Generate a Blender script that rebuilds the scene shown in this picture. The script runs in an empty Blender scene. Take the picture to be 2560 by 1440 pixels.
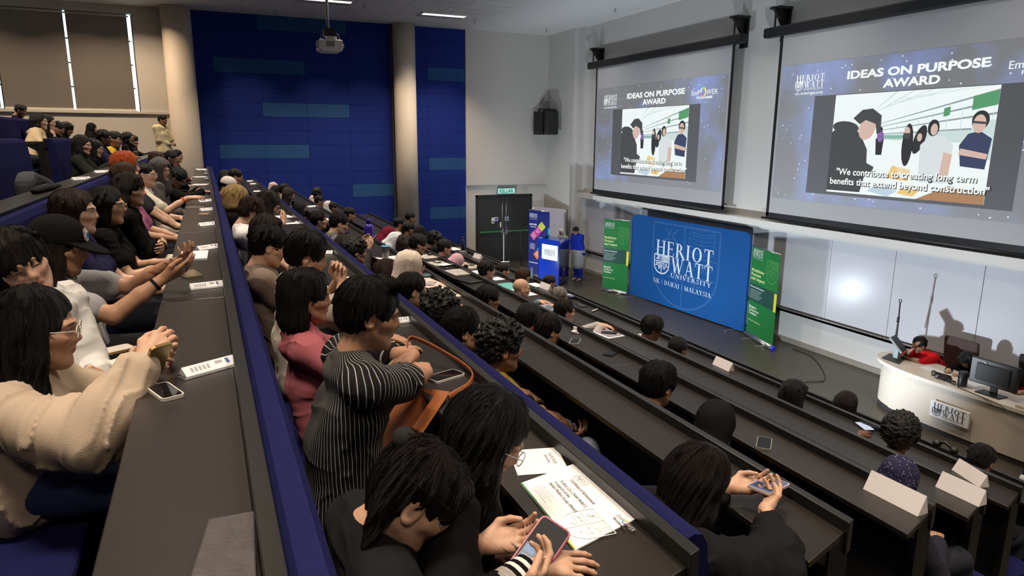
import bpy, bmesh, math, random
import numpy as np
from mathutils import Vector, Matrix, Euler

SC = bpy.context.scene
COL = SC.collection
PI = math.pi

# ---------------------------------------------------------------- camera, world, lights, exposure
cam_d = bpy.data.cameras.new('camera')
cam = bpy.data.objects.new('camera', cam_d)
COL.objects.link(cam)
CAM_YAW, CAM_PITCH, CAM_ROLL, CAM_F = 0.416138, 0.214035, 0.0066754, 1714.96
fw = Vector((-math.cos(CAM_YAW)*math.cos(CAM_PITCH), math.sin(CAM_YAW)*math.cos(CAM_PITCH), -math.sin(CAM_PITCH)))
rt = fw.cross(Vector((0, 0, 1))).normalized()
up = rt.cross(fw)
r2 = math.cos(CAM_ROLL)*rt + math.sin(CAM_ROLL)*up
u2 = -math.sin(CAM_ROLL)*rt + math.cos(CAM_ROLL)*up
cam.matrix_world = Matrix(((r2.x, u2.x, -fw.x, 19.6), (r2.y, u2.y, -fw.y, 0.0), (r2.z, u2.z, -fw.z, 3.8), (0, 0, 0, 1)))
cam_d.sensor_fit = 'HORIZONTAL'
cam_d.sensor_width = 36.0
cam_d.lens = 36.0*CAM_F/2560.0
cam_d.clip_start = 0.05
SC.camera = cam

world = bpy.data.worlds.new('world')
SC.world = world
world.use_nodes = True
world.node_tree.nodes['Background'].inputs[0].default_value = (0.9, 0.95, 1.0, 1)
world.node_tree.nodes['Background'].inputs[1].default_value = 0.06

SC.view_settings.view_transform = 'Standard'
SC.view_settings.look = 'None'
SC.view_settings.gamma = 1.0
SC.view_settings.use_curve_mapping = False
SC.view_settings.exposure = 0.0
SC.cycles.use_denoising = True
SC.cycles.max_bounces = 6
SC.cycles.diffuse_bounces = 3
SC.cycles.glossy_bounces = 3
SC.cycles.transmission_bounces = 4
SC.cycles.transparent_max_bounces = 6
SC.cycles.caustics_reflective = False
SC.cycles.caustics_refractive = False

def area_light(name, loc, size, sizey, power, color, target=None, spread=180):
    d = bpy.data.lights.new(name, 'AREA')
    d.shape = 'RECTANGLE'; d.size = size; d.size_y = sizey
    d.energy = power; d.color = color; d.spread = math.radians(spread)
    o = bpy.data.objects.new(name, d); COL.objects.link(o)
    o.location = loc
    if target is not None:
        o.rotation_euler = (Vector(target)-Vector(loc)).to_track_quat('-Z', 'Y').to_euler()
    return o

def spot_light(name, loc, target, power, color, angle, blend=0.5, radius=0.05):
    d = bpy.data.lights.new(name, 'SPOT')
    d.energy = power; d.color = color; d.spot_size = math.radians(angle); d.spot_blend = blend
    d.shadow_soft_size = radius
    o = bpy.data.objects.new(name, d); COL.objects.link(o)
    o.location = loc
    o.rotation_euler = (Vector(target)-Vector(loc)).to_track_quat('-Z', 'Y').to_euler()
    return o

WARM = (1.0, 0.83, 0.66)
TUNGSTEN = (1.0, 0.74, 0.50)
NEUT = (1.0, 0.93, 0.85)
COOL = (0.80, 0.90, 1.0)
CEIL = 6.85
# rows of recessed ceiling lamps over the seats (the fittings themselves are built further down)
LAMPS = [(2.0, 5.8), (2.65, 2.8), (3.2, -0.7), (3.2, -3.7)] + [(x, y) for x in (6.6, 10.4, 14.2, 18.2, 21.5) for y in (-3.4, -0.4, 2.6, 5.6)]  # the second pair is added, out of view, to brighten the wall aisle
for lx, ly in LAMPS:
    area_light('ceiling_lamp_light', (lx, ly, CEIL-0.06), 0.5, 1.1, 62.0, WARM, (lx, ly, 0), 105)
# wash lights without fittings, added along the side wall to brighten it
for ly in (-6.4, -4.4, -2.5, -1.3, 1.2, 3.0, 4.2, 6.4):
    area_light('added_wall_wash', (1.35, ly, CEIL-0.05), 0.15, 0.15, 34.0 if ly < -1 else 15.0, TUNGSTEN, (0.75, ly, 0), 125 if ly < -1 else 75)
# stage downlights
for lx in (3.5, 7.0, 10.5, 14.0):
    area_light('stage_lamp_light', (lx, 8.3, CEIL-0.05), 0.6, 0.6, 20.0, NEUT, (lx, 8.5, 0), 125)
# floor-standing lamps at the foot of the stage that wash the front wall and throw the shadows upwards on it
spot_light('stage_floor_light', (13.2, 5.95, 0.30), (10.6, 10.0, 2.6), 640.0, COOL, 125, 0.6, 0.05)
spot_light('stage_floor_light', (8.2, 5.95, 0.30), (7.2, 10.0, 2.9), 480.0, COOL, 125, 0.7, 0.25)
spot_light('stage_floor_light', (3.15, 5.95, 0.30), (2.4, 10.0, 2.4), 260.0, COOL, 115, 0.6, 0.05)

# ---------------------------------------------------------------- materials
MATS = {}
def mat(name, col, rough=0.6, metal=0.0, spec=0.5, emit=None, estr=0.0, noise=None, bump=None, alpha=None, trans=0.0, coat=0.0, sheen=0.0):
    if name in MATS: return MATS[name]
    m = bpy.data.materials.new(name); m.use_nodes = True
    nt = m.node_tree; b = nt.nodes['Principled BSDF']
    b.inputs['Base Color'].default_value = (*col, 1)
    b.inputs['Roughness'].default_value = rough
    b.inputs['Metallic'].default_value = metal
    b.inputs['Specular IOR Level'].default_value = spec
    if trans: b.inputs['Transmission Weight'].default_value = trans
    if coat: b.inputs['Coat Weight'].default_value = coat
    if sheen: b.inputs['Sheen Weight'].default_value = sheen
    if emit is not None:
        b.inputs['Emission Color'].default_value = (*emit, 1)
        b.inputs['Emission Strength'].default_value = estr
    if alpha is not None: b.inputs['Alpha'].default_value = alpha
    if noise or bump:
        tc = nt.nodes.new('ShaderNodeTexCoord')
    if noise:
        sc, amt = noise
        n = nt.nodes.new('ShaderNodeTexNoise'); n.inputs['Scale'].default_value = sc; n.inputs['Detail'].default_value = 5
        nt.links.new(tc.outputs['Object'], n.inputs['Vector'])
        r = nt.nodes.new('ShaderNodeMix'); r.data_type = 'RGBA'
        r.inputs[6].default_value = (*[c*(1-amt) for c in col], 1)
        r.inputs[7].default_value = (*[min(1, c*(1+amt)) for c in col], 1)
        nt.links.new(n.outputs['Fac'], r.inputs[0]); nt.links.new(r.outputs[2], b.inputs['Base Color'])
    if bump:
        sc, st = bump
        n2 = nt.nodes.new('ShaderNodeTexNoise'); n2.inputs['Scale'].default_value = sc; n2.inputs['Detail'].default_value = 3
        nt.links.new(tc.outputs['Object'], n2.inputs['Vector'])
        bp = nt.nodes.new('ShaderNodeBump'); bp.inputs['Strength'].default_value = st; bp.inputs['Distance'].default_value = 0.004
        nt.links.new(n2.outputs['Fac'], bp.inputs['Height']); nt.links.new(bp.outputs['Normal'], b.inputs['Normal'])
    MATS[name] = m
    return m

def fab(col, name=None, rough=0.9):
    return mat(name or 'fabric_%03x%03x%03x' % tuple(int(c*4000) for c in col), col, rough, spec=0.05, noise=(6.0, 0.10), bump=(260, 0.25))
def plas(col, rough=0.4, name=None):
    return mat(name or 'plastic_%02x%02x%02x_%d' % (*[int(c*255) for c in col], int(rough*100)), col, rough)
def glow(col, s=1.0):
    return mat('glow_%02x%02x%02x_%d' % (*[int(c*255) for c in col], int(s*100)), (0.02, 0.02, 0.02), 0.6, spec=0.1, emit=col, estr=s)

# ---------------------------------------------------------------- object helpers
def tag(o, label=None, cat=None, group=None, kind=None):
    if label: o['label'] = label
    if cat: o['category'] = cat
    if group: o['group'] = group
    if kind: o['kind'] = kind
    return o

def thing(name, loc, label, cat, group=None, rz=0.0):
    o = bpy.data.objects.new(name, None); COL.objects.link(o)
    o.empty_display_size = 0.1
    o.location = loc; o.rotation_euler = (0, 0, rz)
    return tag(o, label, cat, group)

class MB:
    """collects boxes, tubes and polygons; build() links them as one mesh object"""
    def __init__(s): s.v = []; s.f = []; s.mi = []; s.sm = []
    def _add(s, vs, fs, mi=0, smooth=False):
        n = len(s.v); s.v += [tuple(v) for v in vs]
        for f in fs: s.f.append([i+n for i in f]); s.mi.append(mi); s.sm.append(smooth)
        return s
    def box(s, c, d, rz=0.0, mi=0, M=None):
        x, y, z = d[0]/2, d[1]/2, d[2]/2
        vs = [Vector((sx*x, sy*y, sz*z)) for sx in (-1, 1) for sy in (-1, 1) for sz in (-1, 1)]
        R = M if M is not None else Matrix.Rotation(rz, 3, 'Z')
        vs = [R @ v + Vector(c) for v in vs]
        return s._add(vs, [(0, 1, 3, 2), (4, 6, 7, 5), (0, 4, 5, 1), (2, 3, 7, 6), (0, 2, 6, 4), (1, 5, 7, 3)], mi)
    def b2(s, lo, hi, mi=0):
        return s.box([(a+b)/2 for a, b in zip(lo, hi)], [abs(b-a) for a, b in zip(lo, hi)], 0, mi)
    def poly(s, pts, mi=0): return s._add(pts, [list(range(len(pts)))], mi)
    def prism(s, pts, off, mi=0, smooth=False):
        n = len(pts); off = Vector(off)
        vs = [Vector(p) for p in pts] + [Vector(p)+off for p in pts]
        fs = [list(range(n))[::-1], list(range(n, 2*n))] + [(i, (i+1) % n, n+(i+1) % n, n+i) for i in range(n)]
        return s._add(vs, fs, mi, smooth)
    def tube(s, path, rad, seg=8, mi=0, caps=True, flat=None):
        P = [Vector(p) for p in path]; n = len(P)
        rs = rad if isinstance(rad, (list, tuple)) else [rad]*n
        vs = []; ref = None
        for i in range(n):
            t = (P[min(i+1, n-1)]-P[max(i-1, 0)]).normalized()
            if ref is None:
                ref = Vector((0, 0, 1)) if abs(t.z) < 0.9 else Vector((1, 0, 0))
            a = t.cross(ref).normalized(); b = a.cross(t); ref = b
            for k in range(seg):
                th = 2*PI*k/seg
                vs.append(P[i] + a*(rs[i]*math.cos(th)*(flat or 1.0)) + b*(rs[i]*math.sin(th)))
        fs = []
        for i in range(n-1):
            for k in range(seg):
                fs.append((i*seg+k, i*seg+(k+1) % seg, (i+1)*seg+(k+1) % seg, (i+1)*seg+k))
        if caps: fs += [tuple(range(seg))[::-1], tuple(range((n-1)*seg, n*seg))]
        return s._add(vs, fs, mi, True)
    def cyl(s, a, b, r, seg=16, mi=0): return s.tube([a, b], r, seg, mi)
    def lathe(s, c, prof, seg=20, mi=0):
        c = Vector(c); vs = []; n = len(prof)
        for r, z in prof:
            for k in range(seg):
                vs.append(c+Vector((r*math.cos(2*PI*k/seg), r*math.sin(2*PI*k/seg), z)))
        fs = [(i*seg+k, i*seg+(k+1) % seg, (i+1)*seg+(k+1) % seg, (i+1)*seg+k) for i in range(n-1) for k in range(seg)]
        fs += [tuple(range(seg))[::-1], tuple(range((n-1)*seg, n*seg))]
        return s._add(vs, fs, mi, True)
    def xf(s, M):
        s.v = [tuple(M @ Vector(v)) for v in s.v]; return s
    def build(s, name, mats, parent=None, loc=(0, 0, 0), bevel=0.0, world=True):
        """vertices are in room coordinates when world is True and the parent has no rotation"""
        me = bpy.data.meshes.new(name)
        off = Vector(loc)
        if parent is not None and world:
            p = parent; 
            while p is not None: off = off - p.location; p = p.parent
        vs = s.v
        o = bpy.data.objects.new(name, me); COL.objects.link(o)
        if parent is not None:
            o.parent = parent; o.location = off
        elif s.v and world:
            a = np.array(s.v); c = a.mean(0); c[2] = a[:, 2].min()
            vs = [tuple(np.array(v)-c) for v in s.v]; o.location = Vector(c)+off
        me.from_pydata([tuple(v) for v in vs], [], s.f)
        if not isinstance(mats, (list, tuple)): mats = [mats]
        for m in mats: me.materials.append(m)
        me.polygons.foreach_set('material_index', s.mi)
        me.polygons.foreach_set('use_smooth', s.sm)
        me.update()
        if bevel:
            md = o.modifiers.new('bevel', 'BEVEL'); md.width = bevel; md.segments = 2; md.limit_method = 'ANGLE'
        return o

def struct(o, label=None):
    o['kind'] = 'structure'
    if label: o['label'] = label
    return o

def frame(o, u, v):
    """panel frame: origin, across, up -> matrix whose z faces the viewer side"""
    u = Vector(u).normalized(); v = Vector(v).normalized(); n = u.cross(v)
    return Matrix(((u.x, v.x, n.x, o[0]), (u.y, v.y, n.y, o[1]), (u.z, v.z, n.z, o[2]), (0, 0, 0, 1)))

def txt(parent, s, M, x, y, size, m, align='LEFT', bold=0.0, name='lettering', width=None, depth=0.0, shear=0.0, sp=1.0):
    c = bpy.data.curves.new(name, 'FONT'); c.body = s; c.size = size; c.align_x = align; c.align_y = 'BOTTOM_BASELINE'
    c.offset = bold*size; c.extrude = depth; c.shear = shear; c.space_character = sp; c.resolution_u = 3; c.space_line = 0.9
    c.materials.append(m)
    tmp = bpy.data.objects.new(name, c); COL.objects.link(tmp)
    dg = bpy.context.evaluated_depsgraph_get()
    me = bpy.data.meshes.new_from_object(tmp.evaluated_get(dg)); me.name = name
    bpy.data.objects.remove(tmp); bpy.data.curves.remove(c)
    if not me.materials: me.materials.append(m)
    if width and len(me.vertices):
        xs = np.empty(len(me.vertices)*3); me.vertices.foreach_get('co', xs); xs = xs.reshape(-1, 3)
        x0, x1 = xs[:, 0].min(), xs[:, 0].max()
        if align == 'LEFT': xs[:, 0] = (xs[:, 0]-x0)*width/(x1-x0)
        else: xs[:, 0] = (xs[:, 0]-(x0+x1)/2)*width/(x1-x0)
        me.vertices.foreach_set('co', xs.ravel()); me.update()
    o = bpy.data.objects.new(name, me); COL.objects.link(o)
    if parent is not None:
        o.parent = parent
        off = Vector((0, 0, 0)); p = parent
        while p is not None: off = off + p.location; p = p.parent
        o.matrix_basis = Matrix.Translation(-off) @ M @ Matrix.Translation((x, y, 0.0))
    else:
        o.matrix_basis = M @ Matrix.Translation((x, y, 0.0))
    return o

# serif capitals drawn as strokes: (x0,y0,x1,y1,width) lines and ('a',cx,cy,rx,ry,from,to,w_side,w_top) arcs; cap height 1
TH, TN, SF = 0.15, 0.055, 0.045
def _v(x, a=0.0, b=1.0): return [(x, a, x, b, TH), (x-0.15, b-SF/2, x+0.15, b-SF/2, SF), (x-0.15, a+SF/2, x+0.15, a+SF/2, SF)]
GL = {
 'H': (0.92, _v(0.18)+_v(0.74)+[(0.18, 0.52, 0.74, 0.52, TN)]),
 'E': (0.72, _v(0.18)+[(0.1, 0.97, 0.62, 0.97, TN), (0.1, 0.03, 0.66, 0.03, TN), (0.18, 0.52, 0.5, 0.52, TN), (0.6, 0.8, 0.6, 1, SF), (0.64, 0, 0.64, 0.22, SF), (0.5, 0.42, 0.5, 0.62, SF)]),
 'R': (0.84, _v(0.18)+[('a', 0.36, 0.74, 0.22, 0.235, -90, 90, TH, TN), (0.15, 0.97, 0.38, 0.97, TN), (0.15, 0.5, 0.38, 0.5, TN), (0.4, 0.5, 0.74, 0.02, TH), (0.66, SF/2, 0.86, SF/2, SF)]),
 'I': (0.38, _v(0.19)),
 'O': (0.98, [('a', 0.49, 0.5, 0.39, 0.49, 0, 360, TH, TN)]),
 'T': (0.76, _v(0.38)[:1]+[(0.23, SF/2, 0.53, SF/2, SF), (0.04, 0.97, 0.72, 0.97, TN), (0.05, 0.76, 0.05, 1, SF), (0.71, 0.76, 0.71, 1, SF)]),
 'W': (1.22, [(0.14, 1, 0.4, 0, TH), (0.62, 0.95, 0.4, 0, TN), (0.56, 1, 0.82, 0, TH), (1.08, 1, 0.82, 0, TN), (0, 0.98, 0.28, 0.98, SF), (0.45, 0.98, 0.7, 0.98, SF), (0.96, 0.98, 1.2, 0.98, SF)]),
 'A': (0.9, [(0.42, 1, 0.16, 0, TN), (0.44, 1, 0.74, 0, TH), (0.24, 0.34, 0.62, 0.34, TN), (0.04, SF/2, 0.28, SF/2, SF), (0.6, SF/2, 0.88, SF/2, SF)]),
 'U': (0.9, [(0.2, 0.3, 0.2, 1, TH), (0.72, 0.3, 0.72, 1, TN), ('a', 0.46, 0.32, 0.26, 0.31, 180, 360, 0.1, TN), (0.05, 0.98, 0.36, 0.98, SF), (0.6, 0.98, 0.85, 0.98, SF)]),
 'N': (0.94, [(0.18, 0, 0.18, 1, TN), (0.18, 1, 0.76, 0, TH), (0.76, 0, 0.76, 1, TN), (0.04, 0.98, 0.24, 0.98, SF), (0.06, SF/2, 0.3, SF/2, SF), (0.64, 0.98, 0.88, 0.98, SF)]),
 'V': (0.88, [(0.16, 1, 0.44, 0, TH), (0.74, 1, 0.44, 0, TN), (0.02, 0.98, 0.3, 0.98, SF), (0.62, 0.98, 0.86, 0.98, SF)]),
 'S': (0.64, [('a', 0.32, 0.74, 0.21, 0.23, 30, 270, 0.1, TN), ('a', 0.32, 0.27, 0.22, 0.245, -150, 90, 0.1, TN), (0.52, 0.76, 0.52, 0.96, SF), (0.1, 0.05, 0.1, 0.26, SF)]),
 'Y': (0.84, [(0.12, 1, 0.42, 0.45, TH), (0.72, 1, 0.42, 0.45, TN), (0.42, 0, 0.42, 0.47, TH), (0, 0.98, 0.26, 0.98, SF), (0.6, 0.98, 0.84, 0.98, SF), (0.27, SF/2, 0.57, SF/2, SF)]),
 'K': (0.88, _v(0.18)+[(0.2, 0.45, 0.7, 1, TN), (0.36, 0.6, 0.76, 0.02, TH), (0.6, 0.98, 0.84, 0.98, SF), (0.66, SF/2, 0.9, SF/2, SF)]),
 'D': (0.94, _v(0.18)+[('a', 0.4, 0.5, 0.4, 0.475, -90, 90, TH, TN), (0.15, 0.97, 0.42, 0.97, TN), (0.15, 0.03, 0.42, 0.03, TN)]),
 'B': (0.78, _v(0.18)+[('a', 0.36, 0.75, 0.2, 0.225, -90, 90, 0.12, TN), ('a', 0.36, 0.27, 0.26, 0.245, -90, 90, TH, TN), (0.15, 0.97, 0.38, 0.97, TN), (0.15, 0.52, 0.38, 0.52, TN), (0.15, 0.03, 0.38, 0.03, TN)]),
 'M': (1.12, [(0.18, 0, 0.18, 1, TN), (0.18, 1, 0.54, 0.04, TH), (0.54, 0.04, 0.92, 1, TN), (0.92, 0, 0.92, 1, TH), (0.04, 0.98, 0.24, 0.98, SF), (0.06, SF/2, 0.3, SF/2, SF), (0.86, 0.98, 1.08, 0.98, SF), (0.78, SF/2, 1.06, SF/2, SF)]),
 'L': (0.7, _v(0.18)+[(0.1, 0.03, 0.64, 0.03, TN), (0.62, 0, 0.62, 0.24, SF)]),
 '|': (0.4, [(0.2, -0.1, 0.2, 1.1, 0.05)]),
 ' ': (0.34, []),
}
def serif_mb(mb, s, M, x, y, h, width=None, mi=0, sp=0.07):
    tot = sum(GL[c][0]+sp for c in s)-sp
    kx = (width/tot if width else h)
    cx = x
    def line(x0, y0, x1, y1, w):
        dx, dy = x1-x0, y1-y0; L = math.hypot(dx, dy) or 1
        if abs(dx) > 0.02 and abs(dy) > 0.02:   # slanted strokes are cut level at top and foot
            hw = w/2*L/abs(dy); q = [(x0-hw, y0), (x0+hw, y0), (x1+hw, y1), (x1-hw, y1)]
        else:
            nx, ny = -dy/L*w/2, dx/L*w/2; q = [(x0+nx, y0+ny), (x0-nx, y0-ny), (x1-nx, y1-ny), (x1+nx, y1+ny)]
        mb.poly([M @ Vector((cx+a*kx, y+b*h, 0)) for a, b in q], mi)
    for ch in s:
        w, st = GL[ch]
        for t in st:
            if t[0] == 'a':
                _, ax, ay, rx, ry, a0, a1, ws, wt = t; n = 14
                for i in range(n):
                    q = []
                    for a, inner in ((i, 0), (i+1, 0), (i+1, 1), (i, 1)):
                        th = math.radians(a0+(a1-a0)*a/n)
                        q.append((ax+(rx-ws*inner)*math.cos(th), ay+(ry-wt*inner)*math.sin(th)))
                    mb.poly([M @ Vector((cx+p*kx, y+r*h, 0)) for p, r in q], mi)
            else: line(*t)
        cx += (w+sp)*kx
    return mb

def shield_mb(mb, M, x, y, w, h, mi=0, lw=0.05, rich=True):
    """a shield emblem: outline, quartered, with a tree, an open book, flowers and a star in plain strokes"""
    def P(a, b): return (x+a*w, y+b*h)
    def pl(pts, t):
        for (a, b), (c, d) in zip(pts[:-1], pts[1:]):
            p0, p1 = Vector(P(a, b)), Vector(P(c, d)); dv = p1-p0
            if dv.length < 1e-6: continue
            nv = Vector((-dv.y, dv.x)).normalized()*(t*w/2)
            mb.poly([M @ Vector((*q, 0)) for q in (p0+nv, p0-nv, p1-nv, p1+nv)], mi)
    side = [(1, 0.95), (1, 0.5)]+[(0.5+0.5*math.cos(t), 0.5-0.5*math.sin(t)**0.9) for t in [i*PI/2/8 for i in range(1, 9)]]
    out = [(0, 0.95), (1, 0.95)]+side[1:]+[(1-a, b) for a, b in side[::-1][1:]]+[(0, 0.95)]
    pl(out, lw)
    pl([(0.5, 0.95), (0.5, 0.0)], lw*0.8); pl([(0.0, 0.62), (1, 0.62)], lw*0.6); pl([(0.03, 0.4), (0.97, 0.4)], lw*0.6)
    if rich:
        pl([(0.12, 0.72), (0.28, 0.8), (0.2, 0.9)], lw*0.9); pl([(0.42, 0.72), (0.3, 0.82), (0.4, 0.9)], lw*0.9); pl([(0.26, 0.66), (0.28, 0.9)], lw*0.9)
        pl([(0.12, 0.55), (0.3, 0.48), (0.44, 0.56)], lw*0.9); pl([(0.14, 0.45), (0.3, 0.55), (0.42, 0.44)], lw*0.9)
        for k in range(5): pl([(0.58, 0.7+k*0.045), (0.75, 0.68+k*0.045), (0.92, 0.7+k*0.045)], lw*0.4)
        pl([(0.57, 0.68), (0.57, 0.91), (0.75, 0.89), (0.93, 0.91), (0.93, 0.68), (0.75, 0.66), (0.57, 0.68)], lw*0.5); pl([(0.75, 0.66), (0.75, 0.89)], lw*0.5)
        for fx, fy in ((0.64, 0.52), (0.82, 0.5), (0.7, 0.3)):
            for a in range(5):
                t = a*2*PI/5; pl([(fx, fy), (fx+0.08*math.cos(t), fy+0.05*math.sin(t))], lw*0.7)
        pl([(0.3, 0.22), (0.44, 0.32), (0.28, 0.34)], lw*0.8)
    return mb

def uni_logo(mb, M, x, y, w, mi=0, line3=None, rich=True):
    """two lines of serif capitals with the shield lower left; (x,y) is the lower left corner of the whole mark, w its width. returns top"""
    h = w*0.176
    serif_mb(mb, 'HERIOT', M, x, y+0.232*w, h, w, mi)
    serif_mb(mb, 'WATT', M, x+w*0.30, y+0.050*w, h, w*0.70, mi)
    serif_mb(mb, 'UNIVERSITY', M, x+w*0.295, y-0.012*w, h*0.30, w*0.70, mi)
    shield_mb(mb, M, x-0.02*w, y, w*0.275, w*0.238, mi, 0.06, rich)
    return mb
# ---------------------------------------------------------------- the room
M_WALL = mat('wall_paint', (0.60, 0.57, 0.53), 0.85, spec=0.2, noise=(1.5, 0.03))
M_WALLF = mat('front_wall_paint', (0.62, 0.60, 0.57), 0.8, spec=0.2, noise=(1.2, 0.03))
M_COLUMN = mat('column_paint', (0.64, 0.57, 0.48), 0.6, spec=0.3)
M_BLUE = mat('blue_panel', (0.007, 0.027, 0.23), 0.75, spec=0.25, noise=(9, 0.10), bump=(300, 0.2))
M_BLUEL = mat('light_blue_panel', (0.020, 0.085, 0.25), 0.75, spec=0.25, noise=(9, 0.10), bump=(300, 0.2))
M_BLIND = mat('roller_blind_fabric', (0.205, 0.185, 0.170), 0.9, spec=0.1, noise=(4, 0.05), bump=(500, 0.3))
def _translucent(m, col, amt):
    nt = m.node_tree; b = nt.nodes['Principled BSDF']; out = nt.nodes['Material Output']
    t = nt.nodes.new('ShaderNodeBsdfTranslucent'); t.inputs[0].default_value = (*col, 1)
    mx = nt.nodes.new('ShaderNodeMixShader'); mx.inputs[0].default_value = amt
    nt.links.new(b.outputs[0], mx.inputs[1]); nt.links.new(t.outputs[0], mx.inputs[2]); nt.links.new(mx.outputs[0], out.inputs[0])
_translucent(M_BLIND, (0.55, 0.40, 0.33), 0.16)
M_BLACK = mat('black_metal', (0.012, 0.012, 0.013), 0.45)
M_DKGREY = mat('dark_grey', (0.03, 0.03, 0.032), 0.5)
M_STEEL = mat('brushed_steel', (0.5, 0.5, 0.5), 0.3, metal=0.9)
M_WHITE = mat('white_plastic', (0.75, 0.75, 0.73), 0.4)
M_FLOOR = mat('stage_vinyl', (0.064, 0.056, 0.040), 0.38, spec=0.4, noise=(1.1, 0.12), bump=(60, 0.05))
M_CARPET = mat('aisle_carpet', (0.018, 0.018, 0.020), 0.95, spec=0.1, noise=(60, 0.3), bump=(200, 0.5))
M_GREEN = plas((0.05, 0.22, 0.07), 0.5)

m = MB(); m.b2((-0.2, 4.0, -0.12), (26, 10.4, 0.0)); struct(m.build('floor', M_FLOOR))

# tiled ceiling: tile joints in the material, plain plasterboard band along the two walls
def ceiling_mat():
    m = mat('ceiling_paint', (0.74, 0.74, 0.73), 0.9, spec=0.1)
    nt = m.node_tree; b = nt.nodes['Principled BSDF']
    tc = nt.nodes.new('ShaderNodeTexCoord')
    br = nt.nodes.new('ShaderNodeTexBrick'); br.offset = 0.0
    br.inputs['Scale'].default_value = 1.0; br.inputs['Brick Width'].default_value = 0.6; br.inputs['Row Height'].default_value = 1.2
    br.inputs['Mortar Size'].default_value = 0.012; br.inputs['Mortar Smooth'].default_value = 0.1
    br.inputs['Color1'].default_value = (0.74, 0.74, 0.73, 1); br.inputs['Color2'].default_value = (0.70, 0.70, 0.69, 1); br.inputs['Mortar'].default_value = (0.45, 0.45, 0.44, 1)
    nt.links.new(tc.outputs['Object'], br.inputs['Vector']); nt.links.new(br.outputs['Color'], b.inputs['Base Color'])
    return m
M_CEILT = ceiling_mat()
M_CEILP = mat('ceiling_plaster', (0.74, 0.74, 0.73), 0.9, spec=0.1)
m = MB(); m.b2((-0.2, -9, CEIL), (26, 10.4, CEIL+0.15), 0)
m.b2((1.45, -9, CEIL-0.004), (26, 7.0, CEIL), 1)
struct(m.build('ceiling', [M_CEILP, M_CEILT]))

# side wall behind the panels, columns and door
m = MB()
m.b2((-0.3, -9.2, 0), (-0.02, -0.35, 4.38)); m.b2((-0.3, -0.35, 0), (-0.02, 7.43, CEIL)); m.b2((-0.3, 7.43, 2.12), (-0.02, 9.32, CEIL)); m.b2((-0.3, 9.32, 0), (-0.02, 9.8, CEIL))
m.b2((-0.3, -1.34, 4.38), (-0.02, -0.35, CEIL)); m.b2((-0.3, -9.2, 6.66), (-0.02, -1.34, CEIL))
m.b2((-0.02, 7.12, 2.43), (0.07, 9.8, CEIL)); m.b2((-0.02, 7.12, 0), (0.0, 7.43, 2.43)); m.b2((-0.02, 9.32, 0), (0.0, 9.8, 2.43)); m.b2((-0.02, 7.43, 2.12), (0.0, 9.32, 2.43))
struct(m.build('wall_side', M_WALL))
m = MB()
m.b2((-0.3, 9.8, 0), (1.7, 10.3, CEIL)); m.b2((1.7, 9.92, 0), (2.1, 10.3, CEIL)); m.b2((2.1, 10.04, 0), (26, 10.3, CEIL))
struct(m.build('wall_front', M_WALLF))
m = MB(); m.b2((-0.3, -9.3, 0), (26, -9.0, CEIL)); struct(m.build('wall_back', M_WALL))
m = MB(); m.b2((25.8, -9.3, 0), (26.1, 10.3, CEIL)); struct(m.build('wall_aisle', M_WALL))

# acoustic panels: one mesh for each stretch, joints left open, a few panels lighter
def panel_wall(name, y0, y1, joints, lights):
    m = MB(); zs = [6.85-0.36*k for k in range(20)]
    ys = [y0]+[j for j in joints if y0 < j < y1]+[y1]
    m.b2((-0.02, y0, 0), (0.02, y1, CEIL), 0)
    for zi in range(len(zs)-1):
        for a, b in zip(ys[:-1], ys[1:]):
            mid = (a+b)/2; zc = (zs[zi]+zs[zi+1])/2
            li = any(abs(zc-lz) < 0.18 and la < mid < lb for lz, la, lb in lights)
            m.b2((0.02, a+0.003, max(0, zs[zi+1]+0.003)), (0.03, b-0.003, zs[zi]-0.003), 1 if li else 0)
    return struct(m.build(name, [M_BLUE, M_BLUEL]))
panel_wall('wall_panel_left', -0.05, 4.92, [0.37, 1.49, 2.61, 3.74], [(6.67, 1.49, 3.74), (5.59, 0.37, 2.61), (4.51, 1.49, 3.74), (3.43, 0.37, 2.61), (2.35, 3.6, 4.95)])
panel_wall('wall_panel_right', 5.58, 7.11, [5.98, 6.9], [(5.59, 5.98, 7.2), (3.07, 5.98, 7.2), (1.63, 5.98, 7.2)])

def column(name, x, y, r):
    m = MB(); m.lathe((x, y, 0), [(r, 0), (r, CEIL)], 40); struct(m.build(name, M_COLUMN))
column('column_1', 0.30, -0.37, 0.335)
column('column_2', 0.28, 5.25, 0.305)
m = MB()
for y in (4.93, 5.57): m.b2((0.0, y-0.012, 0), (0.10, y+0.012, CEIL))
struct(m.build('trim_1', mat('bronze_trim', (0.10, 0.075, 0.05), 0.5)))

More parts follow.
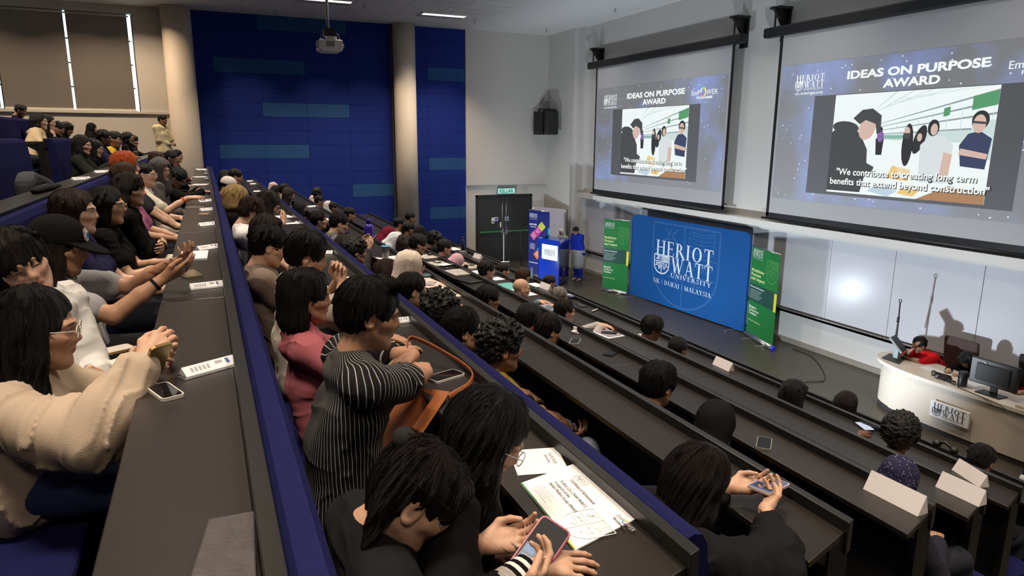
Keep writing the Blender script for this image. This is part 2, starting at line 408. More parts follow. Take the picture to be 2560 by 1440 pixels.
# windows with daylight behind roller blinds
M_SKY = mat('daylight_glass', (0.2, 0.3, 0.3), 0.2, emit=(0.62, 0.93, 0.95), estr=2.2)
wins = [(-9.0, -7.2), (-6.7, -4.4), (-4.13, -2.72), (-2.66, -1.42)]
m = MB(); m.b2((-0.26, -9.2, 4.38), (-0.22, -1.34, 6.66)); struct(m.build('window_1', M_SKY))
m = MB()
for z in (4.40, 4.95, 5.5, 6.05, 6.62): m.b2((-0.22, -9.2, z-0.015), (-0.19, -1.42, z+0.015))
for y in (-7.0, -4.15, -2.70, -1.36): m.b2((-0.22, y-0.015, 4.4), (-0.19, y+0.015, 6.66))
struct(m.build('window_frame_1', M_DKGREY))
blind_labels = ['grey roller blind nearest the beige column', 'grey roller blind second from the beige column', 'grey roller blind third from the beige column, above the back row', 'grey roller blind at the back corner of the hall']
for i, (a, b) in enumerate([(-2.71, -1.45), (-4.12, -2.76), (-5.6, -4.20), (-7.1, -5.68)]):
    r = thing('roller_blind', (-0.1, (a+b)/2, 4.45), blind_labels[i], 'blind', 'roller blinds on the side windows')
    m = MB(); m.b2((-0.105, a, 4.44), (-0.10, b, 6.66)); m.build('blind_fabric', M_BLIND, r)
    m = MB(); m.b2((-0.115, a, 4.402), (-0.09, b, 4.45)); m.build('bottom_bar', M_WALL, r)
    m = MB(); m.cyl((-0.11, a, 6.62), (-0.11, b, 6.62), 0.03); m.build('roller_tube', M_WALL, r)
m = MB(); m.b2((-0.30, -9.2, 4.34), (0.03, -0.7, 4.40)); struct(m.build('window_sill_1', M_WALL))

# double door
M_DOOR = mat('door_laminate', (0.030, 0.031, 0.032), 0.5, noise=(14, 0.15))
M_DOORF = mat('door_frame', (0.02, 0.02, 0.02), 0.5)
m = MB(); m.b2((-0.1, 7.43, 0), (0.02, 7.49, 2.12)); m.b2((-0.1, 9.26, 0), (0.02, 9.32, 2.12)); m.b2((-0.1, 7.43, 2.06), (0.02, 9.32, 2.12))
struct(m.build('door_frame_1', M_DOORF))
for nm, a, b, s in (('door_1', 7.50, 8.365, 1), ('door_2', 8.395, 9.255, -1)):
    m = MB(); m.b2((-0.06, a, 0.02), (-0.01, b, 2.055)); d = struct(m.build(nm, M_DOOR))
    d.location  # base of the leaf
    r = d
    m = MB(); m.b2((-0.005, a+0.08, 0.965), (0.05, b-0.08, 1.005)); o = m.build('push_bar', M_GREEN, r)
    hy = b-0.05 if s > 0 else a+0.05
    m = MB(); m.b2((-0.01, hy-0.03, 0.90), (0.06, hy+0.03, 1.07)); m.b2((0.0, a+0.06, 0.955), (0.045, a+0.12, 1.015)); m.b2((0.0, b-0.12, 0.955), (0.045, b-0.06, 1.015)); m.build('push_bar_bracket', M_STEEL, r)
    m = MB(); m.cyl((0.0, hy, 0.05), (0.0, hy, 2.0), 0.008); m.build('vertical_rod', M_STEEL, r)
    sy = 8.12 if s > 0 else 8.47
    m = MB(); m.b2((-0.01, sy-0.06, 1.31), (-0.006, sy+0.06, 1.43), 0); m.lathe((0, 0, 0), [(0.001, 0.0), (0.05, 0.0), (0.05, 0.002), (0.001, 0.002)], 20, 1)
    n0 = len(m.v)-80
    R = Matrix.Rotation(PI/2, 3, 'Y')
    m.v = m.v[:n0]+[tuple(R @ Vector(v)+Vector((-0.006, sy, 1.37))) for v in m.v[n0:]]
    m.b2((-0.004, sy-0.03, 1.355), (-0.002, sy+0.03, 1.365), 0); m.b2((-0.004, sy-0.025, 1.375), (-0.002, sy+0.025, 1.383), 0)
    m.build('door_sign', [M_WHITE, plas((0.02, 0.06, 0.4), 0.4)], r)
    if s > 0:
        m = MB(); m.b2((-0.01, 7.96, 1.24), (-0.004, 8.05, 1.42), 0); m.b2((-0.004, 7.985, 1.27), (-0.002, 8.025, 1.32), 1); m.build('door_sign', [M_WHITE, M_DKGREY], r)
        m = MB(); m.b2((-0.01, 8.24, 1.11), (0.0, 8.28, 1.27)); m.build('lock_plate', M_WHITE, r)
m = MB(); m.b2((-0.075, 8.30, 0.0), (-0.07, 8.40, 0.95)); m.b2((-0.075, 8.20, 0.0), (-0.07, 8.60, 0.022))
struct(m.build('door_gap_3', mat('corridor_daylight', (0.5, 0.5, 0.5), 0.5, emit=(1, 1, 1), estr=1.5)))

ex = thing('exit_sign', (0.08, 8.40, 2.15), 'lit green KELUAR exit sign above the double door', 'exit sign')
m = MB(); m.b2((0.07, 8.10, 2.145), (0.12, 8.70, 2.33)); m.build('housing', plas((0.10, 0.35, 0.36), 0.4), ex)
m = MB(); m.b2((0.121, 8.125, 2.165), (0.124, 8.675, 2.31)); m.build('lit_face', glow((0.55, 0.92, 0.86), 0.9), ex)
txt(ex, 'KELUAR', frame((0.127, 8.40, 2.185), (0, 1, 0), (0, 0, 1)), 0, 0, 0.15, plas((0.02, 0.28, 0.24), 0.5), 'CENTER', 0.03, width=0.46)

# ---- front wall: ledge, whiteboards, tray
m = MB(); m.b2((2.1, 9.78, 2.17), (26, 10.04, 2.29)); m.b2((2.1, 9.90, 2.11), (26, 10.04, 2.17)); struct(m.build('trim_2', mat('ledge_paint', (0.66, 0.64, 0.60), 0.6)))
M_WB = mat('whiteboard', (0.58, 0.58, 0.62), 0.22, spec=0.5, noise=(2, 0.02))
for i, (a, b) in enumerate([(2.25, 5.10), (5.11, 8.2), (8.21, 10.9), (10.91, 12.15), (12.16, 13.55), (13.56, 16.5)]):
    w = thing('whiteboard', ((a+b)/2, 10.03, 0.66), ['whiteboard panel behind the lectern, nearest the side wall', 'whiteboard panel hidden mostly behind the blue backdrop', 'whiteboard panel behind the green banner at the backdrop\'s free end', 'narrow whiteboard panel with the microphone stand before it', 'whiteboard panel behind the person in the red shirt', 'whiteboard panel above the cream desk\'s far end'][i], 'whiteboard', 'whiteboards along the front wall')
    m = MB(); m.b2((a, 10.015, 0.66), (b, 10.035, 2.12)); m.build('board', M_WB, w)
    m = MB(); m.b2((a, 9.93, 0.60), (b, 10.035, 0.64)); m.b2((a, 9.93, 0.60), (b, 9.945, 0.665)); m.build('pen_tray', mat('aluminium', (0.33, 0.31, 0.29), 0.4, metal=0.6), w)
m = MB(); m.b2((2.1, 10.0, 0), (26, 10.04, 0.09)); struct(m.build('baseboard_front', mat('skirting', (0.28, 0.25, 0.21), 0.6)))

# ---- projection screens
def slide(parent, dx, dz):
    """the projected slide: flat coloured shapes in the plane of the screen"""
    Y = 9.795
    def F(k): return frame((dx, Y-0.0012*k, dz), (1, 0, 0), (0, 0, 1))
    W = glow((0.92, 0.97, 0.95), 1.0)
    def poly(mb, k, pts, mi=0): mb.poly([F(k) @ Vector((x, z, 0)) for x, z in pts], mi)
    def ell(mb, k, cx, cz, rx, rz, mi=0, n=18, rot=0.0):
        poly(mb, k, [(cx+rx*math.cos(t)*math.cos(rot)-rz*math.sin(t)*math.sin(rot), cz+rx*math.cos(t)*math.sin(rot)+rz*math.sin(t)*math.cos(rot)) for t in [2*PI*i/n for i in range(n)]], mi)
    # starfield behind everything (procedural): the dark blue galaxy of the slide
    gm = bpy.data.materials.get('slide_galaxy')
    if gm is None:
        gm = bpy.data.materials.new('slide_galaxy'); gm.use_nodes = True; nt = gm.node_tree; b = nt.nodes['Principled BSDF']
        b.inputs['Base Color'].default_value = (0.36, 0.36, 0.37, 1); b.inputs['Roughness'].default_value = 0.9
        tc = nt.nodes.new('ShaderNodeTexCoord')
        n1 = nt.nodes.new('ShaderNodeTexNoise'); n1.inputs['Scale'].default_value = 0.9; n1.inputs['Detail'].default_value = 6
        nt.links.new(tc.outputs['Object'], n1.inputs['Vector'])
        cr = nt.nodes.new('ShaderNodeValToRGB'); cr.color_ramp.elements[0].position = 0.46; cr.color_ramp.elements[0].color = (0, 0, 0, 1)
        cr.color_ramp.elements[1].position = 0.72; cr.color_ramp.elements[1].color = (0.05, 0.12, 0.42, 1)
        nt.links.new(n1.outputs['Fac'], cr.inputs['Fac'])
        vo = nt.nodes.new('ShaderNodeTexVoronoi'); vo.inputs['Scale'].default_value = 8.0; vo.inputs['Randomness'].default_value = 1.0
        nt.links.new(tc.outputs['Object'], vo.inputs['Vector'])
        lt = nt.nodes.new('ShaderNodeMath'); lt.operation = 'LESS_THAN'; lt.inputs[1].default_value = 0.10
        nt.links.new(vo.outputs['Distance'], lt.inputs[0])
        sc = nt.nodes.new('ShaderNodeVectorMath'); sc.operation = 'SCALE'; sc.inputs[0].default_value = (0.55, 0.6, 0.65); nt.links.new(lt.outputs[0], sc.inputs['Scale'])
        ad = nt.nodes.new('ShaderNodeVectorMath'); ad.operation = 'ADD'
        nt.links.new(cr.outputs['Color'], ad.inputs[0]); nt.links.new(sc.outputs[0], ad.inputs[1])
        nt.links.new(ad.outputs[0], b.inputs['Emission Color']); b.inputs['Emission Strength'].default_value = 1.0
    mb = MB(); poly(mb, 1, [(3.05, 2.75), (8.15, 2.75), (8.15, 5.12), (3.05, 5.12)])
    mb.build('slide_background', gm, parent)
    dark = plas((0.16, 0.16, 0.17), 0.9, 'slide_dark_band')
    mb = MB(); poly(mb, 2, [(3.85, 2.90), (7.35, 2.90), (7.35, 4.56), (3.85, 4.56)]); mb.build('slide_dark_band', dark, parent)
    # the photograph on the slide
    cols = [(0.90, 0.98, 0.97), (0.62, 0.76, 0.74), (0.30, 0.38, 0.38), (0.10, 0.34, 0.16), (0.065, 0.07, 0.075), (0.03, 0.032, 0.035), (0.70, 0.50, 0.42), (0.72, 0.78, 0.80), (0.045, 0.06, 0.13), (0.86, 0.60, 0.22), (0.44, 0.24, 0.12), (0.26, 0.13, 0.42), (0.55, 0.68, 0.80), (0.28, 0.5, 0.4)]
    pm = [glow(c, 0.95) for c in cols]
    x0, x1, z0, z1 = 4.30, 6.97, 2.95, 4.55
    L = lambda a, b: (x0+(x1-x0)*a, z0+(z1-z0)*b)
    mb = MB(); poly(mb, 3, [L(0, 0), L(1, 0), L(1, 1), L(0, 1)], 0)
    # facade in perspective
    for i, (a, b) in enumerate([(0.97, 0.84), (0.88, 0.76), (0.78, 0.69), (0.66, 0.62)]):
        poly(mb, 4, [L(0.33, 0.60+0.08*(3-i)*0.4), L(1, a-0.02), L(1, a), L(0.33, 0.605+0.08*(3-i)*0.4)], 2)
    for i in range(6): poly(mb, 4, [L(0.25+0.04*i, 0.78+0.03*i), L(0.42+0.11*i, 1.0), L(0.435+0.11*i, 1.0), L(0.25+0.04*i, 0.775+0.03*i)], 1)
    for i in range(8):
        a = 0.42+0.08*i; poly(mb, 4, [L(a, 0.60), L(a+0.004, 0.60), L(a+0.004, 0.66+0.035*i), L(a, 0.66+0.035*i)], 1)
    poly(mb, 5, [L(0.87, 0.80), L(1, 0.84), L(1, 0.96), L(0.87, 0.92)], 3); poly(mb, 5, [L(0.72, 0.75), L(0.755, 0.765), L(0.755, 0.84), L(0.72, 0.825)], 3)
    poly(mb, 5, [L(0.33, 0.55), L(0.88, 0.52), L(0.88, 0.63), L(0.33, 0.60)], 1); poly(mb, 6, [L(0.33, 0.56), L(0.6, 0.55), L(0.6, 0.59), L(0.33, 0.59)], 13)
    poly(mb, 5, [L(0.88, 0.4), L(1, 0.38), L(1, 0.72), L(0.88, 0.70)], 1)
    # table of things
    poly(mb, 6, [L(0.25, 0.0), L(1, 0.0), L(1, 0.22), L(0.55, 0.30), L(0.25, 0.22)], 0); poly(mb, 7, [L(0.62, 0.0), L(1, 0.0), L(1, 0.10), L(0.8, 0.14)], 10)
    poly(mb, 7, [L(0.42, 0.18), L(0.56, 0.16), L(0.57, 0.27), L(0.45, 0.30)], 9); poly(mb, 7, [L(0.30, 0.04), L(0.44, 0.0), L(0.5, 0.06), L(0.36, 0.12)], 12); poly(mb, 7, [L(0.5, 0.04), L(0.6, 0.02), L(0.64, 0.08), L(0.54, 0.11)], 9)
    # purple passer-by
    poly(mb, 6, [L(0.33, 0.40), L(0.37, 0.40), L(0.375, 0.56), L(0.32, 0.56)], 5); ell(mb, 7, *L(0.35, 0.58), 0.06, 0.09, 11); ell(mb, 7, *L(0.35, 0.645), 0.03, 0.04, 5)
    # two long haired people and the pale back
    ell(mb, 7, *L(0.535, 0.40), 0.17, 0.36, 0); ell(mb, 8, *L(0.53, 0.50), 0.09, 0.32, 5); ell(mb, 9, *L(0.52, 0.62), 0.05, 0.075, 6); poly(mb, 10, [L(0.495, 0.56), L(0.545, 0.56), L(0.54, 0.61), L(0.50, 0.61)], 4)
    ell(mb, 8, *L(0.60, 0.55), 0.09, 0.22, 5, rot=-0.3); ell(mb, 9, *L(0.60, 0.57), 0.04, 0.06, 6)
    poly(mb, 10, [L(0.62, 0.16), L(0.78, 0.16), L(0.80, 0.5), L(0.74, 0.58), L(0.66, 0.58), L(0.61, 0.5)], 7); poly(mb, 11, [L(0.74, 0.2), L(0.79, 0.18), L(0.80, 0.42), L(0.75, 0.44)], 6)
    ell(mb, 8, *L(0.675, 0.655), 0.09, 0.12, 5); ell(mb, 9, *L(0.68, 0.64), 0.055, 0.085, 6)
    # person with folded arms
    poly(mb, 10, [L(0.86, 0.14), L(0.98, 0.12), L(0.985, 0.36), L(0.86, 0.36)], 0); poly(mb, 11, [L(0.85, 0.32), L(0.98, 0.30), L(0.995, 0.56), L(0.93, 0.625), L(0.87, 0.60), L(0.83, 0.5)], 8); poly(mb, 12, [L(0.83, 0.42), L(0.98, 0.385), L(0.985, 0.43), L(0.84, 0.475)], 6)
    ell(mb, 11, *L(0.925, 0.715), 0.12, 0.13, 5); ell(mb, 12, *L(0.922, 0.685), 0.09, 0.125, 6); poly(mb, 13, [L(0.89, 0.69), L(0.955, 0.68), L(0.955, 0.70), L(0.89, 0.71)], 4)
    # person in the dark hooded top, looking down
    poly(mb, 10, [L(0, 0.02), L(0.25, 0.02), L(0.28, 0.25), L(0.27, 0.45), L(0.22, 0.58), L(0.16, 0.68), L(0.06, 0.70), L(0, 0.62)], 4); ell(mb, 11, *L(0.10, 0.67), 0.26, 0.10, 4, rot=-0.1); poly(mb, 11, [L(0.12, 0.26), L(0.32, 0.22), L(0.33, 0.28), L(0.16, 0.40)], 4)
    ell(mb, 11, *L(0.255, 0.66), 0.15, 0.19, 6, rot=-0.35); poly(mb, 12, [L(0.15, 0.76), L(0.21, 0.84), L(0.28, 0.85), L(0.345, 0.78), L(0.35, 0.62), L(0.325, 0.60), L(0.31, 0.70), L(0.24, 0.74), L(0.2, 0.70)], 4)
    mb.build('slide_photograph', pm, parent)
    # lettering
    txt(parent, 'IDEAS ON PURPOSE', F(4), 5.635, 4.80, 0.17, W, 'CENTER', 0.035, width=2.30)
    txt(parent, 'AWARD', F(4), 5.635, 4.625, 0.17, W, 'CENTER', 0.035, width=0.93)
    mb = MB(); uni_logo(mb, F(4), 3.40, 4.68, 0.62); mb.build('university_logo', W, parent)
    txt(parent, 'UK | DUBAI | MALAYSIA', F(4), 3.40, 4.60, 0.05, W, 'LEFT', 0.02, width=0.62)
    txt(parent, 'EmP', F(4), 7.03, 4.74, 0.15, W, 'LEFT', 0.0, width=0.27); txt(parent, 'WER', F(4), 7.51, 4.74, 0.15, W, 'LEFT', 0.0, width=0.36)
    mb = MB()
    for i, mi in enumerate((0, 1, 2, 3, 4, 0)):
        for q in range(4):
            t0, t1 = 2*PI*(i*4+q)/24, 2*PI*(i*4+q+1)/24
            poly(mb, 4, [(7.41+r*math.cos(t), 4.795+r*1.15*math.sin(t)) for r, t in ((0.095, t0), (0.095, t1), (0.06, t1), (0.06, t0))], mi)
    mb.build('programme_ring', [glow(c, 1.0) for c in ((0.9, 0.8, 0.2), (0.2, 0.75, 0.4), (0.95, 0.95, 0.95), (0.7, 0.2, 0.75), (0.9, 0.3, 0.3))], parent)
    txt(parent, 'PROGRAMME', F(4), 7.20, 4.66, 0.075, W, 'LEFT', 0.02, width=0.52)
    for k, (s, z, w) in enumerate([('"We contribute to creating long term', 3.25, 2.36), ('benefits that extend beyond construction"', 3.09, 2.66)]):
        t = txt(parent, s, F(17), 5.66 if k == 0 else 5.70, z, 0.15, W, 'CENTER', 0.018, width=w)
        t = txt(parent, s, F(15.5), (5.66 if k == 0 else 5.70)+0.012, z-0.012, 0.15, glow((0.10, 0.10, 0.10), 0.5), 'CENTER', 0.03, width=w)

M_SCREEN = mat('screen_cloth', (0.45, 0.45, 0.46), 0.9, spec=0.1)
def screen(dx, dz, label):
    s = thing('projection_screen', (5.6+dx, 9.8, 2.33+dz), label, 'projection screen', 'projection screens on the front wall')
    m = MB(); m.b2((3.0+dx, 9.797, 2.46+dz), (8.22+dx, 9.803, 5.70+dz)); m.build('screen_cloth', M_SCREEN, s)
    m = MB()
    for x in (2.93, 8.22): m.b2((x+dx, 9.796, 2.40+dz), (x+0.07+dx, 9.804, 5.72+dz))
    m.b2((2.93+dx, 9.796, 2.35+dz), (8.29+dx, 9.804, 2.46+dz)); m.build('black_border', M_BLACK, s)
    m = MB(); m.cyl((2.83+dx, 9.80, 2.345+dz), (8.38+dx, 9.80, 2.345+dz), 0.022, 10); m.build('bottom_bar', M_BLACK, s)
    m = MB(); m.b2((2.55+dx, 9.72, 5.66+dz), (8.52+dx, 9.88, 5.84+dz)); m.build('case', M_BLACK, s, bevel=0.03)
    for x in (2.80, 8.28):
        m = MB(); m.prism([(x+dx-0.02, 10.04, 6.18+dz), (x+dx-0.02, 9.66, 6.18+dz), (x+dx-0.02, 9.98, 5.80+dz), (x+dx-0.02, 10.04, 5.62+dz)], (0.05, 0, 0)); m.b2((x+dx-0.1, 10.0, 5.60+dz), (x+dx+0.10, 10.04, 6.2+dz)); m.b2((x+dx-0.12, 9.72, 6.15+dz), (x+dx+0.12, 10.04, 6.19+dz)); m.b2((x+dx-0.05, 9.78, 5.84+dz), (x+dx-0.02, 9.80, 6.16+dz))
        m.build('wall_bracket', M_BLACK, s)
    slide(s, dx, dz)
screen(0.0, 0.0, 'projection screen with award slide, above the lectern end of the wall')
screen(6.56, 0.0, 'projection screen with award slide, above the green banner and cream desk')

# ---- loudspeaker pair
sp = thing('loudspeaker_pair', (0.6, 9.8, 3.93), 'pair of black loudspeakers bracketed high in the corner', 'loudspeaker')
for (a, b, y, rz) in ((0.22, 0.62, 9.40, 0.35), (0.62, 1.02, 9.50, -0.1)):
    m = MB(); m.box(((a+b)/2+0.05, y, 4.27), (0.38, 0.34, 0.68), rz); m.build('speaker_cabinet', M_BLACK, sp, bevel=0.02)
    m = MB(); m.lathe(((a+b)/2+0.16, y-0.18, 4.0), [(0.01, 0), (0.01, 0.015)], 8); m.build('badge', M_WHITE, sp)
m = MB(); m.b2((0.25, 9.35, 4.66), (1.0, 9.42, 4.70)); m.b2((0.55, 9.38, 4.62), (0.65, 9.82, 4.68)); m.b2((0.3, 9.36, 4.58), (0.34, 9.40, 4.68)); m.b2((0.92, 9.36, 4.58), (0.96, 9.40, 4.68)); m.build('wall_bracket', M_BLACK, sp)

# ---- ceiling fittings
M_LOUVRE = mat('lamp_louvre', (0.8, 0.8, 0.78), 0.3, metal=0.6)
M_TUBE = glow((1.0, 0.93, 0.80), 3.0)
for i, (lx, ly) in enumerate(LAMPS):
    lab = 'recessed louvred ceiling lamp, lit, straight ahead of the projector pole' if i == 0 else 'recessed louvred ceiling lamp, lit, directly beside the top of the projector pole' if i == 1 else 'unseen recessed louvred ceiling lamp above the seating'
    t = thing('ceiling_lamp', (lx, ly, CEIL-0.03), lab, 'ceiling lamp', 'recessed ceiling lamps')
    m = MB(); m.b2((lx-0.29, ly-0.6, CEIL-0.03), (lx-0.25, ly+0.6, CEIL-0.004)); m.b2((lx+0.25, ly-0.6, CEIL-0.03), (lx+0.29, ly+0.6, CEIL-0.004)); m.b2((lx-0.25, ly-0.6, CEIL-0.03), (lx+0.25, ly-0.56, CEIL-0.004)); m.b2((lx-0.25, ly+0.56, CEIL-0.03), (lx+0.25, ly+0.6, CEIL-0.004)); m.build('frame', M_WHITE, t)
    m = MB()
    for k in range(16): m.b2((lx-0.25, ly-0.54+k*0.07, CEIL-0.03), (lx+0.02, ly-0.53+k*0.07, CEIL-0.008))
    for x in (-0.16, -0.07, 0.02): m.b2((lx+x-0.004, ly-0.56, CEIL-0.03), (lx+x+0.004, ly+0.56, CEIL-0.008))
    m.build('louvre', M_LOUVRE, t)
    m = MB(); m.b2((lx+0.04, ly-0.56, CEIL-0.02), (lx+0.24, ly+0.56, CEIL-0.008)); m.build('tube', M_TUBE, t)
for i, (x, y) in enumerate([(1.2, 9.14), (4.74, 9.2), (2.6, 3.7), (1.8, 6.75), (0.8, 1.9)]):
    t = thing('sprinkler_head', (x, y, CEIL-0.12), ['small sprinkler head in the ceiling above the loudspeakers', 'small sprinkler head in the ceiling above the first screen', 'small sprinkler head between the two lit ceiling lamps', 'small sprinkler head in the ceiling before the second column', 'small sprinkler head in the ceiling above the blue wall'][i], 'sprinkler', 'ceiling sprinklers')
    m = MB(); m.cyl((x, y, CEIL), (x, y, CEIL-0.07), 0.012, 8); m.lathe((x, y, CEIL-0.09), [(0.035, 0), (0.035, 0.01)], 10); m.build('head', M_STEEL, t)
for i, (x, y) in enumerate([(1.17, 9.57), (4.9, 9.7), (1.86, 7.16)]):
    m = MB(); m.lathe((x, y, CEIL-0.03), [(0.06, 0.0), (0.07, 0.03)], 16); tag(m.build('smoke_detector', M_WHITE), ['round white detector on the ceiling above the corner loudspeakers', 'round white detector on the ceiling above the first screen', 'round white detector on the ceiling before the second column'][i], 'detector', 'ceiling detectors')

# ---- ceiling projector
pj = thing('ceiling_projector', (7.5, 2.05, 5.16), 'white projector hanging on a pole from the ceiling', 'projector')
m = MB(); m.cyl((7.5, 2.02, 5.50), (7.5, 2.02, CEIL), 0.025, 12); m.build('pole', M_STEEL, pj)
m = MB(); m.lathe((7.5, 2.02, CEIL-0.03), [(0.09, 0), (0.09, 0.03)], 20); m.build('ceiling_plate', M_WHITE, pj)
m = MB(); m.b2((7.40, 1.94, 5.42), (7.62, 2.12, 5.53)); m.build('mount_box', M_BLACK, pj)
m = MB(); m.prism([(7.32, 1.84, 5.20), (7.34, 1.90, 5.17), (7.34, 2.17, 5.17), (7.32, 2.22, 5.21), (7.32, 2.22, 5.36), (7.32, 1.84, 5.36)], (0.36, 0, 0)); m.build('body', M_WHITE, pj, bevel=0.02)
m = MB(); m.b2((7.42, 1.98, 5.36), (7.6, 2.14, 5.42)); m.build('mount_plate', M_WHITE, pj)
m = MB(); m.cyl((7.5, 2.21, 5.29), (7.5, 2.265, 5.29), 0.028, 16); m.build('lens', plas((0.3, 0.3, 0.32), 0.2), pj)
m = MB(); m.b2((7.44, 1.835, 5.24), (7.62, 1.845, 5.34)); m.b2((7.685, 1.95, 5.25), (7.69, 2.08, 5.33)); m.build('vent_grille', plas((0.25, 0.25, 0.25), 0.5), pj)
m = MB(); m.tube([(7.5, 1.95, 5.48), (7.52, 1.90, 5.44), (7.55, 1.87, 5.36), (7.6, 1.80, 5.33), (7.6, 1.80, 5.25), (7.6, 1.84, 5.22)], 0.006, 6); m.build('cable', plas((0.03, 0.10, 0.16), 0.5), pj)
m = MB(); m.tube([(7.55, 2.1, 5.48), (7.58, 2.17, 5.45), (7.58, 2.19, 5.38), (7.55, 2.12, 5.36)], 0.006, 6); m.build('cable', plas((0.4, 0.35, 0.34), 0.5), pj)
# ---------------------------------------------------------------- stepped rows of desks
ROWN = 'TUVABCDEFG'
RY = dict(zip(ROWN, [-2.694, -1.774, -0.854, 0.066, 1.006, 1.926, 2.846, 3.766, 4.686, 5.606]))
RZ = dict(zip(ROWN, [4.074, 3.768, 3.461, 3.155, 2.849, 2.542, 2.236, 1.930, 1.623, 1.243]))
FZ = {k: RZ[k]-0.87 for k in ROWN}
DZ = {k: RZ[k]-0.04 for k in ROWN}          # worktop height
SEATZ = {k: FZ[k]+0.44 for k in ROWN}
def row_end(i): return 19.6-1.1575-0.306*i  # i counted from row B
M_DESK = mat('desk_laminate', (0.0135, 0.0108, 0.0088), 0.36, spec=0.45, noise=(3.0, 0.18), bump=(90, 0.04))
M_RAIL = mat('desk_rail', (0.013, 0.0125, 0.012), 0.33, spec=0.5)
M_SEAT = mat('blue_upholstery', (0.0125, 0.0135, 0.066), 0.95, spec=0.05, noise=(30, 0.12), bump=(420, 0.35))
M_PANEL = mat('desk_panel', (0.012, 0.012, 0.012), 0.6)
M_EDGE = mat('desk_edge', (0.10, 0.095, 0.09), 0.4)

for k in ROWN:
    y1 = RY[k]+0.04; y0 = y1-0.92
    if k == 'T': y0 = -9.0
    m = MB(); m.b2((0.0, y0, 0.0), (26.0 if k not in 'FG' else row_end(ROWN.index(k)-4)+0.25, y1, FZ[k]))
    struct(m.build('floor_'+str(ROWN.index(k)+1), M_CARPET))

ROW_LABEL = {'T': 'topmost row of dark desks under the roller blinds', 'U': 'second row of dark desks from the back, split by an aisle', 'V': 'long dark desk row behind the blue backrest of the orange-haired person',
 'A': 'long dark desk row in the foreground with the leather folder on it', 'B': 'long dark desk row with the certificate lying at its end', 'C': 'long dark desk row where a person in black types on a phone',
 'D': 'long dark desk row with the nearest white end name card', 'E': 'long dark desk row with the middle white end name card', 'F': 'long dark desk row reflecting green, with the front name card', 'G': 'front desk row nearest the stage'}
def desk_row(k, x0, x1, slant=True, lab=None):
    y, z = RY[k], RZ[k]
    r = thing('lecture_desk', ((x0+x1)/2, y-0.15, FZ[k]), lab or ROW_LABEL[k], 'desk', 'stepped rows of lecture desks')
    s = 0.325 if slant else 0.0   # the aisle ends are cut on the slant
    # worktops, with a joint between lengths
    n = max(1, round((x1-x0)/2.35)); xs = [x0+(x1-x0)*i/n for i in range(n+1)]
    for i in range(n):
        a, b = xs[i]+0.002, xs[i+1]-0.002
        e = s if i == n-1 else 0.0
        m = MB(); m.prism([(a, y-0.035, z-0.065), (b, y-0.035, z-0.065), (b+e*0.25, y-0.285, z-0.065), (a, y-0.285, z-0.065)], (0, 0, 0.025))
        m.build('worktop', M_DESK, r, bevel=0.003)
    m = MB(); m.prism([(x0, y, z-0.12), (x1, y, z-0.12), (x1+s*0.035, y-0.035, z-0.12), (x0, y-0.035, z-0.12)], (0, 0, 0.12)); m.build('rail', M_RAIL, r, bevel=0.003)
    m = MB(); m.b2((x0, y-0.03, FZ[k]), (x1-0.01, y, z-0.12)); m.build('modesty_panel', M_PANEL, r)
    for xe in ([x1-0.02, x0+0.02]):
        m = MB(); m.b2((xe-0.02, y-0.10, FZ[k]), (xe+0.02, y-0.03, z-0.065)); m.prism([(xe-0.012, y-0.26, z-0.066), (xe-0.012, y-0.10, z-0.066), (xe-0.012, y-0.10, z-0.16)], (0.024, 0, 0)); m.build('end_support', M_RAIL if xe > x0+1 else M_PANEL, r)
    return r

def backrest(k, x0, x1, lab):
    """padded blue backrest for the people of the next row, fixed to the front of this desk"""
    y, z = RY[k]+0.003, RZ[k]
    r = thing('bench_seat', ((x0+x1)/2, y+0.2, FZ[k]-0.306), lab, 'bench seat', 'blue bench seats along the rows')
    zf = z-0.87-0.306
    for i in range(max(1, round((x1-x0)/2.35))):
        n = max(1, round((x1-x0)/2.35)); a = x0+(x1-x0)*i/n+0.002; b = x0+(x1-x0)*(i+1)/n-0.002
        lowb = k in 'CDEF'
        prof = [(0.0, -0.14), (0.03, -0.13), (0.045, -0.17), (0.07, -0.30), (0.085, -0.55), (0.05, -0.60), (0.0, -0.60)] if lowb else [(0.0, -0.03), (0.012, -0.012), (0.03, -0.005), (0.055, -0.012), (0.072, -0.04), (0.095, -0.25), (0.10, -0.55), (0.06, -0.60), (0.0, -0.60)]
        m = MB(); m.prism([(a, y+p, z+q) for p, q in prof], (b-a, 0, 0), smooth=False); m.build('backrest', M_SEAT, r)
    m = MB(); m.b2((x0, y+0.11, zf+0.36), (x1, y+0.46, zf+0.42)); m.build('seat_cushion', M_SEAT, r, bevel=0.015)
    m = MB(); m.b2((x0+0.02, y+0.2, zf), (x1-0.02, y+0.32, zf+0.36)); m.build('pedestal', M_PANEL, r)
    return r

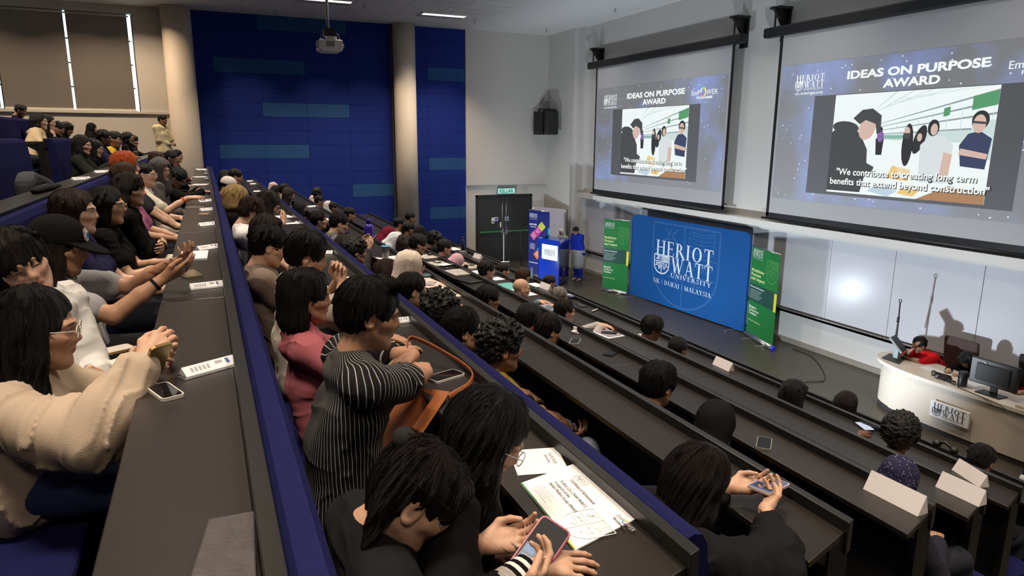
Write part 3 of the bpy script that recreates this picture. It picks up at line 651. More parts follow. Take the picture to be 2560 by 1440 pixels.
desk_row('T', 2.2, 9.0, False, 'topmost row of dark desks under the roller blinds, far stretch'); desk_row('T', 11.2, 17.0, False, 'topmost row of dark desks, stretch at the left frame edge')
desk_row('U', 2.2, 9.35, False, 'second row of dark desks from the back, stretch beyond the upper aisle'); desk_row('U', 10.8, 17.5, False, 'second row of dark desks from the back, stretch on the near side of the aisle')
desk_row('V', 2.3, 17.9, False)
for i, k in enumerate('ABCDEF'): desk_row(k, 2.0 if k != 'A' else 2.4, row_end(i-1))
desk_row('G', 2.0, 6.85, False, 'front desk row nearest the stage, stretch before the double door')
desk_row('G', 7.55, row_end(5), True, 'front desk row nearest the stage, stretch before the backdrop')
BL = {'T': ('blue bench backrest at the back under the first blind', 'blue bench backrest at the left frame edge below the blinds'), 'U': ('blue bench backrest beside the dark upper aisle, far stretch', 'large blue bench backrest with the grey backpack before it')}
backrest('T', 2.2, 9.0, BL['T'][0]); backrest('T', 11.2, 17.0, BL['T'][1])
backrest('U', 2.2, 9.35, BL['U'][0]); backrest('U', 10.8, 17.5, BL['U'][1])
backrest('V', 2.3, 17.9, 'blue bench seat behind the person in the black cap')
for i, k in enumerate('ABCDEF'):
    backrest(k, 2.0 if k != 'A' else 2.4, row_end(i-1)-0.06, {'A': 'wide blue bench seat in the foreground behind the pinstriped shirt', 'B': 'blue bench seat along the front of the certificate\'s desk', 'C': 'blue bench seat in front of the person typing on a phone', 'D': 'blue bench seat under the highest of the three end name cards', 'E': 'blue bench seat of the row with the green reflection', 'F': 'blue bench seat of the front row'}[k])

# ---------------------------------------------------------------- the stage
M_UBLUE = mat('backdrop_fabric', (0.005, 0.070, 0.25), 0.8, spec=0.2, noise=(2.0, 0.04))
M_PRW = mat('printed_white', (0.78, 0.80, 0.82), 0.7)
M_PRLB = mat('printed_light_blue', (0.60, 0.68, 0.78), 0.7)
M_PRWM = mat('printed_watermark', (0.013, 0.092, 0.29), 0.8)

# large blue backdrop
A0 = Vector((5.44, 9.46, 0.0)); A1 = Vector((9.29, 9.66, 0.0)); bu = (A1-A0).normalized(); bn = Vector((bu.y, -bu.x, 0))
BW = (A1-A0).length; BH = 2.03
bd = thing('backdrop', ((A0+A1)/2), 'large blue university backdrop with white lettering on the stage', 'backdrop')
FB = frame((A0.x, A0.y, 0.0), bu, (0, 0, 1))
def rrect(x0, y0, x1, y1, r, n=6, top_only=True):
    p = [(x0, y0), (x1, y0)]
    for cx, cy, a0 in ((x1-r, y1-r, 0), (x0+r, y1-r, 90)):
        for i in range(n+1):
            t = math.radians(a0+90*i/n); p.append((cx+r*math.cos(t), cy+r*math.sin(t)))
    return p
m = MB(); m.prism([FB @ Vector((x, y, 0)) for x, y in rrect(0, 0.03, BW, BH, 0.16)], (-bn*0.05)); m.build('stretched_fabric', M_UBLUE, bd)
def G(k): return frame(A0+bn*(0.002*k), bu, (0, 0, 1))
m = MB(); shield_mb(m, G(1), 0.86, 0.09, 2.18, 1.94, 0, 0.024); m.build('watermark_shield', M_PRWM, bd)
m = MB(); uni_logo(m, G(2), 0.98, 0.76, 1.90); m.build('university_logo', M_PRLB, bd)
m = MB(); serif_mb(m, 'UK | DUBAI | MALAYSIA', G(2), 0.94, 0.515, 0.105, 1.94); m.build('lettering', M_PRLB, bd)
m = MB()
for x in (0.25, BW-0.25):
    p = A0+bu*x; m.box((p.x, p.y, 0.012), (0.04, 0.5, 0.024), math.atan2(bu.y, bu.x)); m.tube([p+Vector((0, 0.03, 0.02)), p+Vector((0, 0.03, 0.2))], 0.015, 8)
m.build('foot', M_STEEL, bd)

# roll-up banners
def rollup(name, p0, p1, h, label, col, grp, design, footcol=M_STEEL):
    p0, p1 = Vector(p0), Vector(p1); u = (p1-p0).normalized(); n = Vector((u.y, -u.x, 0)); W = (p1-p0).length
    r = thing(name, (p0+p1)/2, label, 'banner', grp)
    mc = mat('banner_%02x%02x%02x' % tuple(int(c*255) for c in col), col, 0.42, spec=0.4)
    F0 = frame(p0, u, (0, 0, 1)); Fk = lambda k: frame(p0+n*(0.0015*k), u, (0, 0, 1))
    m = MB(); m.prism([F0 @ Vector(q) for q in ((0.01, 0.07, 0), (W-0.01, 0.07, 0), (W-0.01, h, 0), (0.01, h, 0))], -n*0.004); m.build('print', mc, r)
    m = MB(); m.tube([p0+Vector((0, 0, 0.05)), p1+Vector((0, 0, 0.05))], 0.045, 12); m.build('base_case', footcol, r)
    m = MB(); m.tube([p0+u*W*0.5-n*0.03+Vector((0, 0, 0.05)), p0+u*W*0.5-n*0.03+Vector((0, 0, h))], 0.01, 8); m.build('support_pole', M_STEEL, r)
    m = MB(); m.tube([p0+Vector((0, 0, h)), p1+Vector((0, 0, h))], 0.012, 8); m.build('top_bar', M_STEEL, r)
    for t in (0.25, 0.75):
        m = MB(); q = p0+u*W*t; m.box((q.x+n.x*0.04, q.y+n.y*0.04, 0.01), (0.05, 0.34, 0.02), math.atan2(u.y, u.x)); m.build('foot', footcol, r)
    design(r, Fk, W, h)
    return r

M_GTXT = mat('banner_text', (0.62, 0.70, 0.30), 0.6); M_DG = mat('banner_dark_green', (0.006, 0.055, 0.04), 0.5); M_YEL = mat('banner_yellow', (0.70, 0.62, 0.02), 0.5); M_GWM = mat('banner_mark_green', (0.06, 0.27, 0.06), 0.5)
def green_design(r, Fk, W, h):
    m = MB(); uni_logo(m, Fk(2), 0.06*W, 0.895*h, 0.36*W, 0, rich=False); m.build('university_logo', M_PRW, r)
    txt(r, 'UK | DUBAI | MALAYSIA', Fk(2), 0.06*W, 0.875*h, 0.018, M_PRW, width=0.36*W)
    m = MB(); shield_mb(m, Fk(1), 0.58*W, 0.67*h, 0.38*W, 0.24*h, 0, 0.05); m.build('watermark_shield', M_GWM, r)
    for i, s in enumerate(['Mobilising', 'Purpose', 'into Impact']): txt(r, s, Fk(2), 0.05*W, (0.735-0.045*i)*h, 0.085, M_GTXT, bold=0.02, width=[0.46, 0.35, 0.50][i]*W)
    m = MB(); m.poly([Fk(1) @ Vector(q) for q in ((0.01, 0.41*h, 0), (W-0.01, 0.41*h, 0), (W-0.01, 0.60*h, 0), (0.01, 0.60*h, 0))]); m.build('dark_band', M_DG, r)
    m = MB(); m.poly([Fk(2) @ Vector(q) for q in ((W*0.91, 0.40*h, 0), (W-0.005, 0.40*h, 0), (W-0.005, 0.59*h, 0), (W*0.91, 0.59*h, 0))]); m.build('yellow_tab', M_YEL, r)
    txt(r, 'Driven by Purpose', Fk(2), 0.05*W, 0.562*h, 0.045, M_PRW, bold=0.015, width=0.5*W)
    m = MB()
    for i in range(6): m.poly([Fk(2) @ Vector(q) for q in ((0.05*W, (0.535-0.018*i)*h, 0), ((0.5-0.05*(i % 3))*W, (0.535-0.018*i)*h, 0), ((0.5-0.05*(i % 3))*W, (0.540-0.018*i)*h, 0), (0.05*W, (0.540-0.018*i)*h, 0))])
    m.build('small_print', mat('banner_grey', (0.35, 0.42, 0.40), 0.6), r)
    for i, s in enumerate(['Shaping', 'Tomorrow', 'Together']): txt(r, s, Fk(2), 0.05*W, (0.335-0.035*i)*h, 0.07, mat('banner_cream', (0.72, 0.76, 0.62), 0.6), bold=0.02, width=[0.29, 0.37, 0.31][i]*W)
    txt(r, 'www.hw.edu.my', Fk(2), 0.05*W, 0.19*h, 0.05, M_GTXT, width=0.46*W)
GREENC = (0.012, 0.16, 0.035)
rollup('rollup_banner', (4.784, 9.066, 0), (5.46, 9.40, 0), 1.86, 'green roll-up banner at the lectern side of the blue backdrop', GREENC, 'green roll-up banners', green_design)
g2 = rollup('rollup_banner', (9.40, 9.62, 0), (10.42, 9.33, 0), 1.80, 'green roll-up banner with a blue base cap at the desk side of the backdrop', GREENC, 'green roll-up banners', green_design)
m = MB(); m.tube([(10.42, 9.33, 0.05), (10.44, 9.325, 0.05)], 0.055, 14); m.build('base_cap', plas((0.02, 0.03, 0.45), 0.4), g2)

def blue_design(r, Fk, W, h):
    m = MB(); uni_logo(m, Fk(2), 0.06*W, 0.885*h, 0.36*W, 0, rich=False); m.build('university_logo', M_PRW, r)
    txt(r, 'UK | DUBAI | MALAYSIA', Fk(2), 0.06*W, 0.862*h, 0.02, M_PRW, width=0.36*W)
    txt(r, 'EmPOWER', Fk(2), 0.06*W, 0.775*h, 0.07, M_PRW, bold=0.02, width=0.34*W); txt(r, 'PROGRAMME', Fk(2), 0.1*W, 0.745*h, 0.035, M_PRW, bold=0.02, width=0.26*W)
    m = MB(); cols = [(0.48, 0.50, 0.04), (0.50, 0.02, 0.26), (0.55, 0.06, 0.22), (0.01, 0.33, 0.55), (0.62, 0.16, 0.02)]
    for i, (cx, cz) in enumerate([(0.63, 0.77), (0.45, 0.695), (0.26, 0.625), (0.62, 0.435), (0.44, 0.345)]):
        m.poly([Fk(1) @ Vector((cx*W+dx*0.185*W, cz*h+dz*0.075*h, 0)) for dx, dz in ((0, -1), (1, 0), (0, 1), (-1, 0))], i)
    m.build('coloured_diamonds', [mat('diamond_%d' % i, c, 0.5) for i, c in enumerate(cols)], r)
    m = MB()
    for cx, cz in ((0.45, 0.695), (0.26, 0.625), (0.62, 0.435), (0.44, 0.345)):
        for j in range(3): m.poly([Fk(2) @ Vector((cx*W+dx*0.09*W, cz*h-0.02*h+j*0.012*h+dz, 0)) for dx, dz in ((-1, 0), (1, 0), (1, 0.005*h), (-1, 0.005*h))])
        m.poly([Fk(2) @ Vector((cx*W+0.03*W*math.cos(t), cz*h+0.03*h+0.012*h*math.sin(t), 0)) for t in [2*PI*q/10 for q in range(10)]])
    for i in range(7): m.poly([Fk(2) @ Vector(q) for q in ((0.08*W, (0.42+0.013*i)*h, 0), (0.33*W, (0.42+0.013*i)*h, 0), (0.33*W, (0.424+0.013*i)*h, 0), (0.08*W, (0.424+0.013*i)*h, 0))])
    m.build('small_print', mat('banner_pale', (0.45, 0.5, 0.65), 0.6), r)
    txt(r, 'Transformational', Fk(2), 0.5*W, 0.60*h, 0.04, M_PRW, bold=0.02, width=0.36*W); txt(r, 'Education', Fk(2), 0.57*W, 0.575*h, 0.04, M_PRW, bold=0.02, width=0.22*W)
    m = MB(); m.poly([Fk(1) @ Vector(q) for q in ((W*0.93, 0.60*h, 0), (W-0.01, 0.60*h, 0), (W-0.01, 0.76*h, 0), (W*0.93, 0.76*h, 0))]); m.build('blue_tab', plas((0.02, 0.35, 0.65), 0.5), r)
    txt(r, 'www.hw.edu.my', Fk(2), 0.06*W, 0.21*h, 0.05, M_PRW, bold=0.02, width=0.42*W)
rollup('rollup_banner', (2.25, 8.16, 0), (3.05, 8.42, 0), 1.88, 'dark blue roll-up banner with coloured diamonds beside the lectern', (0.012, 0.018, 0.14), None, blue_design)
rb = rollup('rollup_banner', (15.36, 8.25, 0), (16.1, 8.35, 0), 1.88, 'dark blue roll-up banner cut off at the frame edge before the cream desk', (0.012, 0.018, 0.14), None, lambda r, Fk, W, h: None, M_WHITE)

# lectern
LP = [Vector((3.22, 8.01, 0)), Vector((3.98, 8.25, 0)), Vector((3.40, 8.84, 0)), Vector((2.64, 8.60, 0))]
lc = Vector((3.31, 8.43, 0))
le = thing('lectern', lc, 'bright blue lectern with a white university sign, standing on the stage', 'lectern')
M_LBLUE = mat('lectern_gloss_blue', (0.006, 0.035, 0.36), 0.12, spec=0.6, coat=0.5)
M_LNAVY = mat('lectern_gloss_navy', (0.006, 0.010, 0.075), 0.12, spec=0.6, coat=0.5)
m = MB()
mid = sum(LP, Vector())/4
for i in range(4):
    a, b = LP[i], LP[(i+1) % 4]
    m.prism([a+Vector((0, 0, 0.04)), b+Vector((0, 0, 0.04)), b+Vector((0, 0, 1.12)), a+Vector((0, 0, 1.12))], (mid-(a+b)/2).normalized()*0.02, 0 if i in (0,) else 1)
m.build('body', [M_LBLUE, M_LNAVY], le)
m = MB(); m.prism([p*1.0+(p-mid)*0.06+Vector((0, 0, 1.12)) for p in LP], (0, 0, 0.05)); m.prism([LP[0]+(LP[0]-mid)*0.06+Vector((0, 0, 1.17)), LP[1]+(LP[1]-mid)*0.06+Vector((0, 0, 1.17)), LP[1]+(mid-LP[1])*0.1+Vector((0, 0, 1.17)), LP[0]+(mid-LP[0])*0.1+Vector((0, 0, 1.17))], (0, 0, 0.05)); m.build('reading_top', M_LBLUE, le)
lu = (LP[1]-LP[0]).normalized(); ln = Vector((lu.y, -lu.x, 0)); LW = (LP[1]-LP[0]).length
FL = lambda k: frame(LP[0]+ln*(0.004+0.002*k), lu, (0, 0, 1))
m = MB(); m.prism([FL(0) @ Vector(q) for q in ((0.14, 0.68, 0), (LW-0.06, 0.68, 0), (LW-0.06, 1.08, 0), (0.14, 1.08, 0))], ln*0.006)
m.build('sign_plate', M_PRW, le)
m = MB(); uni_logo(m, FL(5), 0.24, 0.79, 0.40, rich=False); m.build('university_logo', plas((0.13, 0.14, 0.17), 0.5), le)
for p in LP:
    q = p+(mid-p)*0.08
    m = MB(); m.lathe((q.x, q.y, 0), [(0.022, 0), (0.022, 0.04)], 10); m.build('caster', M_STEEL, le)

# whiteboard easel behind the lectern, microphone stand by the door, bin
ea = thing('mobile_whiteboard', (1.1, 9.25, 0), 'white mobile board standing in the corner behind the lectern', 'whiteboard')
m = MB(); e0, e1 = Vector((0.55, 9.10, 0)), Vector((1.75, 9.62, 0)); eu = (e1-e0).normalized(); en = Vector((eu.y, -eu.x, 0))
m.prism([e0+Vector((0, 0, 0.75)), e1+Vector((0, 0, 0.75)), e1+Vector((0, 0, 1.78)), e0+Vector((0, 0, 1.78))], -en*0.02); m.build('board', mat('easel_board', (0.46, 0.43, 0.47), 0.4), ea)
m = MB()
for p in (e0, e1): m.tube([p-en*0.03, p-en*0.03+Vector((0, 0, 1.79))], 0.015, 8); m.tube([p-en*0.25+Vector((0, 0, 0.02)), p+en*0.22+Vector((0, 0, 0.02))], 0.015, 8)
m.tube([e0-en*0.03+Vector((0, 0, 0.45)), e1-en*0.03+Vector((0, 0, 0.45))], 0.012, 8); m.build('stand', M_DKGREY, ea)
m = MB()
for p in (e0+eu*0.03, e1-eu*0.03): m.box((p+en*0.01+Vector((0, 0, 1.73))), (0.07, 0.03, 0.07), math.atan2(eu.y, eu.x))
m.build('corner_clip', M_WHITE, ea)
ms = thing('music_stand', (0.9, 8.55, 0), 'black microphone boom stand before the double door', 'microphone stand')
m = MB(); m.tube([(0.9, 8.55, 0.05), (0.9, 8.55, 1.1)], 0.013, 8); m.build('upright', M_BLACK, ms)
m = MB(); m.tube([(0.75, 8.30, 0.92), (0.9, 8.55, 1.1), (1.05, 8.85, 1.36)], 0.011, 8); m.build('boom', M_BLACK, ms)
for a in (0.3, 2.4, 4.5):
    m = MB(); m.tube([(0.9, 8.55, 0.18), (0.9+0.34*math.cos(a), 8.55+0.34*math.sin(a), 0.01)], 0.011, 8); m.build('leg', M_BLACK, ms)
ms['label'] = 'black microphone boom stand before the double door'; ms.name = 'microphone_stand'
bn_ = thing('waste_bin', (2.55, 9.62, 0), 'blue plastic waste bin in the corner beside the boy in blue', 'waste bin')
m = MB(); m.lathe((2.55, 9.62, 0), [(0.12, 0), (0.16, 0.30), (0.17, 0.30), (0.17, 0.32), (0.15, 0.32), (0.145, 0.29), (0.11, 0.03)], 20); m.build('tub', plas((0.02, 0.12, 0.28), 0.5), bn_)
m = MB(); m.lathe((2.55, 9.62, 0.26), [(0.14, 0), (0.12, 0.05), (0.05, 0.075)], 9); m.build('liner', M_WHITE, bn_)

# curved cream desk
DKP = [(12.86, 9.30), (12.82, 9.05), (12.95, 8.82), (13.25, 8.66), (13.7, 8.58), (14.4, 8.57), (15.3, 8.60), (17.2, 8.68), (18.4, 8.72)]
cd = thing('front_desk', (15.2, 8.9, 0), 'curved cream control desk with a university sign at the front of the hall', 'desk')
M_CREAM = mat('cream_laminate', (0.56, 0.50, 0.42), 0.45, spec=0.4, noise=(40, 0.06))
M_CREAMT = mat('cream_worktop', (0.64, 0.58, 0.50), 0.35, spec=0.45, noise=(50, 0.06))
def spl(P, n=6):
    out = []
    for i in range(len(P)-1):
        p0 = Vector(P[max(i-1, 0)]); p1 = Vector(P[i]); p2 = Vector(P[i+1]); p3 = Vector(P[min(i+2, len(P)-1)])
        for j in range(n):
            t = j/n; out.append(0.5*((2*p1)+(p2-p0)*t+(2*p0-5*p1+4*p2-p3)*t*t+(3*p1-p0-3*p2+p3)*t**3))
    out.append(Vector(P[-1])); return out
dk = spl(DKP)
ins = [Vector((p.x+0.06 if p.x < 13.3 else p.x, p.y+0.04)) for p in dk]
m = MB(); n = len(dk)
for i in range(n-1):
    a, b = ins[i], ins[i+1]
    m._add([(a.x, a.y, 0.08), (b.x, b.y, 0.08), (b.x, b.y, 0.66), (a.x, a.y, 0.66)], [(0, 1, 2, 3)], 0, True)
    m._add([(a.x, a.y+0.02, 0.0), (b.x, b.y+0.02, 0.0), (b.x, b.y+0.02, 0.08), (a.x, a.y+0.02, 0.08)], [(0, 1, 2, 3)], 1, True)
m.b2((18.3, 8.72, 0), (18.4, 9.2, 0.66)); m.b2((12.93, 9.28, 0), (13.2, 9.32, 0.66))
m.build('front_panel', [M_CREAM, M_DKGREY], cd)
m = MB(); back = [Vector((18.4, 9.25)), Vector((16, 9.22)), Vector((14, 9.26)), Vector((13.4, 9.36)), Vector((12.95, 9.42))]
m.prism([(p.x, p.y, 0.66) for p in dk+back], (0, 0, 0.045)); m.build('worktop', M_CREAMT, cd)
m = MB(); m.prism([(14.02, 8.56, 0.26), (14.53, 8.565, 0.26), (14.53, 8.565, 0.47), (14.02, 8.56, 0.47)], (0, -0.03, 0)); m.build('sign_plate', M_PRW, cd)
FD = frame((14.02, 8.526, 0.26), (1, 0.01, 0), (0, 0, 1))
m = MB(); uni_logo(m, FD, 0.045, 0.025, 0.42, rich=True); m.build('university_logo', plas((0.03, 0.035, 0.06), 0.5), cd)
# ---------------------------------------------------------------- figures: smooth bodies from distance fields
class SDF:
    def __init__(s, lo, hi, h):
        s.h = h; s.lo = np.array(lo, float)
        n = np.ceil((np.array(hi)-s.lo)/h).astype(int)+1
        s.n = n
        s.ax = [(s.lo[i]+h*np.arange(n[i])).astype(np.float32) for i in range(3)]
        s.D = np.full(n, 0.5, np.float32)
    def sub(s, lo, hi):
        a = np.clip(np.floor((np.array(lo)-s.lo)/s.h).astype(int), 0, s.n-1)
        b = np.clip(np.ceil((np.array(hi)-s.lo)/s.h).astype(int)+1, 1, s.n)
        if np.any(b <= a): return None
        sl = tuple(slice(a[i], b[i]) for i in range(3))
        return sl, s.ax[0][sl[0]][:, None, None], s.ax[1][sl[1]][None, :, None], s.ax[2][sl[2]][None, None, :]
    def comb(s, sl, d, k, op='u'):
        A = s.D[sl]
        if op == 'u':
            if k > 0:
                hh = np.maximum(k-np.abs(A-d), 0)/k; s.D[sl] = np.minimum(A, d)-hh*hh*k*0.25
            else: s.D[sl] = np.minimum(A, d)
        elif op == 's':
            d = -d
            if k > 0:
                hh = np.maximum(k-np.abs(A-d), 0)/k; s.D[sl] = np.maximum(A, d)+hh*hh*k*0.25
            else: s.D[sl] = np.maximum(A, d)
        else: s.D[sl] = np.maximum(A, d)
    def cone(s, a, b, ra, rb, k=0.02, op='u'):
        a = np.asarray(a, float); b = np.asarray(b, float); R = max(ra, rb)+k+2.5*s.h
        q = s.sub(np.minimum(a, b)-R, np.maximum(a, b)+R)
        if q is None: return
        sl, X, Y, Z = q
        ba = b-a; L2 = float(ba @ ba)+1e-9
        x, y, z = X-a[0], Y-a[1], Z-a[2]
        t = np.clip((x*ba[0]+y*ba[1]+z*ba[2])/L2, 0, 1)
        d = np.sqrt((x-t*ba[0])**2+(y-t*ba[1])**2+(z-t*ba[2])**2)-(ra+t*(rb-ra))
        s.comb(sl, d, k, op)
    def ball(s, c, r, k=0.02, op='u'): s.cone(c, c, r, r, k, op)
    def ell(s, c, r, R=None, k=0.02, op='u', pad=None):
        c = np.asarray(c, float); r = np.asarray(r, float); m = r.max()+k+2.5*s.h
        q = s.sub(c-m, c+m)
        if q is None: return
        sl, X, Y, Z = q
        x, y, z = X-c[0], Y-c[1], Z-c[2]
        if R is not None:
            R = np.asarray(R)
            x, y, z = (x*R[0, i]+y*R[1, i]+z*R[2, i] for i in range(3))
        k0 = np.sqrt((x/r[0])**2+(y/r[1])**2+(z/r[2])**2)
        k1 = np.sqrt((x/r[0]**2)**2+(y/r[1]**2)**2+(z/r[2]**2)**2)+1e-6
        d = np.where(k0 < 0.05, -r.min(), k0*(k0-1)/k1)
        s.comb(sl, d, k, op)
    def chain(s, pts, rad, k=0.02):
        for i in range(len(pts)-1): s.cone(pts[i], pts[i+1], rad[i], rad[i+1], k)
    def wave(s, fn, band=0.05):
        """adds fn(x,y,z) to the field"""
        s.D += fn(s.ax[0][:, None, None], s.ax[1][None, :, None], s.ax[2][None, None, :]).astype(np.float32)
    def mesh(s):
        D = s.D; ins = D < 0
        c = np.zeros(tuple(s.n-1), np.int8)
        for i in (0, 1):
            for j in (0, 1):
                for k in (0, 1): c += ins[i:i+s.n[0]-1, j:j+s.n[1]-1, k:k+s.n[2]-1]
        act = np.argwhere((c > 0) & (c < 8))
        if len(act) == 0: return np.zeros((0, 3)), np.zeros((0, 4), int)
        ix, iy, iz = act.T
        V = {}
        for i in (0, 1):
            for j in (0, 1):
                for k in (0, 1): V[i, j, k] = D[ix+i, iy+j, iz+k]
        acc = np.zeros((len(act), 3), np.float32); cnt = np.zeros(len(act), np.float32)
        cs = list(V.keys())
        for p in cs:
            for ax in range(3):
                if p[ax] == 0:
                    q = tuple(1 if a == ax else p[a] for a in range(3))
                    a, b = V[p], V[q]; cr = (a < 0) != (b < 0)
                    t = np.where(cr, a/np.where(a == b, 1, a-b), 0)
                    for m in range(3):
                        acc[:, m] += np.where(cr, p[m]+(t if m == ax else 0), 0)
                    cnt += cr
        P = s.lo+(act+acc/cnt[:, None])*s.h
        idx = np.full(tuple(s.n-1), -1, np.int32); idx[ix, iy, iz] = np.arange(len(act))
        Q = []
        N = s.n
        for ax in range(3):
            o = [slice(1, N[m]-1) for m in range(3)]; o[ax] = slice(0, N[ax]-1)
            o2 = list(o); o2[ax] = slice(1, N[ax])
            a, b = ins[tuple(o)], ins[tuple(o2)]
            u, v = (ax+1) % 3, (ax+2) % 3
            for flip in (False, True):
                e = np.argwhere((a & ~b) if not flip else (~a & b))
                if len(e) == 0: continue
                for m in range(3):
                    if m != ax: e[:, m] += 1
                def g(du, dv):
                    w = e.copy(); w[:, u] -= du; w[:, v] -= dv; return idx[w[:, 0], w[:, 1], w[:, 2]]
                q = np.stack([g(1, 1), g(0, 1), g(0, 0), g(1, 0)], 1)
                if flip: q = q[:, ::-1]
                Q.append(q)
        Q = np.concatenate(Q); Q = Q[(Q >= 0).all(1)]
        return P, Q

def np_mesh(name, P, Q, mats, smooth=True):
    me = bpy.data.meshes.new(name)
    n, m = len(P), len(Q)
    me.vertices.add(n); me.vertices.foreach_set('co', np.asarray(P, np.float32).ravel())
    me.loops.add(4*m); me.loops.foreach_set('vertex_index', np.asarray(Q, np.int32).ravel())
    me.polygons.add(m); me.polygons.foreach_set('loop_start', np.arange(0, 4*m, 4, dtype=np.int32))
    me.polygons.foreach_set('use_smooth', np.full(m, smooth))
    me.update(calc_edges=True)
    if not isinstance(mats, (list, tuple)): mats = [mats]
    for k in mats: me.materials.append(k)
    return me

def rot(yaw, pitch=0.0, tilt=0.0):
    """columns: right, forward, up. yaw turns left when positive (degrees), pitch lowers the face, tilt leans to the right"""
    M = Matrix.Rotation(math.radians(yaw), 3, 'Z') @ Matrix.Rotation(math.radians(-pitch), 3, 'X') @ Matrix.Rotation(math.radians(tilt), 3, 'Y')
    return np.array(M)

# ---- skin: lips, brows, eyes and nostrils are coloured in head coordinates (x right, y forward, z up)
def skin_mat(tone, brow=1.0, beard=0.0, eyes=1.0, lip=None):
    key = 'skin_%02x%02x%02x_%d_%d_%d' % (*[int(c*255) for c in tone], int(brow*9), int(beard*9), int(eyes*9))
    if key in MATS: return MATS[key]
    m = bpy.data.materials.new(key); m.use_nodes = True; nt = m.node_tree; b = nt.nodes['Principled BSDF']
    b.inputs['Roughness'].default_value = 0.48; b.inputs['Specular IOR Level'].default_value = 0.4
    b.inputs['Subsurface Weight'].default_value = 0.12; b.inputs['Subsurface Scale'].default_value = 0.01
    b.inputs['Subsurface Radius'].default_value = (1.0, 0.35, 0.2)
    N = nt.nodes.new; L = nt.links.new
    tc = N('ShaderNodeTexCoord'); sep = N('ShaderNodeSeparateXYZ'); L(tc.outputs['Object'], sep.inputs[0])
    ax = N('ShaderNodeMath'); ax.operation = 'ABSOLUTE'; L(sep.outputs[0], ax.inputs[0])
    def mt(op, a, b_=None):
        n = N('ShaderNodeMath'); n.operation = op
        for i, v in enumerate((a, b_)):
            if v is None: continue
            if isinstance(v, (int, float)): n.inputs[i].default_value = v
            else: L(v, n.inputs[i])
        return n.outputs[0]
    front = mt('GREATER_THAN', sep.outputs[1], 0.045)
    def blob(x, z, rx, rz, soft=0.25, slope=0.0):
        dx = mt('DIVIDE', mt('SUBTRACT', ax.outputs[0], x), rx)
        zz = mt('SUBTRACT', sep.outputs[2], z)
        if slope: zz = mt('SUBTRACT', zz, mt('MULTIPLY', mt('SUBTRACT', ax.outputs[0], x), slope))
        dz = mt('DIVIDE', zz, rz)
        d = mt('ADD', mt('MULTIPLY', dx, dx), mt('MULTIPLY', dz, dz))
        mr = N('ShaderNodeMapRange'); mr.inputs[1].default_value = 1+soft; mr.inputs[2].default_value = 1-soft; mr.inputs[3].default_value = 0; mr.inputs[4].default_value = 1
        L(d, mr.inputs[0]); return mt('MULTIPLY', mr.outputs[0], front)
    col = None
    def layer(prev, mask, c, amt=1.0):
        mx = N('ShaderNodeMix'); mx.data_type = 'RGBA'
        L(mt('MULTIPLY', mask, amt), mx.inputs[0])
        if isinstance(prev, tuple): mx.inputs[6].default_value = (*prev, 1)
        else: L(prev, mx.inputs[6])
        mx.inputs[7].default_value = (*c, 1); return mx.outputs[2]
    nz = N('ShaderNodeTexNoise'); nz.inputs['Scale'].default_value = 18; nz.inputs['Detail'].default_value = 4; L(tc.outputs['Object'], nz.inputs['Vector'])
    col = layer(tuple(tone), nz.outputs['Fac'], tuple(c*f for c, f in zip(tone, (0.90, 0.80, 0.76))), 0.55)
    col = layer(col, blob(0.036, -0.030, 0.026, 0.022, 0.9), tuple(c*f for c, f in zip(tone, (1.02, 0.80, 0.78))), 0.45)
    if beard > 0:
        col = layer(col, blob(0.030, -0.085, 0.055, 0.045, 0.4), tuple(c*0.22 for c in tone), beard)
    lipc = lip or (tone[0]*0.72, tone[1]*0.42, tone[2]*0.42)
    col = layer(col, blob(0.0, -0.060, 0.021, 0.0085, 0.35), lipc, 0.9)
    col = layer(col, blob(0.0, -0.0605, 0.020, 0.0013, 0.5), tuple(c*0.25 for c in tone), 0.9)
    col = layer(col, blob(0.009, -0.0365, 0.0045, 0.0025, 0.5), tuple(c*0.25 for c in tone), 0.8)
    col = layer(col, blob(0.033, 0.0225, 0.019, 0.0042, 0.5, -0.10), (0.018, 0.014, 0.012), 0.9*brow)
    if eyes > 0:
        col = layer(col, blob(0.0315, 0.0035, 0.0165, 0.0072, 0.3), (0.03, 0.02, 0.018), 0.85)
        col = layer(col, blob(0.0315, 0.0020, 0.0140, 0.0052, 0.2), (0.62, 0.58, 0.55), eyes)
        col = layer(col, blob(0.0318, 0.0022, 0.0060, 0.0056, 0.2), (0.012, 0.008, 0.006), 1.0)
    else:
        col = layer(col, blob(0.0315, -0.001, 0.0160, 0.0028, 0.4), (0.02, 0.014, 0.012), 0.9)
    L(col, b.inputs['Base Color'])
    MATS[key] = m; return m

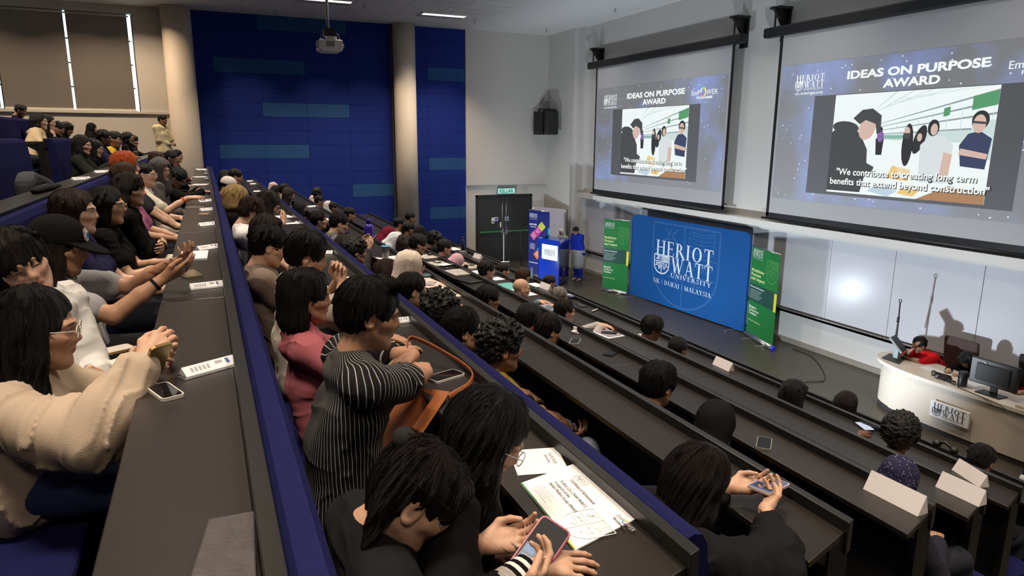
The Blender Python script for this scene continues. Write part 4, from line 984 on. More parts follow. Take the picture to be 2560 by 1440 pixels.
# ---- hair: strands run out from the crown
def hair_mat(col, rough=0.38, curly=False, name=None):
    key = name or 'hair_%02x%02x%02x_%d%d' % (*[int(c*255) for c in col], int(rough*100), curly)
    if key in MATS: return MATS[key]
    m = bpy.data.materials.new(key); m.use_nodes = True; nt = m.node_tree; b = nt.nodes['Principled BSDF']
    N = nt.nodes.new; L = nt.links.new
    b.inputs['Roughness'].default_value = rough; b.inputs['Specular IOR Level'].default_value = 0.32
    tc = N('ShaderNodeTexCoord'); sep = N('ShaderNodeSeparateXYZ'); L(tc.outputs['Object'], sep.inputs[0])
    if curly:
        n = N('ShaderNodeTexNoise'); n.inputs['Scale'].default_value = 95; n.inputs['Detail'].default_value = 3; L(tc.outputs['Object'], n.inputs['Vector'])
    else:
        yo = N('ShaderNodeMath'); yo.operation = 'ADD'; L(sep.outputs[1], yo.inputs[0]); yo.inputs[1].default_value = 0.035
        at = N('ShaderNodeMath'); at.operation = 'ARCTAN2'; L(sep.outputs[0], at.inputs[0]); L(yo.outputs[0], at.inputs[1])
        cb = N('ShaderNodeCombineXYZ')
        # below the crown the strands fall straight, so the sideways position takes over from the angle
        a1 = N('ShaderNodeMath'); a1.operation = 'MULTIPLY'; L(at.outputs[0], a1.inputs[0]); a1.inputs[1].default_value = 30.0
        a2 = N('ShaderNodeMath'); a2.operation = 'MULTIPLY'; L(sep.outputs[2], a2.inputs[0]); a2.inputs[1].default_value = 6.0
        L(a1.outputs[0], cb.inputs[0]); L(a2.outputs[0], cb.inputs[2])
        n = N('ShaderNodeTexNoise'); n.inputs['Scale'].default_value = 1.0; n.inputs['Detail'].default_value = 7; n.inputs['Roughness'].default_value = 0.85; L(cb.outputs[0], n.inputs['Vector'])
    mx = N('ShaderNodeMix'); mx.data_type = 'RGBA'; L(n.outputs['Fac'], mx.inputs[0])
    mx.inputs[6].default_value = (*[c*0.2 for c in col], 1); mx.inputs[7].default_value = (*[min(1, c*1.5) for c in col], 1)
    L(mx.outputs[2], b.inputs['Base Color'])
    bp = N('ShaderNodeBump'); bp.inputs['Strength'].default_value = 1.0; bp.inputs['Distance'].default_value = 0.012
    L(n.outputs['Fac'], bp.inputs['Height']); L(bp.outputs['Normal'], b.inputs['Normal'])
    MATS[key] = m; return m

def head_parts(F, H, R, s=1.0, nose=1.0, jaw=1.0, ear=True):
    """adds a head with face to the field. H centre, R head axes"""
    P = lambda x, y, z: H+R @ (np.array((x, y, z))*s)
    E = lambda c, r, k=0.02, op='u': F.ell(P(*c), np.array(r)*s, R, k*s, op)
    C = lambda a, b, ra, rb, k=0.015: F.cone(P(*a), P(*b), ra*s, rb*s, k*s)
    E((0, -0.014, 0.034), (0.074, 0.093, 0.082), 0.03)
    E((0, 0.026, -0.030), (0.060, 0.062, 0.080), 0.03)
    C((0.0, 0.018, -0.070), (0.0, 0.060, -0.098), 0.045*jaw, 0.022, 0.03)
    for sx in (-1, 1):
        C((sx*0.052, -0.002, -0.050), (sx*0.024, 0.056, -0.092), 0.018*jaw, 0.016, 0.03)   # jaw line
        C((sx*0.056, 0.035, -0.018), (sx*0.034, 0.066, -0.022), 0.014, 0.014, 0.025)        # cheekbone
        C((sx*0.012, 0.086, 0.020), (sx*0.046, 0.070, 0.022), 0.009, 0.008, 0.018)          # brow
        F.ell(P(sx*0.032, 0.096, 0.002), np.array((0.017, 0.012, 0.011))*s, R, 0.012*s, 's')  # socket
        E((sx*0.032, 0.070, 0.002), (0.0165, 0.0155, 0.0125), 0.004)                          # eyeball under its lid
        if ear:
            E((sx*0.075, -0.012, -0.006), (0.010, 0.021, 0.032), 0.008); E((sx*0.077, -0.008, -0.026), (0.009, 0.011, 0.012), 0.006)
            F.ell(P(sx*0.086, -0.008, 0.0), np.array((0.008, 0.012, 0.020))*s, R, 0.006*s, 's')
    C((0, 0.085, 0.012), (0, 0.1005, -0.025), 0.0070*nose, 0.0108*nose, 0.014)
    for sx in (-1, 1): C((sx*0.011, 0.089, -0.030), (sx*0.008, 0.093, -0.027), 0.0075*nose, 0.0065*nose, 0.008)
    C((0, 0.080, -0.044), (0, 0.078, -0.05), 0.012, 0.012, 0.02)
    for sx in (-1, 1):
        C((sx*0.006, 0.0865, -0.0555), (sx*0.020, 0.078, -0.060), 0.0055, 0.0035, 0.007)
        C((sx*0.005, 0.0855, -0.0655), (sx*0.018, 0.078, -0.062), 0.0062, 0.0035, 0.007)
    E((0, 0.070, -0.100), (0.017, 0.014, 0.013), 0.02)

def hand_parts(F, W, d, n, curl=0.5, side=1, spread=1.0, s=1.0, thumb=0.6, point=False):
    """W wrist, d direction of the fingers, n palm normal, side +1 puts the thumb along +cross(d, n)"""
    d = np.asarray(d, float); d /= np.linalg.norm(d); n = np.asarray(n, float); n = n-d*(n @ d); n /= np.linalg.norm(n)+1e-9
    t = np.cross(d, n)*side; h = F.h; mr = 0.72*h
    f = lambda r: max(r*s, mr)
    F.cone(W, W+d*0.02*s, f(0.021), f(0.022), 0.012)
    K = []
    for i, o in enumerate((0.030, 0.010, -0.010, -0.028)):
        k = W+(d*(0.088, 0.092, 0.088, 0.078)[i]+t*o*spread)*s
        F.cone(W+(d*0.020+t*o*0.55)*s, k, f(0.0135), f(0.0105), 0.014); K.append(k)
    F.cone(W+(d*0.03+t*0.012)*s, W+(d*0.075+t*0.014)*s, f(0.014), f(0.012), 0.012); F.cone(W+(d*0.03-t*0.012)*s, W+(d*0.072-t*0.014)*s, f(0.0135), f(0.0115), 0.012)
    for i in range(4):
        L = np.array([(0.041, 0.025, 0.020), (0.045, 0.028, 0.021), (0.042, 0.026, 0.020), (0.033, 0.020, 0.018)][i])*s
        c = curl if not (point and i == 0) else 0.1
        c = c*(1.0+0.12*(i-1)); p = K[i]; fan = (0.10, 0.02, -0.05, -0.14)[i]*spread
        a = 0.0; r0 = (0.0092, 0.0095, 0.0092, 0.0082)[i]
        for j in range(3):
            a += c*(0.75, 0.95, 0.7)[j]
            dirv = (d+t*fan)*math.cos(a)+n*math.sin(a); dirv /= np.linalg.norm(dirv)
            q = p+dirv*L[j]; F.cone(p, q, f(r0*(1, 0.93, 0.86)[j]), f(r0*(0.93, 0.86, 0.74)[j]), 0.004); p = q
    p = W+(d*0.022+t*0.022+n*0.004)*s
    q = p+(d*0.030+t*0.026+n*0.010*thumb)*s; F.cone(p, q, f(0.0145), f(0.0120), 0.014)
    r = q+(d*0.030+t*(0.016-0.022*thumb)+n*0.014*thumb)*s; F.cone(q, r, f(0.0115), f(0.0098), 0.005)
    e = r+(d*0.026+t*(0.006-0.020*thumb)+n*0.012*thumb)*s; F.cone(r, e, f(0.0098), f(0.0080), 0.004)

def ik(S, W, l1, l2, hint):
    S = np.asarray(S, float); W = np.asarray(W, float); v = W-S; L = np.linalg.norm(v)
    mx = (l1+l2)*0.995
    if L > mx: W = S+v/L*mx; v = W-S; L = mx
    L = max(L, abs(l1-l2)+0.02)
    u = v/np.linalg.norm(v); a = (l1*l1-l2*l2+L*L)/(2*L); hgt = math.sqrt(max(l1*l1-a*a, 1e-6))
    hv = np.asarray(hint, float); hv = hv-u*(hv @ u); hv /= np.linalg.norm(hv)+1e-9
    return S+u*a+hv*hgt, W

def _n(v): v = np.asarray(v, float); return v/(np.linalg.norm(v)+1e-9)

def hair_field(F, H, R, st, rng, s=1.0):
    """st: dict(style, len, vol, ...)."""
    P = lambda x, y, z: H+R @ (np.array((x, y, z))*s)
    E = lambda c, r, k=0.015, op='u': F.ell(P(*c), np.array(r)*s, R, k*s, op)
    C = lambda a, b, ra, rb, k=0.02, op='u': F.cone(P(*a), P(*b), ra*s, rb*s, k*s, op)
    y = st['style']; v = st.get('vol', 0.0)
    if y in ('hijab', 'hood'):
        t = 0.012 if y == 'hijab' else 0.026
        E((0, -0.016, 0.032), (0.076+t, 0.096+t, 0.086+t), 0.03)
        E((0, 0.010, -0.035), (0.066+t, 0.078+t*0.7, 0.095+t), 0.04)
        C((0, -0.035, -0.05), (0, -0.035, -0.17), 0.070+t, 0.098, 0.05)
        C((0, 0.02, -0.10), (0, 0.040, -0.20), 0.052+t, 0.085, 0.05)
        if y == 'hijab':
            for sx in (-1, 1): C((sx*0.05, -0.02, -0.14), (sx*0.135, -0.03, -0.235), 0.065, 0.050, 0.05)
            C((0, -0.06, -0.12), (0, -0.085, -0.30), 0.08, 0.085, 0.05); C((0, 0.05, -0.17), (0, 0.075, -0.30), 0.06, 0.07, 0.05)
        else:
            C((-0.06, -0.07, -0.15), (0.06, -0.07, -0.15), 0.06, 0.06, 0.05)
        F.ell(P(0, 0.105, -0.018), np.array((0.052 if y == 'hijab' else 0.060, 0.082, 0.077 if y == 'hijab' else 0.088))*s, R, 0.012*s, 's')
        return
    if y == 'cap':
        pass
    t = {'crop': 0.005, 'balding': 0.005, 'short': 0.010, 'medium': 0.014, 'long': 0.010, 'bob': 0.012, 'pony': 0.008, 'bun': 0.008, 'afro': 0.045, 'curly': 0.022, 'quiff': 0.011, 'mullet': 0.013, 'fringe': 0.013}.get(y, 0.014)+v
    E((0, -0.016, 0.036), (0.075+t*0.85, 0.094+t, 0.083+t*1.05), 0.02)
    longish = y in ('long', 'bob', 'mullet')
    if y not in ('crop', 'balding'):
        E((0, -0.052, -0.015), (0.060+t*0.5, 0.054+t*0.5, 0.058), 0.03)   # back of the head down to the nape
    g = R.T @ np.array((0, 0, -1.0)); g = _n(0.75*g+0.25*np.array((0, 0, -1.0)))
    A = lambda b, L, o=(0, 0, 0): P(*(np.array(b)+g*L+np.array(o)))
    if longish or y == 'medium':
        L = st.get('len', {'long': 0.33, 'bob': 0.16, 'mullet': 0.10, 'medium': 0.10}[y])
        w = 0.030 if y != 'mullet' else 0.027
        fwd = st.get('fwd', 0.0)
        for sx in (-1, 1):
            yf = 0.004 if y in ('long', 'bob') else -0.024
            b0 = (sx*0.060, yf, 0.02)
            F.chain([P(*b0), A(b0, 0.09, (sx*0.010, -0.010, 0)), A(b0, min(L, 0.17)+0.02, (sx*0.012, -0.012+fwd*0.5, 0)), A(b0, L+0.03, (sx*0.012, -0.008+fwd, 0))], [w*s, (w-0.002)*s, (w-0.005)*s, 0.014*s], 0.03)
        b0 = (0, -0.056, 0.0)
        F.chain([P(*b0), A(b0, 0.08, (0, -0.012, 0)), A(b0, min(L, 0.18), (0, -0.016, 0)), A(b0, L+0.02, (0, -0.02, 0))], [0.055*s, 0.052*s, 0.046*s, 0.020*s], 0.04)
        for sx in (-0.042, 0.042):
            b0 = (sx, -0.050, 0.0); F.chain([P(*b0), A(b0, min(L, 0.16), (sx*0.2, -0.012, 0)), A(b0, L, (sx*0.3, -0.016, 0))], [0.045*s, 0.040*s, 0.020*s], 0.04)
    if y == 'quiff':
        for i in range(16):
            a = rng.uniform(-0.05, 0.05); C((a, 0.02+rng.uniform(-0.05, 0.03), 0.105), (a*1.1+rng.uniform(-.01, .02), 0.055+rng.uniform(-0.05, 0.012), 0.125+rng.uniform(-.010, .010)), 0.018, 0.009, 0.015)
    # free the face, ears and nape
    hl = st.get('hairline', 0.0)
    if y in ('fringe', 'bob', 'medium') or st.get('fringe'):
        F.ell(P(0, 0.128, -0.055), np.array((0.064, 0.092, 0.092))*s, R, 0.01*s, 's')
        if st.get('fringe', True):
            for i in range(13):
                a = -0.062+0.0103*i; C((a*0.8, 0.055, 0.085), (a, 0.088-abs(a)*0.42, 0.022+rng.uniform(-0.010, 0.014)), 0.020, 0.008, 0.010)
    else:
        F.ell(P(0, 0.126, -0.036), np.array((0.071, 0.100, 0.113+hl))*s, R, 0.008*s, 's')
    if y in ('short', 'crop', 'quiff', 'curly', 'balding', 'pony', 'bun', 'afro', 'fringe'):
        for sx in (-1, 1):
            F.ell(P(sx*0.092, 0.004, -0.022), np.array((0.036, 0.033, 0.043))*s, R, 0.010*s, 's')
        # nape line
        F.ell(P(0, -0.010, -0.135), np.array((0.12, 0.14, 0.070))*s, R, 0.02*s, 's')
    if y == 'mullet':
        for sx in (-1, 1): F.ell(P(sx*0.095, 0.022, -0.03), np.array((0.034, 0.034, 0.045))*s, R, 0.012*s, 's')
    if y == 'balding':
        F.ell(P(0, 0.03, 0.105), np.array((0.058, 0.095, 0.062))*s, R, 0.012*s, 's')
    if y == 'pony':
        q = st.get('tie', (0, -0.105, 0.045)); L = st.get('len', 0.26); ds = R.T @ _n(st.get('dir', (0, -0.25, -1)))
        q = np.array(q)
        for fx in st.get('fan', (0.0,)):
            dd = _n(ds+np.array((fx, 0, 0)))
            F.chain([P(*q), P(*(q+_n(q)*0.022+dd*0.012)), P(*(q+_n(q)*0.036+dd*L*0.30)), P(*(q+_n(q)*0.046+dd*L*0.65)), P(*(q+_n(q)*0.036+dd*L))], [0.012*s, 0.017*s, 0.025*s, 0.022*s, 0.007*s], 0.012)
    if y == 'bun':
        q = st.get('tie', (0, -0.115, 0.03)); E(q, (0.036, 0.032, 0.036), 0.010)
    if st.get('capped'): F.ell(P(0, 0.0, 0.155), np.array((0.25, 0.30, 0.145))*s, R, 0.006, 's')
    # locks that break the outline
    nl = 0 if st.get('capped') else st.get('locks', {'short': 46, 'medium': 46, 'curly': 70, 'quiff': 30, 'mullet': 50, 'fringe': 40, 'long': 26, 'bob': 26}.get(y, 0))
    for i in range(nl):
        az = rng.uniform(0, 2*PI); el = rng.uniform(0.15, 1.25)
        if math.sin(az) > 0.30 and el < 1.05 and y not in ('curly',): continue
        a = np.array((math.cos(az)*math.cos(el)*(0.072+t*0.75), -0.016+math.sin(az)*math.cos(el)*(0.092+t*0.8), 0.036+math.sin(el)*(0.082+t*0.8)))
        out = _n(a-np.array((0, -0.016, 0.03)))
        down = np.array((math.cos(az)*0.5, math.sin(az)*0.5, -0.85)) if y != 'curly' else np.array((rng.uniform(-1, 1), rng.uniform(-1, 1), rng.uniform(-1, 1)))
        L = rng.uniform(0.025, 0.055) if y != 'curly' else rng.uniform(0.012, 0.028)
        e = a+_n(down-out*(down @ out)*0.8)*L+out*(0.006 if y != 'curly' else 0.014)
        C(tuple(a), tuple(e), 0.009 if y != 'curly' else 0.013, 0.003 if y != 'curly' else 0.010, 0.007)

def strands(F, P, H, RH, rng, n, L, w, grav=0.8, s=1.0, face=False):
    """thin flat locks laid over the hair, running out from the crown and then down"""
    if len(P) < 10: return np.zeros((0, 3)), np.zeros((0, 4), int)
    D, h, N = F.D, F.h, F.n
    def smp(p):
        i = np.clip(np.round((p-F.lo)/h).astype(int), 1, N-2); x, y, z = i.T
        g = np.stack([D[x+1, y, z]-D[x-1, y, z], D[x, y+1, z]-D[x, y-1, z], D[x, y, z+1]-D[x, y, z-1]], 1)
        g /= np.linalg.norm(g, axis=1, keepdims=True)+1e-9
        return D[x, y, z]+((p-(F.lo+i*h))*g).sum(1), g
    crown = H+RH @ np.array((0, -0.035, 0.118))*s; dn = RH @ np.array((0, -0.15, -1.0)); dn = _n(0.6*dn+0.4*np.array((0, 0, -1.0)))
    p = P[rng.integers(0, len(P), n)].astype(float); seg = 7
    jit = rng.normal(0, 0.16, (n, 3)); tw = rng.uniform(-0.75, 0.75, n); ln = L*rng.uniform(0.5, 1.15, n)
    pts = []; nor = []; off = rng.uniform(0.0004, 0.0030, n)
    for k in range(seg):
        d, g = smp(p); p = p-g*(d-off)[:, None]*0.9
        pts.append(p.copy()); nor.append(g)
        rad = p-crown; rl = np.linalg.norm(rad, axis=1, keepdims=True)+1e-6
        t = rad/rl*np.clip(1.2-rl/0.16, 0.15, 1)+dn*grav+jit
        t = t-g*(t*g).sum(1)[:, None]; t /= np.linalg.norm(t, axis=1, keepdims=True)+1e-9
        p = p+t*(ln/(seg-1))[:, None]
    if face:
        bad = np.zeros(n, bool)
        for q in pts:
            l = (q-H) @ RH/s; bad |= (l[:, 1] > 0.038) & (l[:, 2] < 0.074) & (np.abs(l[:, 0]) < 0.070)
        keep = ~bad; pts = [q[keep] for q in pts]; nor = [q[keep] for q in nor]; tw = tw[keep]; n = int(keep.sum())
        if n == 0: return np.zeros((0, 3)), np.zeros((0, 4), int)
    V = []
    for k in range(seg):
        t = pts[min(k+1, seg-1)]-pts[max(k-1, 0)]; t /= np.linalg.norm(t, axis=1, keepdims=True)+1e-9
        b = np.cross(t, nor[k]); b = b*np.cos(tw)[:, None]+nor[k]*np.sin(tw)[:, None]
        ww = w*(1-0.75*(k/(seg-1))**2)
        V.append(pts[k]+b*ww); V.append(pts[k]-b*ww)
    V = np.stack(V, 1).reshape(-1, 3); base = (np.arange(n)*2*seg)[:, None]
    Q = np.concatenate([base+np.array([2*k, 2*k+1, 2*k+3, 2*k+2])[None] for k in range(seg-1)])
    return V, Q
SKIN = {'fair': (0.60, 0.385, 0.275), 'light': (0.53, 0.325, 0.22), 'tan': (0.42, 0.235, 0.145), 'brown': (0.26, 0.135, 0.08), 'dark': (0.115, 0.055, 0.034), 'deep': (0.05, 0.026, 0.018)}
BLACKHAIR = (0.0075, 0.0068, 0.0068); DKBROWN = (0.030, 0.017, 0.012); BROWN = (0.055, 0.026, 0.016)
ZUP = np.array((0, 0, 1.0))

def stripes_mat(name, c0, c1, freq, width, axis=0, warp=0.0):
    if name in MATS: return MATS[name]
    m = mat(name, c0, 0.85, spec=0.15); nt = m.node_tree; b = nt.nodes['Principled BSDF']; N = nt.nodes.new; L = nt.links.new
    tc = N('ShaderNodeTexCoord'); sp = N('ShaderNodeSeparateXYZ'); src = tc.outputs['Object']
    L(src, sp.inputs[0]); v = sp.outputs[axis]
    if warp:
        # the stripes run down the cloth, spaced by the angle about the spine
        yo = N('ShaderNodeMath'); yo.operation = 'ADD'; L(sp.outputs[1], yo.inputs[0]); yo.inputs[1].default_value = 0.03
        a = N('ShaderNodeMath'); a.operation = 'ARCTAN2'; L(yo.outputs[0], a.inputs[0]); L(v, a.inputs[1]); v = a.outputs[0]
    nz = N('ShaderNodeTexNoise'); nz.inputs['Scale'].default_value = 5; L(src, nz.inputs['Vector'])
    w = N('ShaderNodeMath'); w.operation = 'MULTIPLY_ADD'; L(nz.outputs['Fac'], w.inputs[0]); w.inputs[1].default_value = 0.03 if not warp else 0.16; L(v, w.inputs[2])
    f = N('ShaderNodeMath'); f.operation = 'MULTIPLY'; L(w.outputs[0], f.inputs[0]); f.inputs[1].default_value = freq
    g = N('ShaderNodeMath'); g.operation = 'FRACT'; L(f.outputs[0], g.inputs[0])
    l = N('ShaderNodeMath'); l.operation = 'LESS_THAN'; L(g.outputs[0], l.inputs[0]); l.inputs[1].default_value = width
    mx = N('ShaderNodeMix'); mx.data_type = 'RGBA'; L(l.outputs[0], mx.inputs[0]); mx.inputs[6].default_value = (*c0, 1); mx.inputs[7].default_value = (*c1, 1)
    L(mx.outputs[2], b.inputs['Base Color']); return m

def dots_mat(name, c0, c1, scale, r):
    if name in MATS: return MATS[name]
    m = mat(name, c0, 0.85, spec=0.15); nt = m.node_tree; b = nt.nodes['Principled BSDF']; N = nt.nodes.new; L = nt.links.new
    tc = N('ShaderNodeTexCoord'); vo = N('ShaderNodeTexVoronoi'); vo.inputs['Scale'].default_value = scale; L(tc.outputs['Object'], vo.inputs['Vector'])
    l = N('ShaderNodeMath'); l.operation = 'LESS_THAN'; L(vo.outputs['Distance'], l.inputs[0]); l.inputs[1].default_value = r
    mx = N('ShaderNodeMix'); mx.data_type = 'RGBA'; L(l.outputs[0], mx.inputs[0]); mx.inputs[6].default_value = (*c0, 1); mx.inputs[7].default_value = (*c1, 1)
    L(mx.outputs[2], b.inputs['Base Color']); return m

def put(name, P, Q, m, parent, origin, Rm=None):
    """mesh with its own axes: origin and Rm are in room coordinates"""
    Rm = np.eye(3) if Rm is None else Rm
    loc = (np.asarray(P)-origin) @ Rm
    me = np_mesh(name, loc, Q, m)
    o = bpy.data.objects.new(name, me); COL.objects.link(o); o.parent = parent
    M = Matrix([list(Rm[i]) for i in range(3)]).to_4x4(); M.translation = Vector(origin)-parent.location
    o.matrix_basis = M
    return o

def folds(F, amp, rng, sc=1.0):
    k = [rng.normal(0, 1, 3)*18*sc for _ in range(5)]; ph = rng.uniform(0, 6.28, 5)
    def fn(X, Y, Z):
        w = np.sin(k[0][0]*X+k[0][1]*Y+k[0][2]*Z*0.6+ph[0])
        a = np.sin(k[1][0]*X+k[1][1]*Y+k[1][2]*Z+ph[1]+1.8*w); b = np.sin((k[2][0]*X+k[2][1]*Y+k[2][2]*Z)*1.8+ph[2]+1.5*a)
        rg = (1-np.abs(np.sin((k[3][0]*X+k[3][1]*Y+k[3][2]*Z)*0.9+ph[3]+1.6*w+0.7*b)))**3
        return amp*(0.5*a+0.3*b-1.3*rg*(0.6+0.4*a))
    F.wave(fn)

PEOPLE_N = [0]
def person(label, head, row=None, hy=0.0, hp=0.0, ht=0.0, by=0.0, hair=None, hc=BLACKHAIR, skin='light', top=None, legs=(0.02, 0.022, 0.03), R=None, L=None,
           h=0.010, s=1.0, fem=False, glasses=None, pelvis=None, floor=None, stand=False, beard=0.0, eyes=1.0, brow=1.0, cap=None, group=None, seed=None, wide=1.0, extras=None, hairrough=0.38):
    PEOPLE_N[0] += 1
    if cap: hair = dict(hair or {}, capped=True)
    rng = np.random.default_rng(seed if seed is not None else 100+PEOPLE_N[0])
    H = np.array(head, float); RH = rot(hy, hp, ht); B = rot(by); r, f = B[:, 0], B[:, 1]
    fz = floor if floor is not None else FZ[row]
    if pelvis is None:
        pelvis = (H[0]+0.02, RY[row]-0.92+0.31, fz+0.55) if not stand else (H[0], H[1]-0.02, fz+0.90)
    pv = np.array(pelvis, float)
    base = thing('person', (pv[0], pv[1], fz), label, 'person', group)
    org = np.array((pv[0], pv[1], fz))
    top = dict(top or {}); hair = dict(hair or {'style': 'short'})
    Nk = H+RH @ (np.array((0, -0.035, -0.150))*s)
    down = _n(pv-Nk)
    sw = (0.150 if fem else 0.172)*s*wide; tor = (0.88 if fem else 1.0)*wide
    Sc = Nk+down*0.055*s
    # the shoulder line follows the body yaw
    Sh = {1: Sc+r*sw, -1: Sc-r*sw}
    l1, l2 = 0.285*s, 0.245*s
    back = -f
    ch = Sc+down*0.17*s+f*0.005; wa = pv+(Sc-pv)*0.35+back*0.01
    arms = {}
    for sd, a in ((1, R), (-1, L)):
        a = dict(a or {'t': 'lap'}); t = a.get('t', 'w')
        hint = _n(r*sd*a.get('out', 0.55)+back*0.25-ZUP*0.8)
        if t == 'lap': W = pv+f*0.26+r*sd*0.10+ZUP*0.12; d, n = _n(f*0.8-r*sd*0.6-ZUP*0.15), -ZUP; cu = 0.5
        elif t == 'desk': W = np.array((pv[0], RY[row]-0.27+a.get('dy', 0.0), DZ[row]+0.028))+r*sd*a.get('dx', 0.14); d, n = _n(f*0.8-r*sd*a.get('in', 0.6)), -ZUP; cu = 0.35
        elif t == 'chin': W = H+RH @ np.array((sd*0.035, 0.085, -0.215)); d, n = _n(ZUP*0.9-r*sd*0.15-f*0.15), _n(-f+r*sd*-0.3); cu = 0.9; hint = _n(r*sd*0.35+f*0.2-ZUP)
        elif t == 'cross': W = Sc+f*0.20-r*sd*0.10+down*(0.25 if sd > 0 else 0.22); d, n = _n(-r*sd+f*0.15), -f; cu = 0.5
        elif t == 'hang': W = Sh[sd]+r*sd*0.05+f*0.05-ZUP*0.50*s; d, n = -ZUP, -r*sd; cu = 0.5
        elif t == 'front': W = Sc+f*a.get('f', 0.30)+r*sd*a.get('x', 0.07)+ZUP*a.get('z', -0.30); d, n = _n(f-r*sd*0.7), _n(-ZUP*0.4-r*sd*0.6); cu = 0.8
        else: W = np.array(a['w'], float); d, n = a.get('d', (0, 1, 0)), a.get('n', (0, 0, -1)); cu = 0.4
        if 'w' in a and t != 'w': W = np.array(a['w'], float)
        if 'd' in a: d = a['d']
        if 'n' in a: n = a['n']
        if 'hint' in a: hint = _n(a['hint'])
        El, W = ik(Sh[sd], W, l1, l2, hint)
        arms[sd] = (El, W, np.array(d, float), np.array(n, float), a.get('curl', cu), a)
    # legs
    legp = {}
    for sd in (1, -1):
        hipj = pv+r*sd*0.085*s-ZUP*0.02
        if stand: kn = hipj-ZUP*(pv[2]-fz-0.02)*0.47+f*0.03+r*sd*0.01; an = np.array((kn[0], kn[1], fz+0.08))-f*0.03
        else: kn = hipj+f*0.40*s+r*sd*0.05+ZUP*0.0; an = np.array((kn[0], kn[1], fz+0.08))-f*0.10
        legp[sd] = (hipj, kn, an)
    pts = [H+0.16, H-0.16, pv+0.22, pv-0.22, Sc+0.25, Sc-0.25]+[q+o for sd in (1, -1) for q in (arms[sd][0], arms[sd][1], arms[sd][1]+_n(arms[sd][2])*0.2) for o in (0.07, -0.07)]+[q+o for sd in (1, -1) for q in legp[sd] for o in (0.12, -0.1)]+[legp[sd][2]+f*0.2 for sd in (1, -1)]
    pts = np.array(pts); lo, hi = pts.min(0), pts.max(0)
    # --- body
    F = SDF(lo, hi, h)
    F.cone(H+RH @ np.array((0, -0.022, -0.05))*s, Nk, (0.047 if fem else 0.054)*s, (0.050 if fem else 0.060)*s, 0.03)
    F.cone(Nk, Sc, 0.048*s, 0.050*s, 0.03)
    F.cone(Sh[1]*0.85+Sc*0.15, Sh[-1]*0.85+Sc*0.15, 0.038*s, 0.038*s, 0.04)
    for sx in (0.07, -0.07):
        F.cone(ch+r*sx*s, wa+r*sx*0.8*s, 0.074*tor, 0.070*tor, 0.04); F.cone(wa+r*sx*0.8*s, pv+r*sx*s, 0.070*tor, 0.085*tor, 0.04)
    for sd in (1, -1):
        El, W, d, n, cu, a = arms[sd]
        F.cone(Sh[sd], El, 0.047*s, 0.038*s, 0.03); F.cone(El, El*0.45+W*0.55, 0.037*s, 0.034*s, 0.015); F.cone(El*0.45+W*0.55, W, 0.034*s, 0.023*s, 0.015)
        hand_parts(F, W, d, n, cu, sd*a.get('ts', 1), a.get('spread', 1.0), s*(0.92 if fem else 1.0), a.get('thumb', 0.6), a.get('point', False))
        hj, kn, an = legp[sd]
        F.cone(hj, kn, 0.072*s, 0.052*s, 0.03); F.cone(kn, an, 0.050*s, 0.034*s, 0.02); F.cone(an-ZUP*0.02, an+f*0.14-ZUP*0.05, 0.034, 0.026, 0.02)
    head_parts(F, H, RH, s, 0.92 if fem else 1.0, 0.88 if fem else 1.0)
    P, Q = F.mesh()
    put('body', P, Q, skin_mat(SKIN[skin], brow, beard, eyes), base, H, RH)
    # --- top
    th = top.get('thick', 0.013); col = top.get('col', (0.02, 0.02, 0.022)); sl = top.get('sleeve', 0.55)
    ht_ = max(h*1.15, 0.0065)
    F = SDF(lo-0.03, hi+0.03, ht_)
    kk = 0.05
    F.cone(Nk-ZUP*0.012, Sc, 0.060*s+th*0.4, 0.080*s+th, 0.05)
    F.cone(Sh[1]*0.86+Sc*0.14, Sh[-1]*0.86+Sc*0.14, 0.052*s+th, 0.052*s+th, kk)
    for sx in (0.07, -0.07):
        F.cone(ch+r*sx*s, wa+r*sx*0.8*s, 0.092*tor+th, 0.086*tor+th, 0.06); F.cone(wa+r*sx*0.8*s, pv+r*sx*1.05*s-ZUP*0.03, 0.086*tor+th, 0.108*tor+th, 0.06)
    for sd in (1, -1):
        El, W, d, n, cu, a = arms[sd]; S0 = Sh[sd]
        lu = min(sl, 0.5)*2; E1 = S0+(El-S0)*lu
        F.cone(S0, E1, 0.052*s+th, 0.042*s+th+top.get('flare', 0.006), 0.04)
        if sl > 0.5:
            q = (sl-0.5)*2; W1 = El+(W-El)*q
            F.cone(El, W1, 0.042*s+th+0.002, 0.030*s+th*0.9, 0.02)
            if top.get('cuff'): F.cone(W1-_n(W1-El)*0.05, W1, 0.034*s+th, 0.031*s+th*0.5, 0.008)
    if top.get('bag'):
        for sd in (1, -1):
            El, W = arms[sd][0], arms[sd][1]
            F.ball(El*0.7+W*0.3, 0.05*s+th*1.6, 0.04); F.ball(El*0.62+Sh[sd]*0.38, 0.05*s+th*1.5, 0.05)
    ck = top.get('collar')
    if ck == 'turtle': F.cone(Nk-ZUP*0.01, H+RH @ np.array((0, -0.022, -0.090))*s, 0.070*s, 0.060*s, 0.02)
    elif ck == 'hood': F.chain([Nk+r*0.085+f*0.03-ZUP*0.02, Nk+r*0.07-f*0.06+ZUP*0.005, Nk-f*0.10-ZUP*0.02, Nk-r*0.07-f*0.06+ZUP*0.005, Nk-r*0.085+f*0.03-ZUP*0.02], [0.026, 0.036, 0.045, 0.036, 0.026], 0.03)
    elif ck == 'shirt': F.chain([Nk+f*0.065-ZUP*0.035, Nk+r*0.062+ZUP*0.0, Nk-f*0.055+ZUP*0.012, Nk-r*0.062+ZUP*0.0, Nk+f*0.065-ZUP*0.035], [0.013, 0.016, 0.018, 0.016, 0.013], 0.012)
